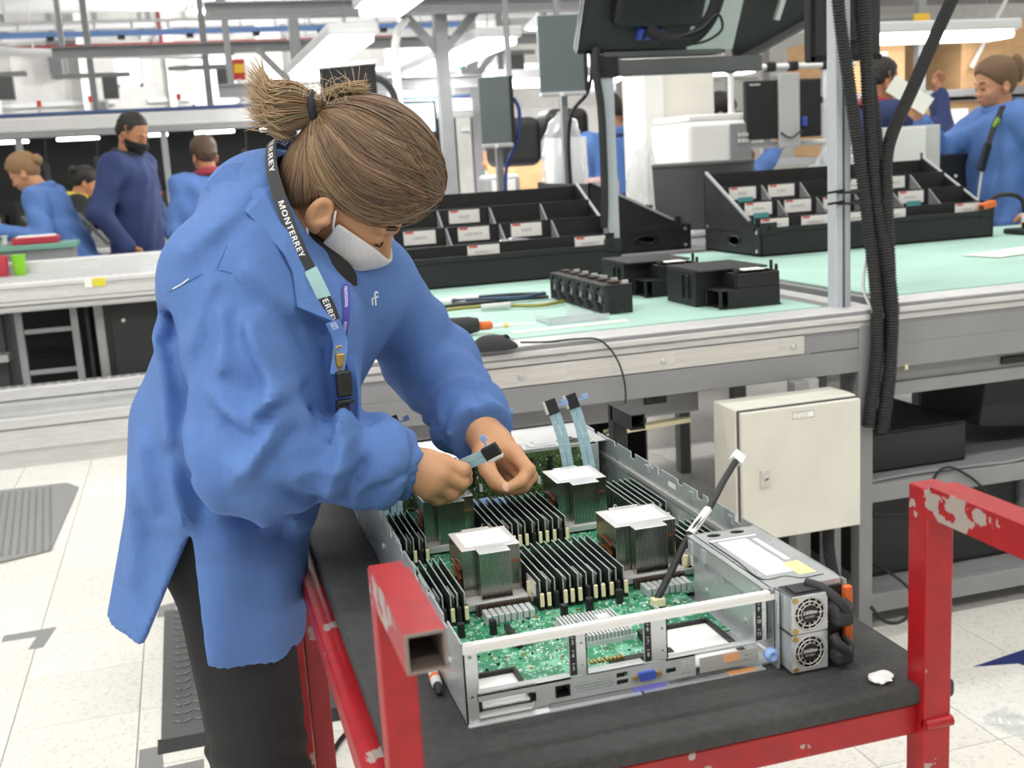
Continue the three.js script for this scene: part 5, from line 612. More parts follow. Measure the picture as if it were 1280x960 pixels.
  const leaf = (pts0) => { const pts = pts0.map(([a, b]) => [a, onCoat(b, 0.006)]); return leafOf(pts); };
  const leafOf = (pts) => { const n = pts.length, pos = [], idx = []; for (const [a, b] of pts) for (const q of [a, onCoat(near(a, b, 0.55), 0.010), b]) pos.push(...q); for (let i = 0; i < n - 1; i++) for (let j = 0; j < 2; j++) { const a = i * 3 + j; idx.push(a, a + 1, a + 3, a + 1, a + 4, a + 3); } const g = new THREE.BufferGeometry(); g.setAttribute('position', new THREE.Float32BufferAttribute(pos, 3)); g.setIndex(idx); g.computeVertexNormals(); const p = g.attributes.position, nn = g.attributes.normal, c = p.count, P2 = [...pos]; for (let i = 0; i < c; i++) P2.push(p.getX(i) - nn.getX(i) * 0.003, p.getY(i) - nn.getY(i) * 0.003, p.getZ(i) - nn.getZ(i) * 0.003); const I2 = [...idx]; for (let i = 0; i < idx.length; i += 3) I2.push(idx[i] + c, idx[i + 2] + c, idx[i + 1] + c); const edge = [...Array(n).keys()].map((i) => i * 3 + 2); for (let i = 0; i < n - 1; i++) I2.push(edge[i], edge[i] + c, edge[i + 1], edge[i + 1], edge[i] + c, edge[i + 1] + c); const g2 = new THREE.BufferGeometry(); g2.setAttribute('position', new THREE.Float32BufferAttribute(P2, 3)); g2.setIndex(I2); const q = flat(g2); q.computeVertexNormals(); q.setAttribute('uv', new THREE.BufferAttribute(new Float32Array(q.attributes.position.count * 2), 2)); return q; };
  const collarPts0 = [[[0.235, 1.315, -1.665], [0.262, 1.285, -1.660]], [[0.225, 1.375, -1.715], [0.262, 1.335, -1.735]], [[0.185, 1.425, -1.735], [0.190, 1.388, -1.785]], [[0.145, 1.432, -1.715], [0.112, 1.392, -1.755]], [[0.122, 1.412, -1.665], [0.070, 1.362, -1.672]], [[0.124, 1.378, -1.620], [0.078, 1.322, -1.592]], [[0.136, 1.345, -1.585], [0.110, 1.285, -1.540]], [[0.156, 1.300, -1.545], [0.150, 1.245, -1.508]]];
  const collarPts = collarPts0.map(([a, b]) => [onCoat(a, 0.010).map((v, i) => v * 0.5 + a[i] * 0.5), b]);
  mesh('collar', [leaf(collarPts)], C_.coat, person, { label: 'turned down blue collar' });
  mesh('lapel', [leaf([[onCoat([0.158, 1.305, -1.548], 0.004), [0.128, 1.268, -1.530]], [onCoat([0.178, 1.262, -1.525], 0.004), [0.128, 1.228, -1.505]], [onCoat([0.192, 1.205, -1.510], 0.004), [0.166, 1.198, -1.490]], [onCoat([0.198, 1.150, -1.505], 0.004), [0.192, 1.152, -1.495]]])], C_.coat, person, { label: 'blue lapel' });
  mesh('front_edge', [ribbon([[0.196, 1.16, -1.500], [0.196, 1.10, -1.500], [0.19, 1.04, -1.505]], [0.5, 0, 0.8], 0.03, 0.004, 12)], C_.coat, person);
  const seamM = C_.coat; for (const q of [[[-0.035, 1.262, -1.52], [-0.010, 1.272, -1.50], [0.015, 1.279, -1.50], [0.039, 1.281, -1.50], [0.058, 1.277, -1.50]], [[0.036, 1.281, -1.50], [0.044, 1.298, -1.50], [0.053, 1.318, -1.51]], [[0.062, 1.272, -1.50], [0.075, 1.24, -1.49], [0.082, 1.20, -1.47]], [[-0.062, 0.985, -1.50], [-0.040, 0.975, -1.49], [-0.028, 0.955, -1.49]]]) mesh('seam', [tube(q.map((p) => onCoat(p, 0.0003)), 0.0011, 24, 5)], seamM, person);
  mesh('stitching', [tube([[-0.030, 1.266, -1.51], [-0.016, 1.272, -1.50], [0.0, 1.277, -1.50]].map((p) => onCoat(p, 0.0012)), 0.0009, 12, 5)], M.paper, person, { label: 'pale shoulder stitching' });
  // mask
  mesh('face_mask', [skinOf((p) => { const d = headField(p, true); const y = p[1] + 0.10; let s = Math.abs(d - 0.009) - 0.0034; s = smax(s, Math.abs(y + 0.012 * Math.cos(p[2] * 40)) - (0.043 - 0.010 * smooth(0.03, -0.02, p[0])), 0.004); s = smax(s, 0.018 - p[0], 0.004); return s; }, [-0.01, -0.17, -0.10], [0.145, -0.03, 0.10], 0.0026).applyMatrix4(HM)], C_.mask, person, { label: 'white disposable face mask' });
  const hp = (x, y, z) => { const v = V(x, y, z).applyMatrix4(HM); return [v.x, v.y, v.z]; };
  for (const [a, b] of [[[0.022, -0.070, 0.064], [0.004, -0.030, 0.080]], [[0.022, -0.128, 0.052], [-0.016, -0.080, 0.082]]]) mesh('mask_strap', [tube([hp(...a), hp((a[0] + b[0]) / 2, (a[1] + b[1]) / 2, 0.078), hp(...b)], 0.0017, 12, 6)], M.white, person);
  mesh('eyebrow', [tube([hp(0.098, -0.017, 0.014), hp(0.094, -0.012, 0.034), hp(0.082, -0.014, 0.050)], 0.0036, 12, 6)], C_.brow, person); mesh('eyelash', [tube([hp(0.094, -0.049, 0.020), hp(0.0935, -0.051, 0.034), hp(0.086, -0.048, 0.047)], 0.0016, 12, 6)], C_.hairDark, person);
  // hair: cap, strands drawn back to the tie, bun
  const hl2 = [[-0.14, -0.10], [-0.05, -0.088], [-0.034, -0.060], [-0.022, -0.026], [0.010, -0.034], [0.040, -0.026], [0.067, -0.014], [0.092, 0.010], [0.110, 0.038], [0.14, 0.08]];
  const hairline = (x) => { for (let i = 0; i + 1 < hl2.length; i++) if (x < hl2[i + 1][0]) { const t = clamp((x - hl2[i][0]) / (hl2[i + 1][0] - hl2[i][0]), 0, 1); return lerp(hl2[i][1], hl2[i + 1][1], t); } return 0.09; };
  const hairVol = (p) => smin(ell(p, [0.010, 0.041, 0], [0.117, 0.098, 0.093]), ell(p, [-0.042, -0.028, 0], [0.066, 0.078, 0.068]), 0.03);
  const hairG = skinOf((p) => smax(smax(hairVol(p), (hairline(p[0]) - p[1]) * 0.8, 0.008), -(hairVol(p) + 0.03), 0.004), [-0.14, -0.13, -0.11], [0.14, 0.15, 0.11], 0.0042).applyMatrix4(HM);
  const hair = mesh('hair', [hairG], C_.hairCap, person, { label: 'brown hair with blond streaks tied back' });
  const tie = V(-0.112, 0.058, 0.006), list = [], pal = [[0.10, 0.06, 0.035], [0.145, 0.088, 0.05], [0.195, 0.122, 0.068], [0.27, 0.173, 0.096], [0.40, 0.27, 0.15]];
  const cen = V(0.0, 0.015, 0), surf = (dir, off) => { let r = 0.06; for (let i = 0; i < 12; i++) { const d = hairVol([cen.x + dir.x * r, cen.y + dir.y * r, cen.z + dir.z * r]); r -= d * 0.9; } return cen.clone().addScaledVector(dir, r + off); };
  for (let i = 0; i < 2600; i++) {
    const phi = (i % 2 ? rr(-2.35, 2.35) : rr(0.2, 2.35)), s0 = V(0.112, 0.052 + rr(-0.022, 0.03), rr(-0.05, 0.05)).sub(cen).normalize(), d1 = tie.clone().add(V(0, rr(-0.010, 0.010), rr(-0.010, 0.010))).sub(cen).normalize();
    const k = rr(0.95, 1.25), off = rr(-0.0015, 0.0022) + (rnd() < 0.05 ? 0.003 : 0), t0 = rnd() < 0.55 ? 0 : rr(0, 0.5), pts = [], wob = rr(-0.05, 0.05), ph2 = rr(0, 6);
    for (let q = 0; q <= 9; q++) { const t = t0 + (1 - t0) * q / 9, w = Math.sin(Math.PI * t), f2 = phi + wob * Math.sin(5 * t + ph2); const d = s0.clone().multiplyScalar(1 - t).addScaledVector(d1, t).addScaledVector(V(-0.1, 1, 0), k * w * Math.cos(f2)); d.z += k * w * Math.sin(f2); d.normalize(); const s = surf(d, off), hy = hairline(s.x) + 0.004 + 0.012 * ((i * 0.618) % 1); if (s.y < hy) { const o = V(s.x, hy, s.z).sub(cen).normalize(); s.copy(surf(o, off)); } if (q === 9) s.lerp(tie, 0.5); pts.push(s.applyMatrix4(HM)); }
    const c0 = clamp(Math.floor(1.4 + 1.5 * Math.sin(phi * 9 + 1) * 0.5 + rr(-0.9, 1.3) + (Math.abs(phi) > 1.75 ? 0.8 : 0)), 0, 4), c = pal[c0].map((v) => v * rr(0.88, 1.12)); list.push({ pts, r: rr(0.0007, 0.0016), col: c, tip: pal[clamp(c0 + 1, 0, 4)] });
  }
  for (let i = 0; i < 520; i++) {                                        // nape hair drawn up to the tie
    const ph = rr(-1.25, 1.25), x = -0.105 + 0.055 * Math.abs(Math.sin(ph)) + rr(0, 0.03), d0 = V(x, hairline(Math.max(x, -0.06)) + rr(0.0, 0.03), 0.07 * Math.sin(ph)).sub(cen).normalize(), d1 = tie.clone().add(V(0, rr(-0.012, 0.004), rr(-0.012, 0.012))).sub(cen).normalize(), pts = [], off = rr(-0.001, 0.002);
    for (let q = 0; q <= 5; q++) { const t = q / 5, d = d0.clone().lerp(d1, t); d.z += 0.25 * Math.sin(Math.PI * t) * Math.sin(ph); d.normalize(); const s = surf(d, off); if (q === 5) s.lerp(tie, 0.45); pts.push(s.applyMatrix4(HM)); }
    list.push({ pts, r: rr(0.0007, 0.0014), col: pal[1 + i % 3].map((v) => v * rr(0.85, 1.15)), tip: pal[3] });
  }
  // bun: strands leave the tie, bow out and fold back, some end in a brush of loose tips
  const T0 = tie.clone().applyMatrix4(HM), im = (a, b, c) => V(0.958 * a + 0.110 * b - 0.265 * c, -0.059 * a + 0.979 * b + 0.194 * c, 0.281 * a - 0.170 * b + 0.945 * c);
  for (let i = 0; i < 900; i++) { const a = rr(0, 6.283), q = Math.sqrt(rnd()), bv = Math.sin(a) * q, cv = Math.cos(a) * q; const m = T0.clone().add(im(-0.030, 0.002 + bv * 0.034, cv * 0.034)), e1 = T0.clone().add(im(-0.060 + rr(-0.008, 0.008), 0.0 + bv * 0.034 + rr(-0.005, 0.005), cv * 0.032)); const loose = rnd() < 0.35; const e2 = loose ? T0.clone().add(im(-0.085 + rr(-0.02, 0.015), 0.016 + bv * 0.04 + rr(-0.02, 0.03), cv * 0.035)) : T0.clone().add(im(-0.045 + rr(-0.012, 0.012), -0.004 + bv * 0.044, cv * 0.04)); const st = T0.clone().add(im(0.008, bv * 0.012, cv * 0.012)); const k = loose ? 3 : 1 + Math.floor(rr(0, 3)); list.push({ pts: [st, m, e1, e2], r: rr(0.0005, 0.0011), col: pal[k].map((v) => v * rr(0.8, 1.2)), tip: [0.5, 0.36, 0.21] }); }
  for (let i = 0; i < 140; i++) { const st = T0.clone().add(im(rr(-0.06, 0.07), rr(-0.01, 0.03), rr(-0.02, 0.03))), dx = rr(-0.03, 0.03); list.push({ pts: [st, st.clone().add(im(dx * 0.5 - 0.005, rr(0.0, 0.018), rr(-0.01, 0.01))), st.clone().add(im(dx - 0.012, rr(-0.01, 0.035), rr(-0.015, 0.015)))], r: 0.0003, col: [0.55, 0.42, 0.27], tip: [0.7, 0.55, 0.36] }); }
  for (let i = 0; i < 110; i++) { const st = T0.clone().add(im(0.006, 0.016, 0)).add(im(rr(0, 0.012), rr(-0.004, 0.006), rr(-0.012, 0.012))); list.push({ pts: [st, st.clone().add(im(0.02, 0.004 + rr(0, 0.006), rr(-0.008, 0.01))), st.clone().add(im(0.05 + rr(0, 0.012), 0.008 + rr(-0.004, 0.010), rr(-0.01, 0.012)))], r: 0.0007, col: [0.30, 0.20, 0.115], tip: [0.42, 0.30, 0.17] }); }
  mesh('hair_strands', [strands(list)], C_.hair, hair, { kind: 'stuff' });
  const bunCore = flat(new THREE.IcosahedronGeometry(1, 3)).scale(0.032, 0.026, 0.025).applyMatrix4(new THREE.Matrix4().makeBasis(im(1, 0, 0), im(0, 1, 0), im(0, 0, 1)).setPosition(T0.clone().add(im(-0.040, 0.0, 0)))); mesh('bun_core', [bunCore], std(0x7a5a3a, 0.6), hair);
  mesh('hair_tie', [flat(new THREE.TorusGeometry(0.020, 0.0058, 10, 28)).applyMatrix4(new THREE.Matrix4().makeBasis(im(0, 0, 1), im(-0.12, 1, 0).normalize(), im(-1, -0.12, 0).normalize()).setPosition(T0.clone().add(im(-0.004, 0, 0))))], std(0x1d2029, 0.7), person, { label: 'black elastic hair tie' });
  // lanyards, clip and badge
  const word = (s, bg, fg, n) => new THREE.MeshStandardMaterial({ roughness: 0.6, map: canvasTex(1024, 64, (c, w, h) => { c.fillStyle = bg; c.fillRect(0, 0, w, h); c.fillStyle = fg; c.font = 'bold 40px sans-serif'; for (let i = 0; i < n; i++) c.fillText(s, 30 + i * w / n, 46); }) });
  const lay = (pts, off) => pts.map((p) => onCoat(p, off));
  mesh('lanyard', [ribbon(lay([[0.165, 1.428, -1.735], [0.137, 1.418, -1.690], [0.127, 1.392, -1.632], [0.132, 1.358, -1.578], [0.147, 1.322, -1.545], [0.163, 1.290, -1.520], [0.178, 1.262, -1.502], [0.191, 1.222, -1.490], [0.200, 1.186, -1.482]], 0.013), [[0.6, 0.7, 0.1], [0.8, 0.5, 0.4], [0.85, 0.4, 0.4], [0.9, 0.3, 0.2], [0.9, 0.3, 0.2], [0.9, 0.3, 0.2], [0.9, 0.25, 0.2], [0.9, 0.2, 0.2], [0.9, 0.2, 0.2]], 0.018, 0.0016, 60)], word('MONTERREY', '#1f2126', '#d9dadc', 3), person, { uv: true, label: 'black lanyard with white lettering' });
  mesh('pale_lanyard_patch', [ribbon(lay([[0.170, 1.284, -1.5105], [0.178, 1.265, -1.4995], [0.187, 1.238, -1.4905]], 0.0145), [0.9, 0.25, 0.2], 0.0185, 0.0018, 10)], std(0x9fc3c4, 0.6), person);
  mesh('blue_strap', [ribbon(lay([[0.196, 1.205, -1.481], [0.203, 1.178, -1.477], [0.206, 1.140, -1.474]], 0.0145), [0.9, 0.2, 0.2], 0.019, 0.0018, 12)], word('OLSECTO', '#5f86c8', '#e9eef6', 1), person, { uv: true });
  mesh('purple_lanyard', [ribbon(lay([[0.240, 1.268, -1.525], [0.228, 1.222, -1.500], [0.216, 1.186, -1.484], [0.212, 1.160, -1.474]], 0.008), [0.9, 0.1, 0.3], 0.010, 0.0016, 20)], word('PROFESSIONAL', '#3c3f9c', '#d8d8ee', 2), person, { uv: true, label: 'narrow violet lanyard with lettering' });
  const ride = (gs, c, off) => { const q = onCoat(c, off); for (const g of gs) g.translate(q[0] - c[0], q[1] - c[1], q[2] - c[2]); return gs; };
  mesh('clip', ride([rbc(0.014, 0.018, 0.008, 0.002, 0.213, 1.155, -1.470, 0, 0.3, 0), cy(0.004, 0.004, 0.012, 0.211, 1.140, -1.470, 'y', 10), flat(new THREE.TorusGeometry(0.006, 0.0014, 6, 16)).translate(0.214, 1.168, -1.471)], [0.213, 1.155, -1.470], 0.014), M.gold, person);
  mesh('buckle', ride([rbc(0.022, 0.036, 0.010, 0.004, 0.204, 1.130, -1.474, 0, 0.3, 0), rbc(0.024, 0.006, 0.012, 0.002, 0.203, 1.106, -1.475, 0, 0.3, 0), rbc(0.020, 0.024, 0.010, 0.004, 0.200, 1.092, -1.476, 0, 0.3, 0)], [0.203, 1.115, -1.475], 0.014), M.black, person, { label: 'black lanyard buckle' });
  mesh('lower_strap', ride([ribbon([[0.200, 1.088, -1.476], [0.199, 1.06, -1.476], [0.198, 1.03, -1.477]], [0.9, 0.2, 0.2], 0.022, 0.003, 12)], [0.203, 1.115, -1.475], 0.014), M.blackMatte, person);
const lx = 0.268, ly = 1.222, lz = -1.617, lp = (a, b) => [lx - 0.014 + a * 0.5, ly + b * 0.65, lz + a * 0.4 + 0.006]; mesh('chest_letter', [tube([lp(-0.004, -0.022), lp(-0.004, -0.010), lp(-0.002, -0.006), lp(0.003, -0.006), lp(0.004, -0.010), lp(0.004, -0.022)], 0.0011, 16, 6)], M.paper, person); mesh('chest_letter', [tube([lp(0.012, 0.004), lp(0.008, 0.008), lp(0.004, 0.004), lp(0.004, -0.001), lp(0.008, -0.005), lp(0.012, -0.002)], 0.0011, 16, 6)], M.paper, person);
}
// ---------- loose cables and bits at the server ----------
function ribbonCable(label, pts, end, wdir, tab) {
  const t = thing('ribbon_cable', label, 'cable', pts[0]), n = pts.length, a = V(...pts[n - 2]), b = V(...pts[n - 1]), d = b.clone().sub(a).normalize(), w = V(...wdir).addScaledVector(d, -d.dot(V(...wdir))).normalize(), nn = new THREE.Vector3().crossVectors(w, d);
  for (const s of [-1, 1]) mesh('ribbon', [ribbon(pts.map((p) => [p[0] + w.x * s * 0.0048, p[1] + w.y * s * 0.0048, p[2] + w.z * s * 0.0048]), wdir, 0.0088, 0.0014, 20)], M.cable, t);
  if (!end) return t;
  const X = new THREE.Matrix4().makeBasis(w, d, nn).setPosition(b); const put = (g) => g.applyMatrix4(X);
  mesh('connector', [put(rbc(0.019, 0.024, 0.009, 0.0012, 0, 0.010, 0))], M.black, t, { label: 'black plug' }); mesh('plug_rim', [put(rbc(0.005, 0.022, 0.011, 0.001, -0.0105, 0.011, 0))], M.greyLight, t);
  if (tab) { mesh('pull_tab', [put(rbc(0.010, 0.009, 0.0025, 0.001, 0.022, 0.010, 0.003)), put(bc(0.010, 0.003, 0.0015, 0.013, 0.008, 0.003))], M.blueTab, t, { label: 'light blue pull tab' }); }
  return t;
}
ribbonCable('pale blue ribbon cable standing up behind the far right heatsink', [[0.551, 0.890, -1.650], [0.5454, 0.9595, -1.6623], [0.5392, 0.9913, -1.6705], [0.5362, 1.003, -1.674]], true, [0.95, 0.1, 0.2], true);
ribbonCable('pale blue ribbon cable standing up beside the server wall', [[0.589, 0.885, -1.655], [0.5835, 0.9527, -1.6713], [0.5779, 0.9911, -1.6808], [0.5741, 1.006, -1.684]], true, [0.95, 0.15, 0.2], true);
ribbonCable('pale blue ribbon cable standing up behind the left hand of the woman', [[0.482, 0.905, -1.755], [0.4779, 0.9456, -1.763], [0.4738, 0.9655, -1.7683], [0.4720, 0.978, -1.771]], true, [0.95, -0.1, 0.2], true);
ribbonCable('pale blue ribbon cable upright at the yellow label of the drive cover', [[0.316, 0.905, -1.760], [0.314, 0.935, -1.79], [0.3068, 0.9648, -1.81], [0.3045, 0.975, -1.815]], true, [0.95, -0.1, 0.2], true);
ribbonCable('pale blue ribbon cable upright beside the coat sleeve', [[0.286, 0.905, -1.760], [0.2795, 0.945, -1.775], [0.2708, 0.9723, -1.785], [0.268, 0.982, -1.788]], true, [0.95, -0.1, 0.2], true);
ribbonCable('pale blue ribbon cable held in the fingers of the woman', [[0.318, 0.955, -1.532], [0.328, 0.9659, -1.518], [0.3434, 0.9854, -1.499], [0.3614, 0.9955, -1.4855], [0.3708, 1.001, -1.480]], true, [-0.25, 0.95, 0.1], true);
ribbonCable('pale blue ribbon cable bending down to the memory by the side wall', [[0.2461, 0.885, -1.6264], [0.245, 0.9025, -1.6502], [0.2457, 0.9109, -1.694], [0.246, 0.90, -1.735]], false, [0.95, 0, 0.1]);
ribbonCable('pale blue ribbon cable bending down beside the far left heatsink', [[0.2639, 0.887, -1.6217], [0.268, 0.9083, -1.6449], [0.2704, 0.9167, -1.6883], [0.27, 0.90, -1.735]], false, [0.95, 0, 0.1]);
for (const [x, z, l] of [[0.404, -1.648, 'light blue cable latch tucked under the thumb'], [0.425, -1.640, 'light blue cable latch beside the finger tips'], [0.383, -1.652, 'light blue cable latch at the first memory module']]) single('cable_latch', l, 'latch', [rbc(0.016, 0.006, 0.022, 0.002, x, 0.886, z + 0.02, 0.2, 0.1, 0)], M.blueTab, [x, 0.883, z + 0.02], 'blue latches at the memory');
{ const t = thing('power_lead', 'black power lead with a white sleeve leaning over the server wall', 'cable', [0.508, 0.866, -1.2105]); mesh('cord', [tube([[0.508, 0.8665, -1.2105], [0.5356, 0.8924, -1.2278], [0.5688, 0.9272, -1.2459], [0.6113, 0.9437, -1.28], [0.6615, 0.9626, -1.3335], [0.6985, 0.9793, -1.3669]], 0.0046, 40, 8)], M.blackSoft, t); mesh('white_sleeve', [tube([[0.5688, 0.9272, -1.2459], [0.590, 0.9360, -1.2625], [0.6113, 0.9437, -1.28]], 0.0058, 16, 8)], M.white, t); mesh('plug', [bar([0.694, 0.977, -1.363], [0.706, 0.983, -1.374], 0.016, 0.010)], M.white, t); mesh('board_plug', [rb(0.500, 0.8565, -1.216, 0.516, 0.8665, -1.205, 0.001)], M.cream, t); }
{ const t = thing('audio_plug', 'small black and white plug lying against the server wall', 'plug', [0.212, CT, -1.14]); const R = (g) => g.rotateX(Math.PI / 2).rotateY(-0.08).translate(0.2125, CT + 0.0065, -1.14); mesh('barrel', [R(lathe([[0, -0.02], [0.0055, -0.02], [0.006, 0.012], [0.004, 0.016], [0, 0.016]], 16))], M.greyLight, t); mesh('red_ring', [R(lathe([[0.0063, -0.004], [0.0063, 0.002], [0.005, 0.002], [0.005, -0.004]], 16))], M.orange, t); mesh('tip', [R(lathe([[0, 0.016], [0.0045, 0.016], [0.004, 0.034], [0, 0.036]], 16))], M.black, t); mesh('rear', [R(lathe([[0, -0.044], [0.003, -0.044], [0.0036, -0.02], [0, -0.02]], 12))], M.zinc, t); }
{ const g = flat(new THREE.IcosahedronGeometry(1, 3)), p = g.attributes.position; for (let i = 0; i < p.count; i++) { const x = p.getX(i), y = p.getY(i), z = p.getZ(i), k = 1 + 0.7 * (fbm(x * 3 + 11, y * 3 + z * 2 + 11, 64, 77, 3) - 0.5); p.setXYZ(i, x * k * 0.014, Math.max(y * k, -0.8) * 0.004 + 0.0034, z * k * 0.011); } g.computeVertexNormals(); single('foil_scrap', 'small crumpled white scrap on the rubber mat', 'scrap', [g.rotateY(0.5).translate(0.652, CT, -0.962)], M.whiteGloss, [0.652, CT, -0.962]); }
// floor marks and mats
const tape = (name, label, pts, m) => single(name, label, 'tape', [plate(pts, 0.0006).rotateX(-Math.PI / 2)], m, [pts[0][0], 0, -pts[0][1]]);
const greyTape = std(0x8a8b8c, 0.6), lTape = (x, z, a, b, w) => [[x, -z], [x + a, -z], [x + a, -z - b], [x + a - w, -z - b], [x + a - w, -z - w], [x, -z - w]];
const flipTape = (pts) => pts.map(([x, y]) => [x, y]);
tape('floor_tape', 'grey corner of floor tape on the open white tiles', [[-0.69, 3.755], [-0.53, 3.76], [-0.555, 3.60], [-0.60, 3.60], [-0.585, 3.70], [-0.69, 3.70]], greyTape);
tape('floor_tape', 'grey corner of floor tape beside the back hem of the coat', [[-0.215, 3.80], [-0.09, 3.84], [-0.10, 3.79], [-0.155, 3.775], [-0.165, 3.70], [-0.215, 3.70]], greyTape);
tape('floor_tape', 'grey corner of floor tape at the front edge of the ridged mat', [[-0.245, 2.80], [-0.19, 2.80], [-0.185, 2.685], [-0.09, 2.69], [-0.09, 2.64], [-0.245, 2.60]], greyTape);
tape('floor_tape', 'dark blue arrow of floor tape on the tiles by the red cart', [[1.90, 2.385], [2.16, 2.43], [2.20, 2.30], [2.06, 2.26], [2.02, 2.355]], std(0x252f6e, 0.6));
single('plastic_scrap', 'clear scrap of foil lying on the tiles by the red cart', 'scrap', [(() => { const g = flat(new THREE.PlaneGeometry(0.10, 0.13, 8, 8)).rotateX(-Math.PI / 2), p = g.attributes.position; for (let i = 0; i < p.count; i++) p.setY(i, 0.006 + 0.006 * Math.sin(p.getX(i) * 90) * Math.cos(p.getZ(i) * 70)); g.computeVertexNormals(); return g.rotateY(0.3).translate(1.79, 0, -2.09); })()], M.clear, [1.79, 0, -2.09]);
function ridgedMat(label, x0, x1, z0, z1) { const t = thing('floor_mat', label, 'mat', [(x0 + x1) / 2, 0, (z0 + z1) / 2]); mesh('pad', [rb(x0 + 0.008, 0.002, z1, x1, 0.012, z0 - 0.055, 0.003)], M.greyDark, t); mesh('border', [plate([[-z0, 0.0005], [-z0 + 0.06, 0.0005], [-z0 + 0.06, 0.011], [-z0, 0.002]], x1 - x0).rotateY(Math.PI / 2).translate(x0, 0, 0)], M.blackSoft, t, { label: 'sloping dark border' }); const g = []; const nx = Math.floor((x1 - x0 - 0.06) / 0.026), nz = Math.floor((z0 - z1 - 0.08) / 0.05); for (let i = 0; i < nx; i++) for (let j = 0; j < nz; j++) g.push(bc(0.022, 0.004, 0.009, x0 + 0.05 + i * 0.026, 0.013, z1 + 0.03 + j * 0.05 + (i % 2) * 0.0, 0, i % 2 ? 0.75 : -0.75, 0)); mesh('tread_ridges', g, std(0x6d6e70, 0.35, 0.1), t, { kind: 'stuff' }); return t; }
ridgedMat('dark ridged rubber mat under the feet of the woman', -0.20, 0.62, -2.755, -3.72);
{ const t = thing('floor_mat', 'grey ribbed floor mat lying by the low rail', 'mat', [-1.2, 0, -5.1]); mesh('pad', [plate([[-1.9, -4.53 * -1], [-0.81, 4.53], [-0.63, 4.60], [-0.60, 5.55], [-0.66, 5.66], [-1.9, 5.73]], 0.008).rotateX(-Math.PI / 2).translate(0, 0.001, 0)], std(0x8c8d8e, 0.65), t); const g = []; for (let i = 0; i < 40; i++) g.push(bc(0.008, 0.003, 1.0, -1.85 + i * 0.03, 0.0105, -5.1, 0, 0.1, 0)); mesh('ribs', g, std(0x77787a, 0.6), t, { kind: 'stuff' }); }
single('floor_cable', 'black cable lying on the tiles behind the cart leg', 'cable', [tube([[0.19, 0.006, -2.45], [0.22, 0.006, -2.6], [0.30, 0.006, -2.72], [0.40, 0.006, -2.80]], 0.006, 20, 6)], M.black, [0.3, 0, -2.6]);
// ---------- conveyors and stations on the left ----------
{ const t = thing('conveyor', 'long aluminium conveyor with a small yellow label at waist height', 'conveyor', [-2.6, 0, -6.65]); const x0 = -6, x1 = 0.75, P = (n, g, m, o) => mesh(n, g, m, t, o);
  P('front_rail', [rb(x0, 0.815, -6.36, x1, 0.905, -6.30, 0.006), rb(x0, 0.885, -6.40, x1, 0.932, -6.295, 0.012)], M.alu); P('rail_groove', [bx(x0, 0.900, -6.2995, x1, 0.904, -6.2945), bx(x0, 0.835, -6.302, x1, 0.838, -6.298)], M.greyDark);
  P('belt_bed', [bx(x0, 0.90, -6.98, x1, 0.93, -6.40)], M.aluDull); P('back_rail', [rb(x0, 0.88, -7.03, x1, 1.0, -6.97, 0.01)], M.alu);
  P('perforation', Array.from({ length: 60 }, (_, i) => bx(x1 - 0.2 - i * 0.045, 0.9305, -6.375, x1 - 0.18 - i * 0.045, 0.9325, -6.365)), M.greyDark, { kind: 'stuff' });
  P('yellow_label', [bx(-0.475, 0.882, -6.2955, -0.41, 0.925, -6.2935)], std(0xe0d23c, 0.6)); P('white_label', [bx(-0.515, 0.88, -6.2955, -0.478, 0.925, -6.2935)], M.paper);
  P('pipe_rail', [bar([x0, 0.795, -6.33], [x1, 0.795, -6.33], 0.035, 0.035, true)], M.greyLight);
  for (const x of [-3.2, -1.6, -0.48, 0.5]) P('leg', [rb(x - 0.025, 0, -6.55, x + 0.025, 0.82, -6.50, 0.003)], M.greyLight); }
{ const t = thing('low_rail', 'low stepped aluminium rail standing on the floor', 'rail', [-2.6, 0, -6.25]); const x0 = -6, x1 = 0.75, P = (n, g, m, o) => mesh(n, g, m, t, o);
  P('front_face', [rb(x0, 0.10, -6.14, x1, 0.262, -6.10, 0.004), bx(x0, 0.0, -6.16, x1, 0.10, -6.13)], M.alu); P('groove', [bx(x0, 0.205, -6.1005, x1, 0.212, -6.0985)], M.greyDark); P('step', [rb(x0, 0.25, -6.22, x1, 0.285, -6.13, 0.006), rb(x0, 0.28, -6.30, x1, 0.318, -6.21, 0.006)], M.aluDull); P('track', [rb(x0, 0.32, -6.40, x1, 0.386, -6.30, 0.008)], M.alu); P('perforation', Array.from({ length: 60 }, (_, i) => bx(x1 - 0.2 - i * 0.05, 0.3855, -6.36, x1 - 0.17 - i * 0.05, 0.3875, -6.345)), M.black, { kind: 'stuff' }); }
{ const t = thing('tool_cabinet', 'black steel cabinet with a small silver lock under the conveyor', 'cabinet', [-0.1, 0, -6.7]); mesh('body', [rb(-0.455, 0.02, -6.95, 0.30, 0.80, -6.46, 0.008)], M.black, t); const d = mesh('door', [rb(-0.42, 0.06, -6.46, 0.28, 0.77, -6.448, 0.004)], M.blackSoft, t); mesh('lock', [cy(0.010, 0.010, 0.008, -0.355, 0.675, -6.445, 'z', 14)], M.steel, d); }
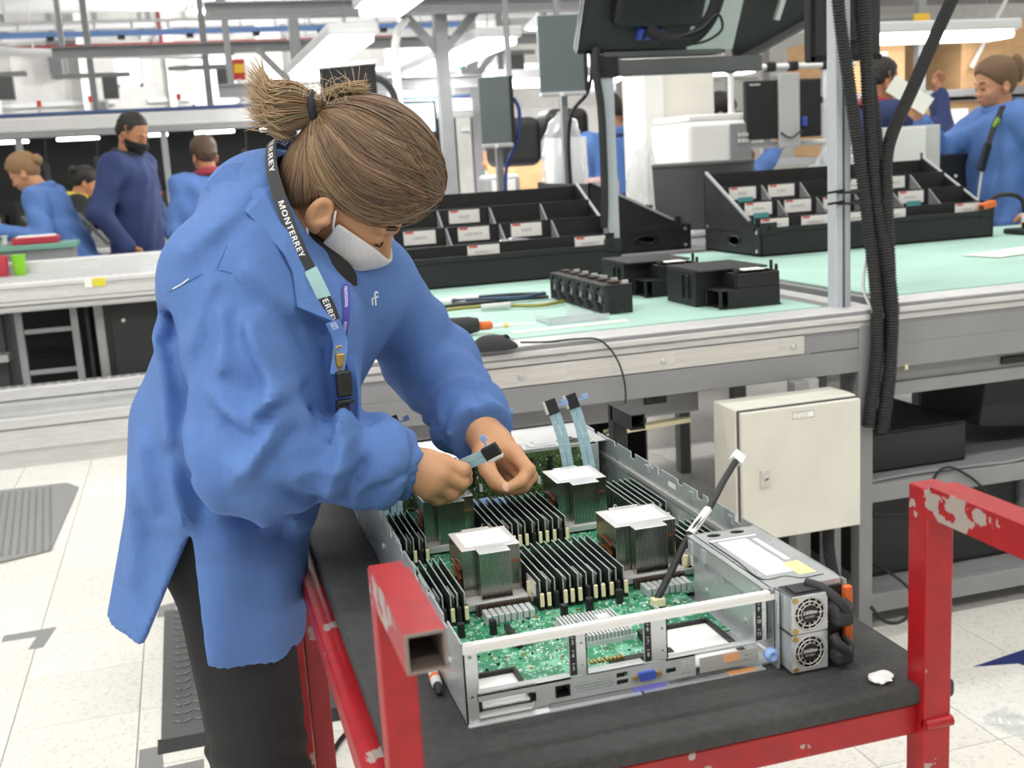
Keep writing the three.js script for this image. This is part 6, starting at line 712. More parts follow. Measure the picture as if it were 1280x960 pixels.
{ const t = thing('steel_rack', 'grey tube rack with dark boards under the conveyor', 'rack', [-0.72, 0, -6.5]); for (const x of [-0.875, -0.60]) mesh('upright', [rb(x - 0.018, 0, -6.45, x + 0.018, 0.80, -6.41, 0.003)], M.greyPaint, t); for (const y of [0.66, 0.44, 0.12]) mesh('rung', [rb(-0.86, y - 0.012, -6.445, -0.615, y + 0.012, -6.42, 0.003)], M.greyPaint, t); mesh('dark_board', [bx(-0.90, 0.05, -6.75, -0.53, 0.80, -6.70)], M.blackMatte, t); mesh('side_board', [bx(-0.545, 0.05, -6.72, -0.53, 0.80, -6.42)], M.blackMatte, t); }
{ const t = thing('equipment_cart', 'dark equipment cart in the shadow beside the tube rack', 'cart', [-1.2, 0, -6.8]); mesh('body', [rb(-1.5, 0.10, -7.1, -0.98, 0.74, -6.6, 0.01)], M.greyDark, t); mesh('deck', [rb(-1.52, 0.50, -6.62, -0.96, 0.54, -6.5, 0.004)], M.aluDull, t); for (const x of [-1.42, -1.06]) mesh('castor', [cy(0.05, 0.05, 0.03, x, 0.05, -6.65, 'x', 18)], M.black, t); }
{ const t = thing('side_table', 'grey table with a teal top beyond the conveyor', 'table', [-1.0, 0, -7.25]); mesh('top', [rb(-1.7, 1.055, -7.42, -0.60, 1.085, -7.08, 0.004)], std(0x6c9a8c, 0.6), t); mesh('apron', [bx(-1.68, 0.98, -7.40, -0.62, 1.055, -7.10)], M.greyPaint, t); for (const x of [-1.62, -0.66]) for (const z of [-7.38, -7.12]) mesh('leg', [rb(x - 0.025, 0, z - 0.025, x + 0.025, 0.98, z + 0.025, 0.003)], M.greyPaint, t); }
{ const t = thing('parts_tray', 'flat red plastic tray on the teal table', 'tray', [-0.83, 1.086, -7.25]); mesh('body', [rb(-0.95, 1.086, -7.35, -0.70, 1.125, -7.15, 0.006)], std(0xb02a3c, 0.5), t); mesh('contents', [rb(-0.93, 1.125, -7.33, -0.72, 1.132, -7.17, 0.002)], M.paper, t); }
for (let i = 0; i < 5; i++) single('spool', 'small white spool standing on the teal table', 'spool', [lathe([[0, 0], [0.022, 0], [0.022, 0.008], [0.014, 0.012], [0.014, 0.045], [0.022, 0.049], [0.022, 0.056], [0, 0.056]], 14).translate(-1.22 + i * 0.055, 1.0865, -7.25)], M.greyLight, [-1.22 + i * 0.055, 1.0865, -7.25], 'spools on the teal table');
for (const [x, c, l] of [[-0.985, 0xc03a4a, 'red plastic cup on the conveyor bed'], [-0.895, 0x86cc2c, 'lime green plastic cup on the conveyor bed']]) { const t = thing('plastic_cup', l, 'cup', [x, 0.931, -6.9]); mesh('cup', [lathe([[0, 0], [0.03, 0], [0.038, 0.11], [0.034, 0.11], [0.028, 0.006], [0, 0.006]], 20).translate(x, 0.931, -6.9)], std(c, 0.45), t); mesh('rim', [flat(new THREE.TorusGeometry(0.037, 0.004, 6, 20)).rotateX(Math.PI / 2).translate(x, 1.041, -6.9)], std(c, 0.45), t); }
// long lit work line farther back
{ const t = thing('assembly_line', 'long grey hooded assembly line with small lamps behind the workers', 'assembly line', [-1, 0, -10.3]); const x0 = -7, x1 = 2.6, P = (n, g, m, o) => mesh(n, g, m, t, o);
  P('hood', [rb(x0, 1.845, -10.7, x1, 1.965, -9.98, 0.02)], M.greyLight); P('hood_lip', [rb(x0, 1.80, -10.02, x1, 1.845, -9.98, 0.006)], M.greyPaint); P('cable_bunch', [bar([x0, 1.985, -10.1], [x1, 1.985, -10.1], 0.04, 0.04, true)], std(0x3a4f78, 0.7)); P('back_board', [bx(x0, 0.9, -10.72, x1, 1.84, -10.68)], M.blackMatte); P('desk', [rb(x0, 0.98, -10.6, x1, 1.03, -9.9, 0.005)], M.greyPaint); P('lower_board', [bx(x0, 0.0, -10.3, x1, 0.98, -10.26)], M.greyLight);
  for (let i = 0; i < 9; i++) P('upright', [rb(x0 + 0.2 + i * 1.12, 1.03, -10.06, x0 + 0.25 + i * 1.12, 1.85, -10.0, 0.004)], M.greyPaint);
  for (let i = 0; i < 8; i++) { const x = -2.0 + i * 0.55; P('strip_lamp', [rb(x, 1.775, -10.25, x + 0.33, 1.80, -10.16, 0.008)], M.lampGlow); } }
for (let i = 0; i < 14; i++) { const x = -2.5 + i * 0.33, h = 0.16 + 0.14 * ((i * 37) % 10) / 10, z = -10.3 - 0.06 * (i % 3), t = thing('test_unit', (h > 0.25 ? 'tall ' : h > 0.2 ? 'middling ' : 'low ') + (i % 4 === 1 ? 'grey' : 'black') + ' test unit with ' + (i % 3 ? 'dark' : 'grey') + ' panel on the hooded assembly line', 'test unit', [x, 1.0305, z], 'units on the assembly line'); mesh('case', [rb(x - 0.13, 1.0305, z - 0.12, x + 0.13, 1.03 + h, z + 0.12, 0.01)], i % 4 === 1 ? M.greyDark : M.black, t); mesh('panel', [rb(x - 0.10, 1.05, z + 0.12, x + 0.10, 1.01 + h, z + 0.126, 0.003)], i % 3 ? M.blackSoft : M.greyPaint, t); mesh('lamp_lens', [cy(0.012, 0.012, 0.01, x + 0.06, 1.02 + h, z + 0.13, 'z', 10)], i % 5 === 2 ? M.orange : M.greyLight, t); }
for (let i = 0; i < 12; i++) { const x = -2.6 + i * 0.4, t = thing('hanging_tool', (i % 4 === 2 ? 'white' : 'black') + (i % 3 === 2 ? ' long' : ' short') + ' tool hanging on a hose under the assembly line hood', 'tool', [x, 1.42, -10.1], 'tools under the hood'); mesh('body', [rbc(0.05, 0.16 + 0.05 * (i % 3), 0.05, 0.015, x, 1.50, -10.1, 0, 0, 0.1 * (i % 3 - 1))], i % 4 === 2 ? M.white : M.blackSoft, t); mesh('hose', [bar([x, 1.58, -10.1], [x + 0.02, 1.80, -10.1], 0.012, 0.012, true)], M.black, t); }
{ const t = thing('tray_rack', 'row of tilted grey trays on a low stand behind the workers', 'rack', [-0.55, 0, -8.6]); for (let i = 0; i < 6; i++) mesh('tray', [rbc(0.30, 0.02, 0.10, 0.004, -0.95 + i * 0.12, 1.10, -8.5, 0, 0, -0.9)], M.greyDark, t); mesh('stand', [rb(-1.2, 0.88, -8.8, 0.1, 0.95, -8.3, 0.005), bx(-1.18, 0, -8.78, -1.13, 0.88, -8.73), bx(0.03, 0, -8.78, 0.08, 0.88, -8.73), bx(-1.18, 0, -8.36, -1.13, 0.88, -8.31), bx(0.03, 0, -8.36, 0.08, 0.88, -8.31)], M.greyLight, t); mesh('lower_shelf', [rb(-1.2, 0.55, -8.8, 0.1, 0.58, -8.3, 0.004)], M.greyPaint, t); }
for (let i = 0; i < 5; i++) { const x = -1.15 + i * 0.22, t = thing('bin_box', (i % 2 ? 'dark blue' : 'dark grey') + ' box on the lower shelf of the tray stand', 'box', [x, 0.5805, -8.45], 'boxes under the trays'); mesh('body', [rb(x - 0.09, 0.5805, -8.6, x + 0.09, 0.70, -8.32, 0.006)], i % 2 ? M.blueDark : M.greyDark, t); mesh('front_card', [bx(x - 0.05, 0.62, -8.32, x + 0.05, 0.67, -8.318)], M.paper, t); }
// overhead: cable tray, beams, lattice posts
{ const t = thing('cable_tray', 'light blue cable tray running overhead across the hall', 'cable tray', [-0.4, 3.05, -14]); mesh('blue_beam', [rb(-6, 3.04, -14.03, 3.6, 3.10, -13.97, 0.005)], std(0x6d92cc, 0.5), t); mesh('top_rail', [bx(-6, 3.19, -14.02, 3.6, 3.215, -13.98)], M.greyLight, t); for (let i = 0; i < 24; i++) mesh('stile', [bx(-5.9 + i * 0.4, 3.10, -14.015, -5.87 + i * 0.4, 3.19, -13.985)], M.greyLight, t); for (let i = 0; i < 12; i++) mesh('clamp', [bx(-5.7 + i * 0.75, 3.0, -14.04, -5.62 + i * 0.75, 3.045, -13.96)], M.black, t); for (const x of [-5, -1.6, 1.8]) mesh('hanger', [bar([x, 3.2, -14], [x, 7, -14], 0.02)], M.greyLight, t); }
for (const [y, z, x0, x1, l] of [[2.42, -7.9, 0.3, 3.6, 'grey steel beam crossing over the lattice posts'], [2.02, -9.4, 0.4, 3.2, 'grey steel beam low behind the bench lamps'], [2.62, -12, -1, 6, 'grey steel beam farther down the hall']]) { const t = thing('steel_beam', l, 'beam', [(x0 + x1) / 2, y, z], 'steel beams overhead'); mesh('web', [bx(x0, y, z - 0.02, x1, y + 0.09, z + 0.02)], M.greyPaint, t); mesh('flange', [bx(x0, y + 0.085, z - 0.06, x1, y + 0.095, z + 0.06), bx(x0, y - 0.005, z - 0.06, x1, y + 0.005, z + 0.06)], M.greyPaint, t); for (const x of [x0 + 0.1, x1 - 0.1]) mesh('drop', [bar([x, y + 0.09, z], [x, 7, z], 0.05)], M.greyPaint, t); }
for (const [x, z, l] of [[1.88, -8, 'grey post with slanting braces beside the bench lamps'], [2.75, -10.5, 'second grey braced post farther back'], [1.2, -11, 'third grey braced post beyond the lamp']]) { const t = thing('braced_post', l, 'post', [x, 0, z]); mesh('post', [rb(x - 0.045, 0, z - 0.045, x + 0.045, 2.9, z + 0.045, 0.004)], M.greyPaint, t); for (const s of [-1, 1]) mesh('brace', [bar([x, 2.15, z], [x + s * 0.36, 2.55, z], 0.055, 0.04)], M.greyPaint, t); }
single('white_pole', 'slim white bent pole standing behind the head of the woman', 'pole', [tube([[1.545, 0, -8], [1.55, 1.9, -8], [1.56, 2.25, -8], [1.60, 2.36, -8], [1.66, 2.40, -8]], 0.028, 24, 10)], M.white, [1.545, 0, -8]);
for (const [x, y, z, l] of [[-3.6, 3.25, -16, 'bright round lamp far back above the left wall bay'], [0.6, 3.55, -16, 'bright round lamp far back beside the wide column'], [2.6, 3.42, -15, 'bright round lamp far back over the bench lamps'], [4.6, 3.0, -14, 'bright round lamp far back behind the lattice braces'], [0.55, 3.95, -15, 'bright round lamp far back at the red pipe']]) { const t = thing('high_bay_lamp', l, 'lamp', [x, y, z]); mesh('shade', [lathe([[0.06, 0.22], [0.08, 0.16], [0.20, 0.05], [0.22, 0], [0.21, 0], [0.19, 0.045], [0.05, 0.16]], 24).translate(x, y, z)], M.lampHousing, t); mesh('lens', [lathe([[0, 0], [0.20, 0], [0.20, 0.02], [0, 0.02]], 24).translate(x, y, z)], M.lampGlow, t); mesh('rod', [bar([x, y + 0.2, z], [x, 7, z], 0.02)], M.greyPaint, t); const l2 = new THREE.PointLight(0xffffff, 8); l2.position.set(x, y - 0.05, z); scene.add(l2); }
{ const t = thing('fire_alarm_sign', 'red and yellow sign on a post near the hair bun', 'sign', [0.72, 0, -12]); mesh('red_plate', [rbc(0.14, 0.20, 0.02, 0.006, 0.72, 2.45, -12)], std(0xc8302c, 0.5), t); mesh('yellow_plate', [rbc(0.10, 0.09, 0.02, 0.03, 0.73, 2.46, -11.985)], std(0xf2c22c, 0.5), t); mesh('stem', [bar([0.72, 0, -12], [0.72, 2.36, -12], 0.03)], M.greyLight, t); }
for (const [x, y, z, c, l] of [[-0.6, 2.10, -10.2, 0xc8402c, 'small red signal lamp on the assembly line hood by the tall worker'], [-1.0, 2.08, -10.2, 0xd04030, 'small red signal lamp on the hood at the left'], [0.1, 2.09, -10.2, 0xb02c28, 'small red signal lamp on the hood above the bun wearer'], [2.6, 2.60, -7.9, 0x38c070, 'small green signal lamp near the lattice brace'], [2.35, 2.185, -9.4, 0x48d080, 'small green signal lamp below the bench lamp']]) { const t = thing('signal_lamp', l, 'lamp', [x, y - 0.06, z]); mesh('lens', [cy(0.018, 0.018, 0.05, x, y, z, 'y', 12)], std(c, 0.4), t); mesh('base', [cy(0.012, 0.012, 0.09, x, y - 0.07, z, 'y', 10)], M.greyLight, t); }

// ducts, boxes and equipment in the upper background
for (const [x, y, w, h, z, l] of [[-1.45, 2.95, 0.22, 0.5, -17.7, 'grey switch box on the back wall left of the narrow window'], [2.2, 2.3, 0.5, 0.7, -17.7, 'grey switch box on the back wall beside the wide column'], [-0.9, 2.3, 0.18, 0.3, -17.7, 'small dark switch box low on the back wall']]) { const t = thing('wall_box', l, 'box', [x, y, z]); mesh('case', [rb(x - w / 2, y, -18, x + w / 2, y + h, z, 0.01)], M.greyPaint, t); mesh('door', [rb(x - w / 2 + 0.03, y + 0.03, z, x + w / 2 - 0.03, y + h - 0.03, z + 0.01, 0.003)], M.greyDark, t); }
for (const [pts, r, l] of [[[[-6, 3.75, -16.5], [-2, 3.78, -16.5], [4, 3.75, -16.5]], 0.14, 'wide round air duct running along the back of the hall'], [[[-3.0, 3.2, -15.5], [-1.5, 3.05, -15.5], [0.5, 2.95, -15.5]], 0.05, 'slanting white air hose high over the assembly line'], [[[1.55, 2.6, -15], [3, 2.62, -15], [5, 2.6, -15]], 0.06, 'grey air pipe running behind the lattice posts']]) single('air_duct_pipe', l, 'duct', [tube(pts, r, 24, 12), ...pts.map((p) => bar(p, [p[0], 6.995, p[2]], 0.02))], M.greyLight, pts[0]);
for (const [x, z, l] of [[-1.75, -13, 'slim grey pole far behind the left worker'], [-0.75, -13.5, 'slim grey pole far behind the tall man'], [0.45, -13, 'slim grey pole far behind the bun wearer'], [3.6, -12.5, 'slim grey pole far behind the bench lamps'], [5.6, -11, 'slim grey pole far behind the white pipe frame'], [4.6, -11.5, 'slim grey pole far behind the white pillar']]) { const t = thing('slim_pole', l, 'pole', [x, 0, z], 'slim poles far back'); mesh('shaft', [rb(x - 0.035, 0, z - 0.035, x + 0.035, 4.4, z + 0.035, 0.004)], M.greyPaint, t); mesh('cross_arm', [rb(x - 0.4, 2.55, z - 0.02, x + 0.4, 2.60, z + 0.02, 0.004)], M.greyPaint, t); mesh('arm_box', [rb(x + 0.1, 2.32, z - 0.06, x + 0.26, 2.55, z + 0.06, 0.01)], M.greyDark, t); }
for (const [x, z, w, h, l] of [[-2.4, -12.6, 0.7, 2.35, 'white tall machine cabinet far left behind the assembly line'], [3.9, -11.6, 1.1, 1.9, 'grey tall machine cabinet far behind the white carton'], [5.6, -12.4, 1.4, 1.8, 'dark tall machine cabinet far behind the rear monitor'], [1.9, -12.8, 0.9, 2.05, 'pale tall machine cabinet far behind the braced posts']]) { const t = thing('machine_cabinet', l, 'cabinet', [x, 0, z], 'machines far back'); mesh('case', [rb(x - w / 2, 0, z - 0.4, x + w / 2, h, z + 0.4, 0.02)], x < 0 ? M.white : x > 5 ? M.greyDark : M.greyLight, t); mesh('window', [rb(x - w * 0.35, h * 0.55, z + 0.4, x + w * 0.2, h * 0.85, z + 0.41, 0.005)], M.blackGloss, t); mesh('panel', [rb(x + w * 0.26, h * 0.55, z + 0.4, x + w * 0.42, h * 0.8, z + 0.415, 0.005)], M.greyPaint, t); }
// ---------- stations behind the benches ----------
single('far_bench', 'long grey rear bench behind the black bins', 'bench', [rb(1.3, 0.90, -6.0, 3.66, 0.945, -4.82, 0.005), bx(1.35, 0, -4.92, 1.40, 0.9, -4.87), bx(3.58, 0, -4.92, 3.63, 0.9, -4.87), bx(1.35, 0, -5.95, 1.40, 0.9, -5.90), bx(3.58, 0, -5.95, 3.63, 0.9, -5.90), bx(1.3, 0.84, -4.86, 3.66, 0.90, -4.82)], M.greyPaint, [3.2, 0, -5.7]);
for (let i = 0; i < 3; i++) single('roller_tube', 'white roller tube lying between the two work benches', 'tube', [bar([1.70 + i * 0.085, 0.925, -4.75], [1.70 + i * 0.085, 0.925, -4.30], 0.055, 0.055, true), bar([1.70 + i * 0.085, 0.925, -4.80], [1.70 + i * 0.085, 0.925, -4.28], 0.02, 0.02, true)], M.whiteGloss, [1.70 + i * 0.085, 0.90, -4.5], 'roller tubes');
single('roller_stand', 'grey stand carrying the white roller tubes', 'stand', [bx(1.64, 0.86, -4.80, 2.10, 0.895, -4.27), bx(1.68, 0, -4.5, 1.73, 0.86, -4.45), bx(2.0, 0, -4.5, 2.05, 0.86, -4.45)], M.greyPaint, [1.85, 0, -4.5]);
partsBin('black parts bin turned sideways between the grey post and the right bin', -0.38, 0.38, 0, 0, 3, [[0.3], [0.5], []], { pos: [2.04, 0.9455, -5.28], angle: Math.PI / 2 });
bag('clear bag standing up beside the white column', 1.95, 0.946, -5.68, 0.30, 0.70, 0.2, 7); bag('clear crumpled bag between the sideways bin and the chair back', 2.36, 0.946, -5.62, 0.18, 0.55, 0.14, 9); bag('clear bag in front of the white printer', 2.62, 0.946, -5.3, 0.28, 0.40, 0.2, 11); bag('clear bags heaped in front of the pipe frame', 3.12, 0.946, -5.0, 0.36, 0.46, 0.2, 13); bag('clear upright bag beside the cable post', 3.30, 0.946, -5.2, 0.2, 0.52, 0.16, 15);
single('red_printed_bag', 'red and white printed bag lying behind the sideways bin', 'bag', [rbc(0.18, 0.34, 0.12, 0.03, 2.16, 1.116, -5.72, 0, 0.3, 0.0)], std(0xe0b8b4, 0.5), [2.16, 0.946, -5.72]);
{ const t = thing('chair_back', 'dark curved chair back behind the right bin', 'chair', [2.42, 0, -4.95]); const g = flat(new THREE.CylinderGeometry(0.30, 0.28, 0.30, 28, 4, true, -1.1, 2.2)); const q = g.clone(); mesh('backrest', [g.translate(2.42, 1.18, -5.15), flat(new THREE.CylinderGeometry(0.28, 0.26, 0.30, 28, 4, true, -1.1, 2.2)).translate(2.42, 1.18, -5.15), flat(new THREE.TorusGeometry(0.29, 0.014, 8, 28, 2.2)).rotateX(Math.PI / 2).rotateY(-0.47 - 0.0).translate(2.42, 1.33, -5.15)], M.greyDark, t); mesh('support', [bar([2.42, 0.95, -4.90], [2.42, 1.06, -4.88], 0.05)], M.black, t); }
{ const t = thing('white_column', 'broad white pillar between the workers', 'pillar', [2.78, 0, -6.2]); mesh('shaft', [rb(2.56, 0, -6.36, 3.0, 2.0, -6.06, 0.004)], std(0xe9e6de, 0.8), t); mesh('cover_strip', [rb(2.56, 0, -6.06, 2.68, 2.0, -6.04, 0.003)], M.white, t); mesh('cap', [rb(2.54, 2.0, -6.38, 3.02, 2.05, -6.02, 0.004)], M.white, t); }
{ const t = thing('printer', 'white office printer with a grey front panel on the rear bench', 'printer', [2.72, 0.946, -5.7]); mesh('body', [rb(2.55, 0.946, -5.95, 2.90, 1.54, -5.45, 0.03)], M.whiteGloss, t); mesh('lid', [rb(2.56, 1.54, -5.93, 2.89, 1.575, -5.47, 0.012)], M.white, t); mesh('front_panel', [rb(2.78, 1.20, -5.45, 2.90, 1.52, -5.435, 0.006)], M.greyPaint, t); for (let i = 0; i < 3; i++) for (let j = 0; j < 2; j++) mesh('button', [rb(2.82 + i * 0.022, 1.42 + j * 0.03, -5.437, 2.837 + i * 0.022, 1.44 + j * 0.03, -5.43, 0.002)], M.greyLight, t); }
single('white_carton', 'plain white box standing on the rear bench', 'box', [rb(1.93, 0.946, -5.95, 2.12, 1.50, -5.80, 0.004)], M.white, [2.02, 0.946, -5.88]);
{ const t = thing('pipe_frame', 'white pipe frame with black joints holding a monitor', 'frame', [3.1, 0.946, -5.5]); const W = 0.032; for (const x of [2.82, 3.38]) mesh('upright', [bar([x, 0.946, -5.5], [x, 1.80, -5.5], W, W, true)], M.white, t); mesh('crossbar', [bar([2.82, 1.80, -5.5], [3.55, 1.80, -5.5], W, W, true)], M.white, t); mesh('crossbar', [bar([2.82, 1.98, -5.5], [3.55, 1.98, -5.5], W, W, true)], M.white, t); mesh('crossbar', [bar([2.82, 1.40, -5.5], [3.38, 1.40, -5.5], W, W, true)], M.white, t); for (const [x, y] of [[2.82, 1.80], [3.38, 1.80], [2.82, 1.40], [3.05, 1.80], [3.18, 1.80], [2.82, 1.98]]) mesh('joint', [rbc(0.055, 0.05, 0.05, 0.012, x, y, -5.5)], M.black, t); }
{ const t = thing('monitor', 'black monitor seen from behind on the white pipe frame', 'monitor', [3.1, 1.45, -5.44]); mesh('case', [rb(2.87, 1.43, -5.47, 3.31, 1.73, -5.43, 0.008)], M.black, t); mesh('mount_plate', [rb(3.05, 1.38, -5.43, 3.17, 1.76, -5.41, 0.004)], M.aluDull, t); mesh('badge', [bx(2.89, 1.705, -5.429, 2.95, 1.713, -5.428)], M.greyLight, t); mesh('blue_plug', [rbc(0.03, 0.05, 0.02, 0.006, 3.20, 1.51, -5.42)], std(0x3a4fae, 0.5), t); mesh('lead', [tube([[3.05, 1.46, -5.40], [3.10, 1.43, -5.39], [3.18, 1.47, -5.40]], 0.005, 14, 6)], M.black, t); }
// grey flat screens on poles
for (const [x0, y0, x1, y1, z, l] of [[1.385, 1.48, 1.53, 1.785, -5.2, 'grey flat screen turned side on, on a thin pole with a blue cable'], [1.685, 1.70, 1.90, 2.05, -5.2, 'larger grey flat screen seen from behind beside the tilted monitor']]) { const t = thing('flat_screen', l, 'monitor', [(x0 + x1) / 2, 0.946, z]), cx = (x0 + x1) / 2, w = (x1 - x0); const R = (g) => g.rotateY(-0.15).translate(cx, (y0 + y1) / 2, z); mesh('back_cover', [R(rbc(w, y1 - y0, 0.035, 0.006))], std(0x6b7478, 0.5, 0.2), t); mesh('side_edge', [R(rbc(0.016, y1 - y0, 0.05, 0.004, w / 2 + 0.006, 0, 0))], M.black, t); mesh('bottom_edge', [R(rbc(w, 0.018, 0.05, 0.004, 0, -(y1 - y0) / 2 - 0.008, 0.004))], M.aluDull, t); mesh('light', [R(cy(0.010, 0.010, 0.012, -w * 0.05, -(y1 - y0) / 2 - 0.01, 0.032, 'z', 12))], M.white, t); mesh('pole', [bar([cx + 0.02, 0.946, z - 0.06], [cx + 0.02, y0 + 0.1, z - 0.05], 0.03)], M.greyPaint, t); mesh('cable', [tube([[cx + w / 2 + 0.02, y1 - 0.1, z], [cx + w / 2 + 0.04, (y0 + y1) / 2, z + 0.01], [cx + w / 2 + 0.02, y0, z], [cx + 0.05, y0 - 0.1, z - 0.03], [cx + 0.03, 1.1, z - 0.03]], 0.009, 30, 6)], x0 < 1.5 ? M.blueDark : M.black, t); }
{ const t = thing('monitor', 'lit monitor on the far station left of the grey screens', 'monitor', [1.70, 1.30, -8.2]); mesh('case', [rb(1.58, 1.62, -8.24, 1.86, 1.86, -8.2, 0.01)], M.black, t); mesh('screen', [rb(1.60, 1.64, -8.2, 1.84, 1.84, -8.195, 0.003)], std(0xb8cfe0, 0.4, 0, { emissive: new THREE.Color(0.5, 0.6, 0.7), emissiveIntensity: 0.8 }), t); mesh('stand', [bar([1.72, 0.9605, -8.22], [1.72, 1.62, -8.22], 0.05)], M.black, t); }
{ const t = thing('monitor', 'black tilted monitor beyond the hair bun', 'monitor', [1.05, 1.75, -7.4]); const R = (g) => g.rotateX(0.35).rotateZ(0.06).translate(1.12, 1.94, -7.4); mesh('case', [R(rbc(0.36, 0.24, 0.03, 0.008))], M.black, t); mesh('rim', [R(rbc(0.37, 0.012, 0.035, 0.003, 0, 0.12, 0.004))], M.greyLight, t); mesh('arm', [tube([[1.12, 1.92, -7.43], [1.30, 1.98, -7.5], [1.42, 1.90, -7.55], [1.46, 1.6, -7.6]], 0.025, 24, 8)], M.blackSoft, t); mesh('base_pole', [bar([1.46, 0, -7.6], [1.46, 1.62, -7.6], 0.05)], M.greyPaint, t); }
single('rear_station', 'white rear station top with small parts behind the woman', 'bench', [rb(0.6, 0.92, -8.75, 2.6, 0.96, -8.1, 0.005), bx(0.62, 0, -8.7, 0.68, 0.92, -8.65), bx(2.5, 0, -8.7, 2.56, 0.92, -8.65), bx(0.62, 0, -8.2, 0.68, 0.92, -8.15), bx(2.5, 0, -8.2, 2.56, 0.92, -8.15)], M.white, [1.6, 0, -8]);
{ const t = thing('notice_stand', 'tall white framed panel standing right behind the woman', 'panel', [1.02, 0.95, -5.3]); mesh('frame', [rb(0.93, 1.0, -5.32, 1.12, 1.56, -5.30, 0.004)], M.greyPaint, t); mesh('sheet', [bx(0.94, 1.01, -5.30, 1.11, 1.55, -5.298)], M.white, t); mesh('foot', [rb(0.90, 0.0, -5.36, 1.15, 1.0, -5.32, 0.004)], M.greyDark, t); }
for (const [x, y, z, w, h, l, m] of [[1.30, 0.961, -8.4, 0.34, 0.28, 'white round topped unit on the white rear station', M.white], [1.95, 0.961, -8.35, 0.30, 0.22, 'dark low unit on the white rear station', M.black], [2.35, 0.961, -8.4, 0.28, 0.34, 'grey tall unit at the end of the white rear station', M.greyPaint]]) { const t = thing('bench_unit', l, 'unit', [x, y, z]); mesh('case', [rb(x - w / 2, y, z - 0.12, x + w / 2, y + h, z + 0.12, 0.04)], m, t); mesh('panel', [rb(x - w / 3, y + 0.04, z + 0.12, x + w / 3, y + h - 0.04, z + 0.127, 0.003)], M.greyLight, t); }
for (const [x, y, w, h, l] of [[2.05, 1.36, 0.30, 0.30, 'black equipment shape hanging behind the grey screens'], [2.38, 1.38, 0.28, 0.32, 'black equipment shape hanging beside the bright round lamp']]) { const t = thing('black_unit', l, 'unit', [x, y, -7.0]); mesh('case', [rb(x - w / 2, y, -7.1, x + w / 2, y + h, -6.8, 0.06)], M.black, t); mesh('hanger', [bar([x, y + h, -6.95], [x, 2.6, -6.95], 0.03)], M.greyPaint, t); }
single('wooden_board', 'plain wooden board leaning behind the grey screens', 'board', [rbc(0.7, 1.5, 0.02, 0.003, 2.75, 0.75, -8.9)], M.card, [2.75, 0.0, -8.9]);
for (let i = 0; i < 6; i++) single('sheet_bundle', 'pale plastic wrapped bundle on the far table', 'bundle', [rbc(0.12, 0.10, 0.2, 0.03, 2.35 + i * 0.14, 1.02, -7.2 - 0.05 * (i % 2), 0, 0, 0.3 * (i % 2))], i === 3 ? M.orange : M.greyLight, [2.35 + i * 0.14, 0.97, -7.2], 'bundles on the far table');
single('far_table', 'grey far table carrying plastic bundles', 'table', [rb(2.2, 0.93, -7.5, 3.3, 0.965, -7.07, 0.004), bx(2.25, 0, -7.45, 2.3, 0.93, -7.4), bx(3.2, 0, -7.45, 3.25, 0.93, -7.4)], M.greyPaint, [2.7, 0, -7.3]);
// open front computer boxes on the right bench
{ const t = thing('electronics_rack', 'white open fronted rack unit behind the long bin', 'rack', [3.45, 0.962, -4.95]); mesh('case', [rb(3.36, 0.946, -5.1, 3.62, 1.45, -4.86, 0.005)], M.greyLight, t); mesh('front', [rb(3.36, 0.96, -4.86, 3.53, 1.44, -4.85, 0.003)], M.white, t); mesh('slot', [bx(3.50, 1.10, -4.85, 3.51, 1.32, -4.847)], M.black, t); }
{ const t = thing('dark_unit', 'black unit with lamps between the rack and the woman in blue', 'unit', [3.72, 0.946, -5.1]); mesh('case', [rb(3.63, 0.946, -5.2, 3.98, 1.30, -4.98, 0.01)], M.black, t); for (const [x, y] of [[3.8, 1.19], [3.74, 1.12]]) mesh('lamp_lens', [cy(0.008, 0.008, 0.006, x, y, -4.976, 'z', 10)], M.white, t); }
{ const t = thing('gooseneck_tool', 'black bent hose with an orange clip at the end of the long bin', 'tool', [3.40, 0.962, -4.1]); mesh('hose', [tube([[3.30, 1.10, -4.12], [3.35, 1.13, -4.11], [3.42, 1.13, -4.10], [3.47, 1.10, -4.10], [3.48, 1.03, -4.10], [3.48, 0.97, -4.10]], 0.010, 30, 8)], M.black, t); mesh('orange_clip', [rbc(0.07, 0.03, 0.04, 0.008, 3.29, 1.095, -4.10, 0, 0, 0.2)], M.orange, t); mesh('white_band', [cy(0.012, 0.012, 0.04, 3.48, 1.03, -4.10, 'y', 12)], M.white, t); mesh('base', [rb(3.42, 0.9615, -4.16, 3.68, 0.985, -4.02, 0.008)], M.blackSoft, t); }
// shelves with cartons on the right
{ const t = thing('storage_rack', 'grey storage rack loaded with brown cartons', 'rack', [5.6, 0, -7.3]); const x0 = 4.2, x1 = 8.2; for (const y of [1.30, 1.70, 2.42]) mesh('shelf', [rb(x0, y - 0.05, -7.75, x1, y, -6.85, 0.005)], M.greyPaint, t); for (const x of [x0 + 0.03, 4.95, 6.6, x1 - 0.03]) for (const z of [-7.72, -6.88]) mesh('upright', [rb(x - 0.03, 0, z - 0.03, x + 0.03, 2.6, z + 0.03, 0.004)], M.greyPaint, t); mesh('brace', [bar([5.34, 1.84, -6.85], [5.66, 2.36, -6.85], 0.02)], M.greyLight, t); }
const cartonLabels = ['large brown carton on the middle shelf of the storage rack', 'long low brown carton with a white sheet on the storage rack', 'brown carton with taped white sheets behind the man', 'brown carton at the far end of the storage rack', 'brown carton low behind the raised paper', 'brown carton on the lowest rack shelf'];
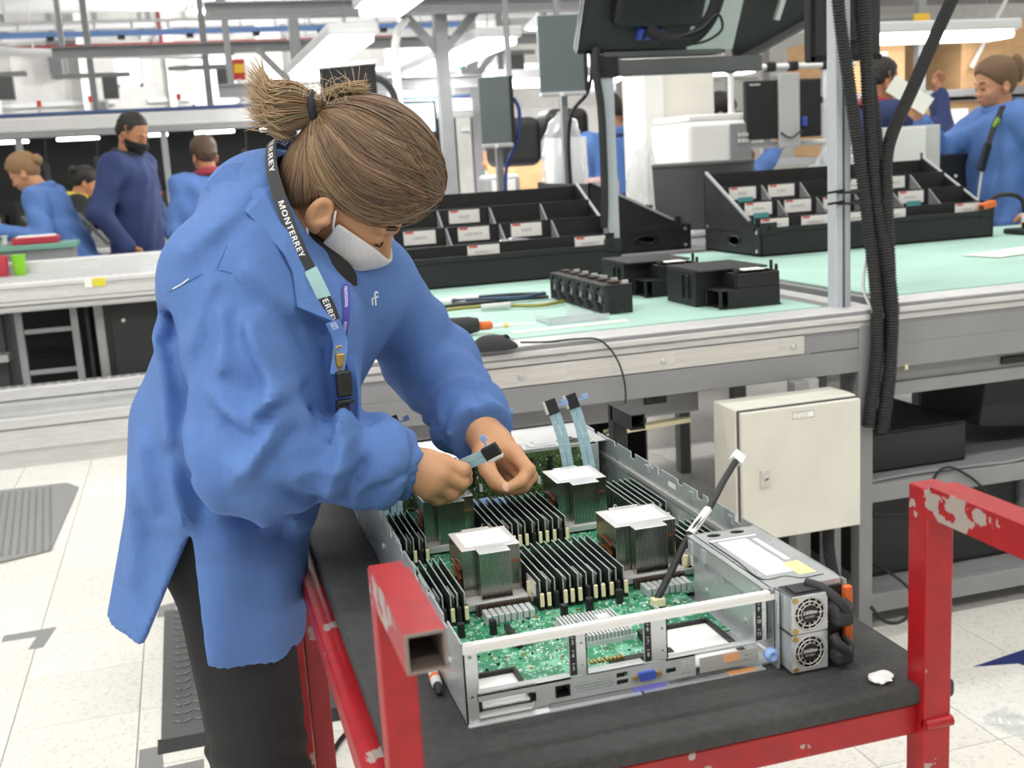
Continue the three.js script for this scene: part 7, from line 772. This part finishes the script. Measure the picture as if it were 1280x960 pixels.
[[5.30, 1.7005, 6.05, 2.15], [5.0, 1.3005, 6.2, 1.62], [4.35, 1.7005, 4.85, 2.08], [6.15, 1.7005, 7.2, 2.2], [4.4, 1.3005, 4.9, 1.58], [6.3, 1.3005, 7.6, 1.6]].forEach(([x0, y0, x1, y1], i) => { const t = thing('carton', cartonLabels[i], 'carton', [(x0 + x1) / 2, y0, -7.2], 'cartons on the rack'); mesh('box', [rb(x0, y0, -7.6, x1, y1, -6.9, 0.006)], M.card, t); mesh('tape_strip', [bx((x0 + x1) / 2 - 0.03, y0 + 0.02, -6.9, (x0 + x1) / 2 + 0.03, y1, -6.897)], std(0xb89368, 0.4), t); if (i === 1 || i === 2) { mesh('white_sheet', [bx(x0 + 0.2, y0 + 0.1, -6.9, x0 + 0.36, y0 + 0.27, -6.896)], M.paper, t); } });
single('yellow_sign', 'small yellow sign on the storage rack post', 'sign', [rbc(0.12, 0.13, 0.02, 0.004, 4.93, 2.14, -6.838)], std(0xe2b733, 0.6), [4.93, 2.07, -6.838]);
ceilingLamp(4.75, 2.03, -6.62, 1.3, 'x', 4, 'glowing tube lamp under the top shelf of the rack', 'bench lamps', 4.9);
ceilingLamp(4.2, 2.05, -9.2, 1.4, 'x', 12, 'glowing tube lamp behind the white pipe frame', 'bench lamps', 0.5);
ceilingLamp(2.9, 1.98, -8.6, 1.0, 'x', 12, 'glowing tube lamp over the far worker beside the white pillar', 'bench lamps', 0.5);
// ---------- the other workers ----------
function figure(o) {
  const k = o.height / 1.68, c = Math.cos(o.ang), s = Math.sin(o.ang), t = thing('person', o.label, 'person', [o.x, 0, o.z], null, o.ang), L = { local: true };
  const toL = (w) => { const dx = w[0] - o.x, dz = w[2] - o.z; return [(dx * c - dz * s), w[1], (dx * s + dz * c)]; };
  const lean = o.lean || 0, up = (y, x = 0, z = 0) => [(x + Math.sin(lean) * (y - 0.9)) * k, (y - (1 - Math.cos(lean)) * (y - 0.9)) * k, z * k];
  const J = { pel: up(0.92), waist: up(1.08), chest: up(1.30, 0.01), neck: up(1.43, 0.0), shR: up(1.385, 0, 0.175), shL: up(1.385, 0, -0.175), hipR: up(0.88, 0, 0.09), hipL: up(0.88, 0, -0.09), kR: [0.01 * k, 0.48 * k, 0.10 * k], kL: [0.01 * k, 0.48 * k, -0.10 * k], aR: [0, 0.085, 0.10 * k], aL: [0, 0.085, -0.10 * k] };
  const ik = (S, W, sgn) => { const S3 = V(...S), W3 = V(...W), a = 0.29 * k, b = 0.255 * k, dv = W3.clone().sub(S3); let d = dv.length(); if (d > a + b - 0.01) { dv.setLength(a + b - 0.01); W3.copy(S3).add(dv); d = dv.length(); } const x = (a * a - b * b + d * d) / (2 * d), h = Math.sqrt(Math.max(a * a - x * x, 0)), u = dv.clone().normalize(), pole = V(-0.4, -1, 0.45 * sgn); pole.addScaledVector(u, -pole.dot(u)).normalize(); const e = S3.clone().addScaledVector(u, x).addScaledVector(pole, h); return [[e.x, e.y, e.z], [W3.x, W3.y, W3.z]]; };
  const [eR, wR] = ik(J.shR, o.handR ? toL(o.handR) : up(0.86, 0.06, 0.24), 1), [eL, wL] = ik(J.shL, o.handL ? toL(o.handL) : up(0.86, 0.06, -0.24), -1);
  const yaw = o.yaw || 0, pit = o.pitch || 0, hx = [Math.cos(yaw) * Math.cos(pit), -Math.sin(pit), -Math.sin(yaw) * Math.cos(pit)], hy = [Math.cos(yaw) * Math.sin(pit), Math.cos(pit), -Math.sin(yaw) * Math.sin(pit)], hc = up(1.585, 0.03 + 0.06 * Math.sin(pit)), HM = frame(hc, hx, hy).multiply(new THREE.Matrix4().makeScale(0.92 * k, 0.92 * k, 0.92 * k));
  const nkL = V(...J.neck).applyMatrix4(HM.clone().invert()), head = skinOf((p) => smin(headField(p), cap(p, [-0.02, -0.07, 0], [nkL.x, nkL.y, nkL.z], 0.052, 0.06), 0.03), [-0.16, -0.24, -0.12], [0.135, 0.125, 0.12], 0.0065).applyMatrix4(HM);
  const hand = (e, w, sgn) => { const d = V(...w).sub(V(...e)).normalize(), sd = new THREE.Vector3().crossVectors(d, V(0.3, 0.2, 1).normalize()).normalize(), nn = new THREE.Vector3().crossVectors(sd, d), P = (a, b, q) => [w[0] + (d.x * a + sd.x * b + nn.x * q) * k, w[1] + (d.y * a + sd.y * b + nn.y * q) * k, w[2] + (d.z * a + sd.z * b + nn.z * q) * k]; const fs = [-0.028, -0.009, 0.010, 0.027].map((b, i) => [P(0.075, b, 0), P(0.105 - (i === 3 ? 0.008 : 0), b * 1.1, 0.012), P(0.118 - (i === 3 ? 0.012 : 0), b * 1.05, 0.035)]), th = [P(0.02, -0.03, 0.01), P(0.05, -0.048, 0.02), P(0.075, -0.046, 0.03)]; const all = [...fs.flat(), ...th, w, P(-0.04, 0, 0)], lo = [0, 1, 2].map((i) => Math.min(...all.map((q) => q[i])) - 0.03), hi = [0, 1, 2].map((i) => Math.max(...all.map((q) => q[i])) + 0.03); return skinOf((p) => { let q = cap(p, P(-0.05, 0, 0), w, 0.028, 0.026); for (const f of fs) { q = smin(q, cap(p, w, f[0], 0.018, 0.012), 0.012); q = smin(q, chain(p, f, [0.0115, 0.0095, 0.008]), 0.004); } return smin(q, chain(p, th, [0.014, 0.0115, 0.009]), 0.008); }, lo, hi, 0.005); };
  const core = skinOf((p) => { let d = smin(cap(p, J.pel, J.chest, 0.08, 0.09), cap(p, J.chest, J.neck, 0.08, 0.05), 0.05); for (const [S, E, W, Hh, K, A] of [[J.shR, eR, wR, J.hipR, J.kR, J.aR], [J.shL, eL, wL, J.hipL, J.kL, J.aL]]) { d = smin(d, chain(p, [J.chest, S, E, W], [0.07, 0.045, 0.035, 0.026]), 0.03); d = smin(d, chain(p, [Hh, K, A], [0.065, 0.045, 0.035]), 0.03); } return d; }, [-0.55, 0.02, -0.55], [0.75, 1.55 * k, 0.55], 0.022);
  mesh('body', [head, hand(eR, wR, 1), hand(eL, wL, -1), core], o.skin || M.skin, t, L);
  const coatF = (p) => { let d = smin(cap(p, J.pel, J.waist, 0.13 * k, 0.125 * k), cap(p, J.waist, J.chest, 0.125 * k, 0.13 * k), 0.06); d = smin(d, cap(p, J.shR, J.shL, 0.078 * k, 0.078 * k), 0.06); d = smin(d, cap(p, [J.chest[0], J.chest[1], 0.06], [J.pel[0], J.pel[1], 0.07], 0.11 * k * (o.wide || 1), 0.12 * k * (o.wide || 1)), 0.05); d = smin(d, cap(p, [J.chest[0], J.chest[1], -0.06], [J.pel[0], J.pel[1], -0.07], 0.11 * k * (o.wide || 1), 0.12 * k * (o.wide || 1)), 0.05); const y = p[1]; if (y < 1.0) { const q = Math.max(Math.sqrt((p[0] / 0.17) ** 2 + (p[2] / 0.22) ** 2) * 0.17 - 0.17 * k, y - 0.95); d = smin(d, q, 0.04); } for (const [S, E, W, g] of [[J.shR, eR, wR, 1], [J.shL, eL, wL, 2]]) { const a = smin(cap(p, S, E, 0.074 * k, 0.064 * k), cap(p, E, W, 0.064 * k, 0.045 * k), 0.03); d = smin(d, a, 0.025); } d += 0.006 * Math.sin(p[1] * 34 + p[2] * 22 + 2 * Math.sin(p[0] * 20)) * 0.8 + 0.004 * Math.sin(p[2] * 60 + p[1] * 18); d = Math.max(d, (o.hem || 0.72) * k - y); return smax(d, -cap(p, [J.neck[0], J.neck[1] + 0.01, 0], [J.neck[0] + 0.03, J.neck[1] + 0.2, 0], 0.062 * k, 0.09 * k), 0.01); };
  const coat = mesh('coat', [skinOf(coatF, [-0.55, 0.6, -0.6], [0.8, 1.62 * k, 0.6], 0.0135)], o.coat, t, { ...L, label: o.coatLabel });
  mesh('collar', [flat(new THREE.TorusGeometry(0.078 * k, 0.016 * k, 8, 24)).rotateX(Math.PI / 2).scale(1, 1.6, 1).rotateZ(-0.25).translate(J.neck[0], J.neck[1] + 0.018, 0)], o.collar || o.coat, coat, L);
  mesh('trousers', [skinOf((p) => { let d = smin(chain(p, [J.hipR, J.kR, J.aR], [0.09 * k, 0.07 * k, 0.055 * k], 0.02), chain(p, [J.hipL, J.kL, J.aL], [0.09 * k, 0.07 * k, 0.055 * k], 0.02), 0.03); return Math.max(d, 0.07 - p[1], p[1] - 0.9 * k); }, [-0.3, 0.04, -0.3], [0.35, 1.0 * k, 0.3], 0.018)], C_.trousers, t, L);
  for (const A of [J.aR, J.aL]) mesh('shoe', [flat(new THREE.SphereGeometry(1, 18, 12)).scale(0.13, 0.05, 0.045).translate(A[0] + 0.06, 0.05, A[2]), rbc(0.25, 0.02, 0.085, 0.008, A[0] + 0.055, 0.011, A[2])], M.black, t, L);
  const short = o.hair === 'short', hn = (p) => 0.0035 * Math.sin(p[0] * 210 + 3 * Math.sin(p[1] * 90)) * Math.sin(p[2] * 170 + p[1] * 60), hv = (p) => short ? smin(ell(p, [-0.006, 0.018, 0], [0.104, 0.100, 0.077]), ell(p, [-0.045, -0.02, 0], [0.062, 0.06, 0.069]), 0.02) + hn(p) : smin(ell(p, [-0.008, 0.022, 0], [0.113, 0.096, 0.088]), ell(p, [-0.05, -0.03, 0], [0.06, 0.07, 0.066]), 0.03) + hn(p) * 0.6, hl = (x) => short ? (x < -0.03 ? -0.05 : x < 0.03 ? -0.035 + (x + 0.03) * 0.1 : x < 0.05 ? -0.03 + (x - 0.03) * 3.2 : 0.034 + (x - 0.05) * 0.55) : (x < -0.02 ? -0.10 : x < 0.03 ? -0.06 + (x + 0.02) * 0.6 : -0.03 + (x - 0.03) * 1.1);
  const hair = [skinOf((p) => smax(smax(hv(p), (hl(p[0]) - p[1]) * 0.8, 0.006), -(hv(p) + 0.03), 0.004), [-0.14, -0.14, -0.12], [0.14, 0.15, 0.12], 0.0065).applyMatrix4(HM)];
  if (o.hair === 'bun') hair.push(flat(new THREE.SphereGeometry(0.042, 16, 12)).scale(0.8, 1, 1.1).translate(-0.125, o.bunY ?? 0.0, 0).applyMatrix4(HM)); if (o.hair === 'tail') hair.push(flat(new THREE.SphereGeometry(0.05, 16, 12)).scale(0.7, 1.5, 0.8).translate(-0.13, 0.03, 0).applyMatrix4(HM));
  mesh('hair', hair, o.hairM || C_.hairDark, t, L);
  if (o.mask) { mesh('face_mask', [skinOf((p) => { const d = headField(p, true); let q = Math.abs(d - 0.010) - 0.006; q = smax(q, Math.abs(p[1] + 0.10) - 0.045, 0.004); return smax(q, 0.005 - p[0], 0.004); }, [-0.02, -0.18, -0.11], [0.15, -0.03, 0.11], 0.006).applyMatrix4(HM)], o.mask, t, L); const hp = (x, y, z) => { const v = V(x, y, z).applyMatrix4(HM); return [v.x, v.y, v.z]; }; for (const g of [1, -1]) mesh('mask_strap', [tube([hp(0.01, -0.075, g * 0.07), hp(-0.006, -0.05, g * 0.085), hp(-0.015, -0.03, g * 0.085)], 0.003, 8, 5)], o.mask, t, L); }
  { const hp = (x, y, z) => { const v = V(x, y, z).applyMatrix4(HM); return [v.x, v.y, v.z]; }; for (const g of [1, -1]) { mesh('eyebrow', [tube([hp(0.098, -0.016, g * 0.014), hp(0.094, -0.011, g * 0.034), hp(0.082, -0.013, g * 0.05)], 0.0036, 8, 5)], C_.hairDark, t, L); mesh('eye', [tube([hp(0.093, -0.045, g * 0.022), hp(0.093, -0.044, g * 0.034), hp(0.086, -0.045, g * 0.045)], 0.0032, 8, 5)], C_.hairDark, t, L); } if (!o.mask) mesh('lips', [tube([hp(0.094, -0.101, -0.018), hp(0.100, -0.100, 0), hp(0.094, -0.101, 0.018)], 0.004, 8, 5)], std(0x9a5a4e, 0.5), t, L); }
  return t;
}
const blueFar = C_.coat, tan = std(0xb07a58, 0.55), tan2 = std(0xc08a68, 0.55), dark2 = std(0x4a3526, 0.6);
figure({ label: 'tall man in a dark navy jacket and black mask at the conveyor', x: -0.28, z: -7.85, ang: -0.45, height: 1.84, coat: C_.navy, hair: 'short', mask: C_.maskBlack, pitch: 0.35, yaw: -0.1, handR: [-0.33, 1.00, -7.55], handL: [-0.02, 1.0, -7.95], collar: C_.shirt, skin: tan, hem: 0.60, wide: 1.05 });
figure({ label: 'worker in a light blue coat and dark red collar standing with the back turned', x: 0.20, z: -7.40, ang: 1.85, height: 1.66, coat: blueFar, hair: 'bun', bunY: -0.05, hairM: dark2, collar: std(0x8a2a3c, 0.7), handR: [0.34, 1.15, -7.72], handL: [0.02, 1.16, -7.62], pitch: 0.3, skin: tan });
figure({ label: 'worker in a light blue coat bending away by the red tray', x: -0.66, z: -7.78, ang: 2.9, height: 1.66, coat: blueFar, hair: 'bun', bunY: 0.0, hairM: std(0x8a6a48, 0.6), lean: 0.32, handR: [-1.08, 1.14, -7.84], handL: [-1.05, 1.16, -7.56], pitch: 0.45, skin: tan2, wide: 1.1 });
figure({ label: 'woman in a blue coat holding up a white paper at the right bench', x: 4.02, z: -4.92, ang: 3.0, height: 1.76, coat: blueFar, hair: 'tail', hairM: std(0x6a5038, 0.6), handR: [3.60, 1.47, -4.98], handL: [3.96, 1.00, -4.60], pitch: 0.12, skin: tan2, wide: 1.22 });
single('white_paper', 'white printed paper held up by the woman in blue', 'paper', [rbc(0.22, 0.09, 0.004, 0.001, 0, 0, 0).rotateZ(-0.6).rotateY(-0.4).translate(3.50, 1.60, -4.94)], M.paper, [3.50, 1.5, -4.94]);
{ const t = thing('badge_lanyard', 'black lanyard with a green patch hanging on the woman in blue', 'lanyard', [3.90, 1.2, -4.82]); mesh('strap', [ribbon([[3.93, 1.52, -4.80], [3.86, 1.43, -4.77], [3.81, 1.33, -4.755]], [0.3, 0, 0.9], 0.03, 0.004, 12)], M.black, t); mesh('green_patch', [rbc(0.03, 0.05, 0.008, 0.003, 3.865, 1.44, -4.762, 0, 0.3, -0.6)], std(0x9ab83c, 0.5), t); mesh('pouch', [rbc(0.05, 0.14, 0.02, 0.012, 3.79, 1.28, -4.75, 0, 0.2, -0.3)], M.black, t); mesh('cord', [tube([[3.775, 1.21, -4.75], [3.76, 1.1, -4.75], [3.75, 1.0, -4.76]], 0.006, 12, 6)], M.greyLight, t); }
figure({ label: 'man in a navy jacket looking toward the raised paper', x: 4.02, z: -6.0, ang: 0.05, height: 1.86, coat: C_.navy, hair: 'short', collar: std(0xa02c34, 0.7), handR: [4.34, 1.62, -5.85], handL: [4.4, 1.2, -6.2], pitch: 0.1, skin: tan });
figure({ label: 'worker in a blue coat with tied hair behind the rear monitor', x: 3.33, z: -6.75, ang: -0.15, height: 1.74, coat: C_.coat, hair: 'tail', mask: C_.maskBlack, handR: [3.66, 1.36, -6.55], handL: [3.6, 1.3, -6.95], pitch: 0.35, skin: tan });
figure({ label: 'worker in a blue coat seen from behind beside the white pillar', x: 2.63, z: -6.70, ang: 1.6, height: 1.765, coat: C_.coat, hair: 'short', pitch: 0.2, skin: tan });
figure({ label: 'small far worker in blue bending by the wooden board', x: 2.98, z: -9.3, ang: 2.6, height: 1.66, coat: blueFar, hair: 'short', lean: 0.6, skin: tan });
figure({ label: 'far worker in a black shirt with a green hair band by the tray stand', x: -0.85, z: -9.2, ang: 0.2, height: 1.56, coat: C_.shirt, hair: 'bun', bunY: 0.04, lean: 0.25, pitch: 0.4, collar: std(0xd8c02c, 0.7), skin: tan });
scene.traverse((o) => { if (o.isMesh) { o.castShadow = true; o.receiveShadow = true; } });
renderer.render(scene, camera);
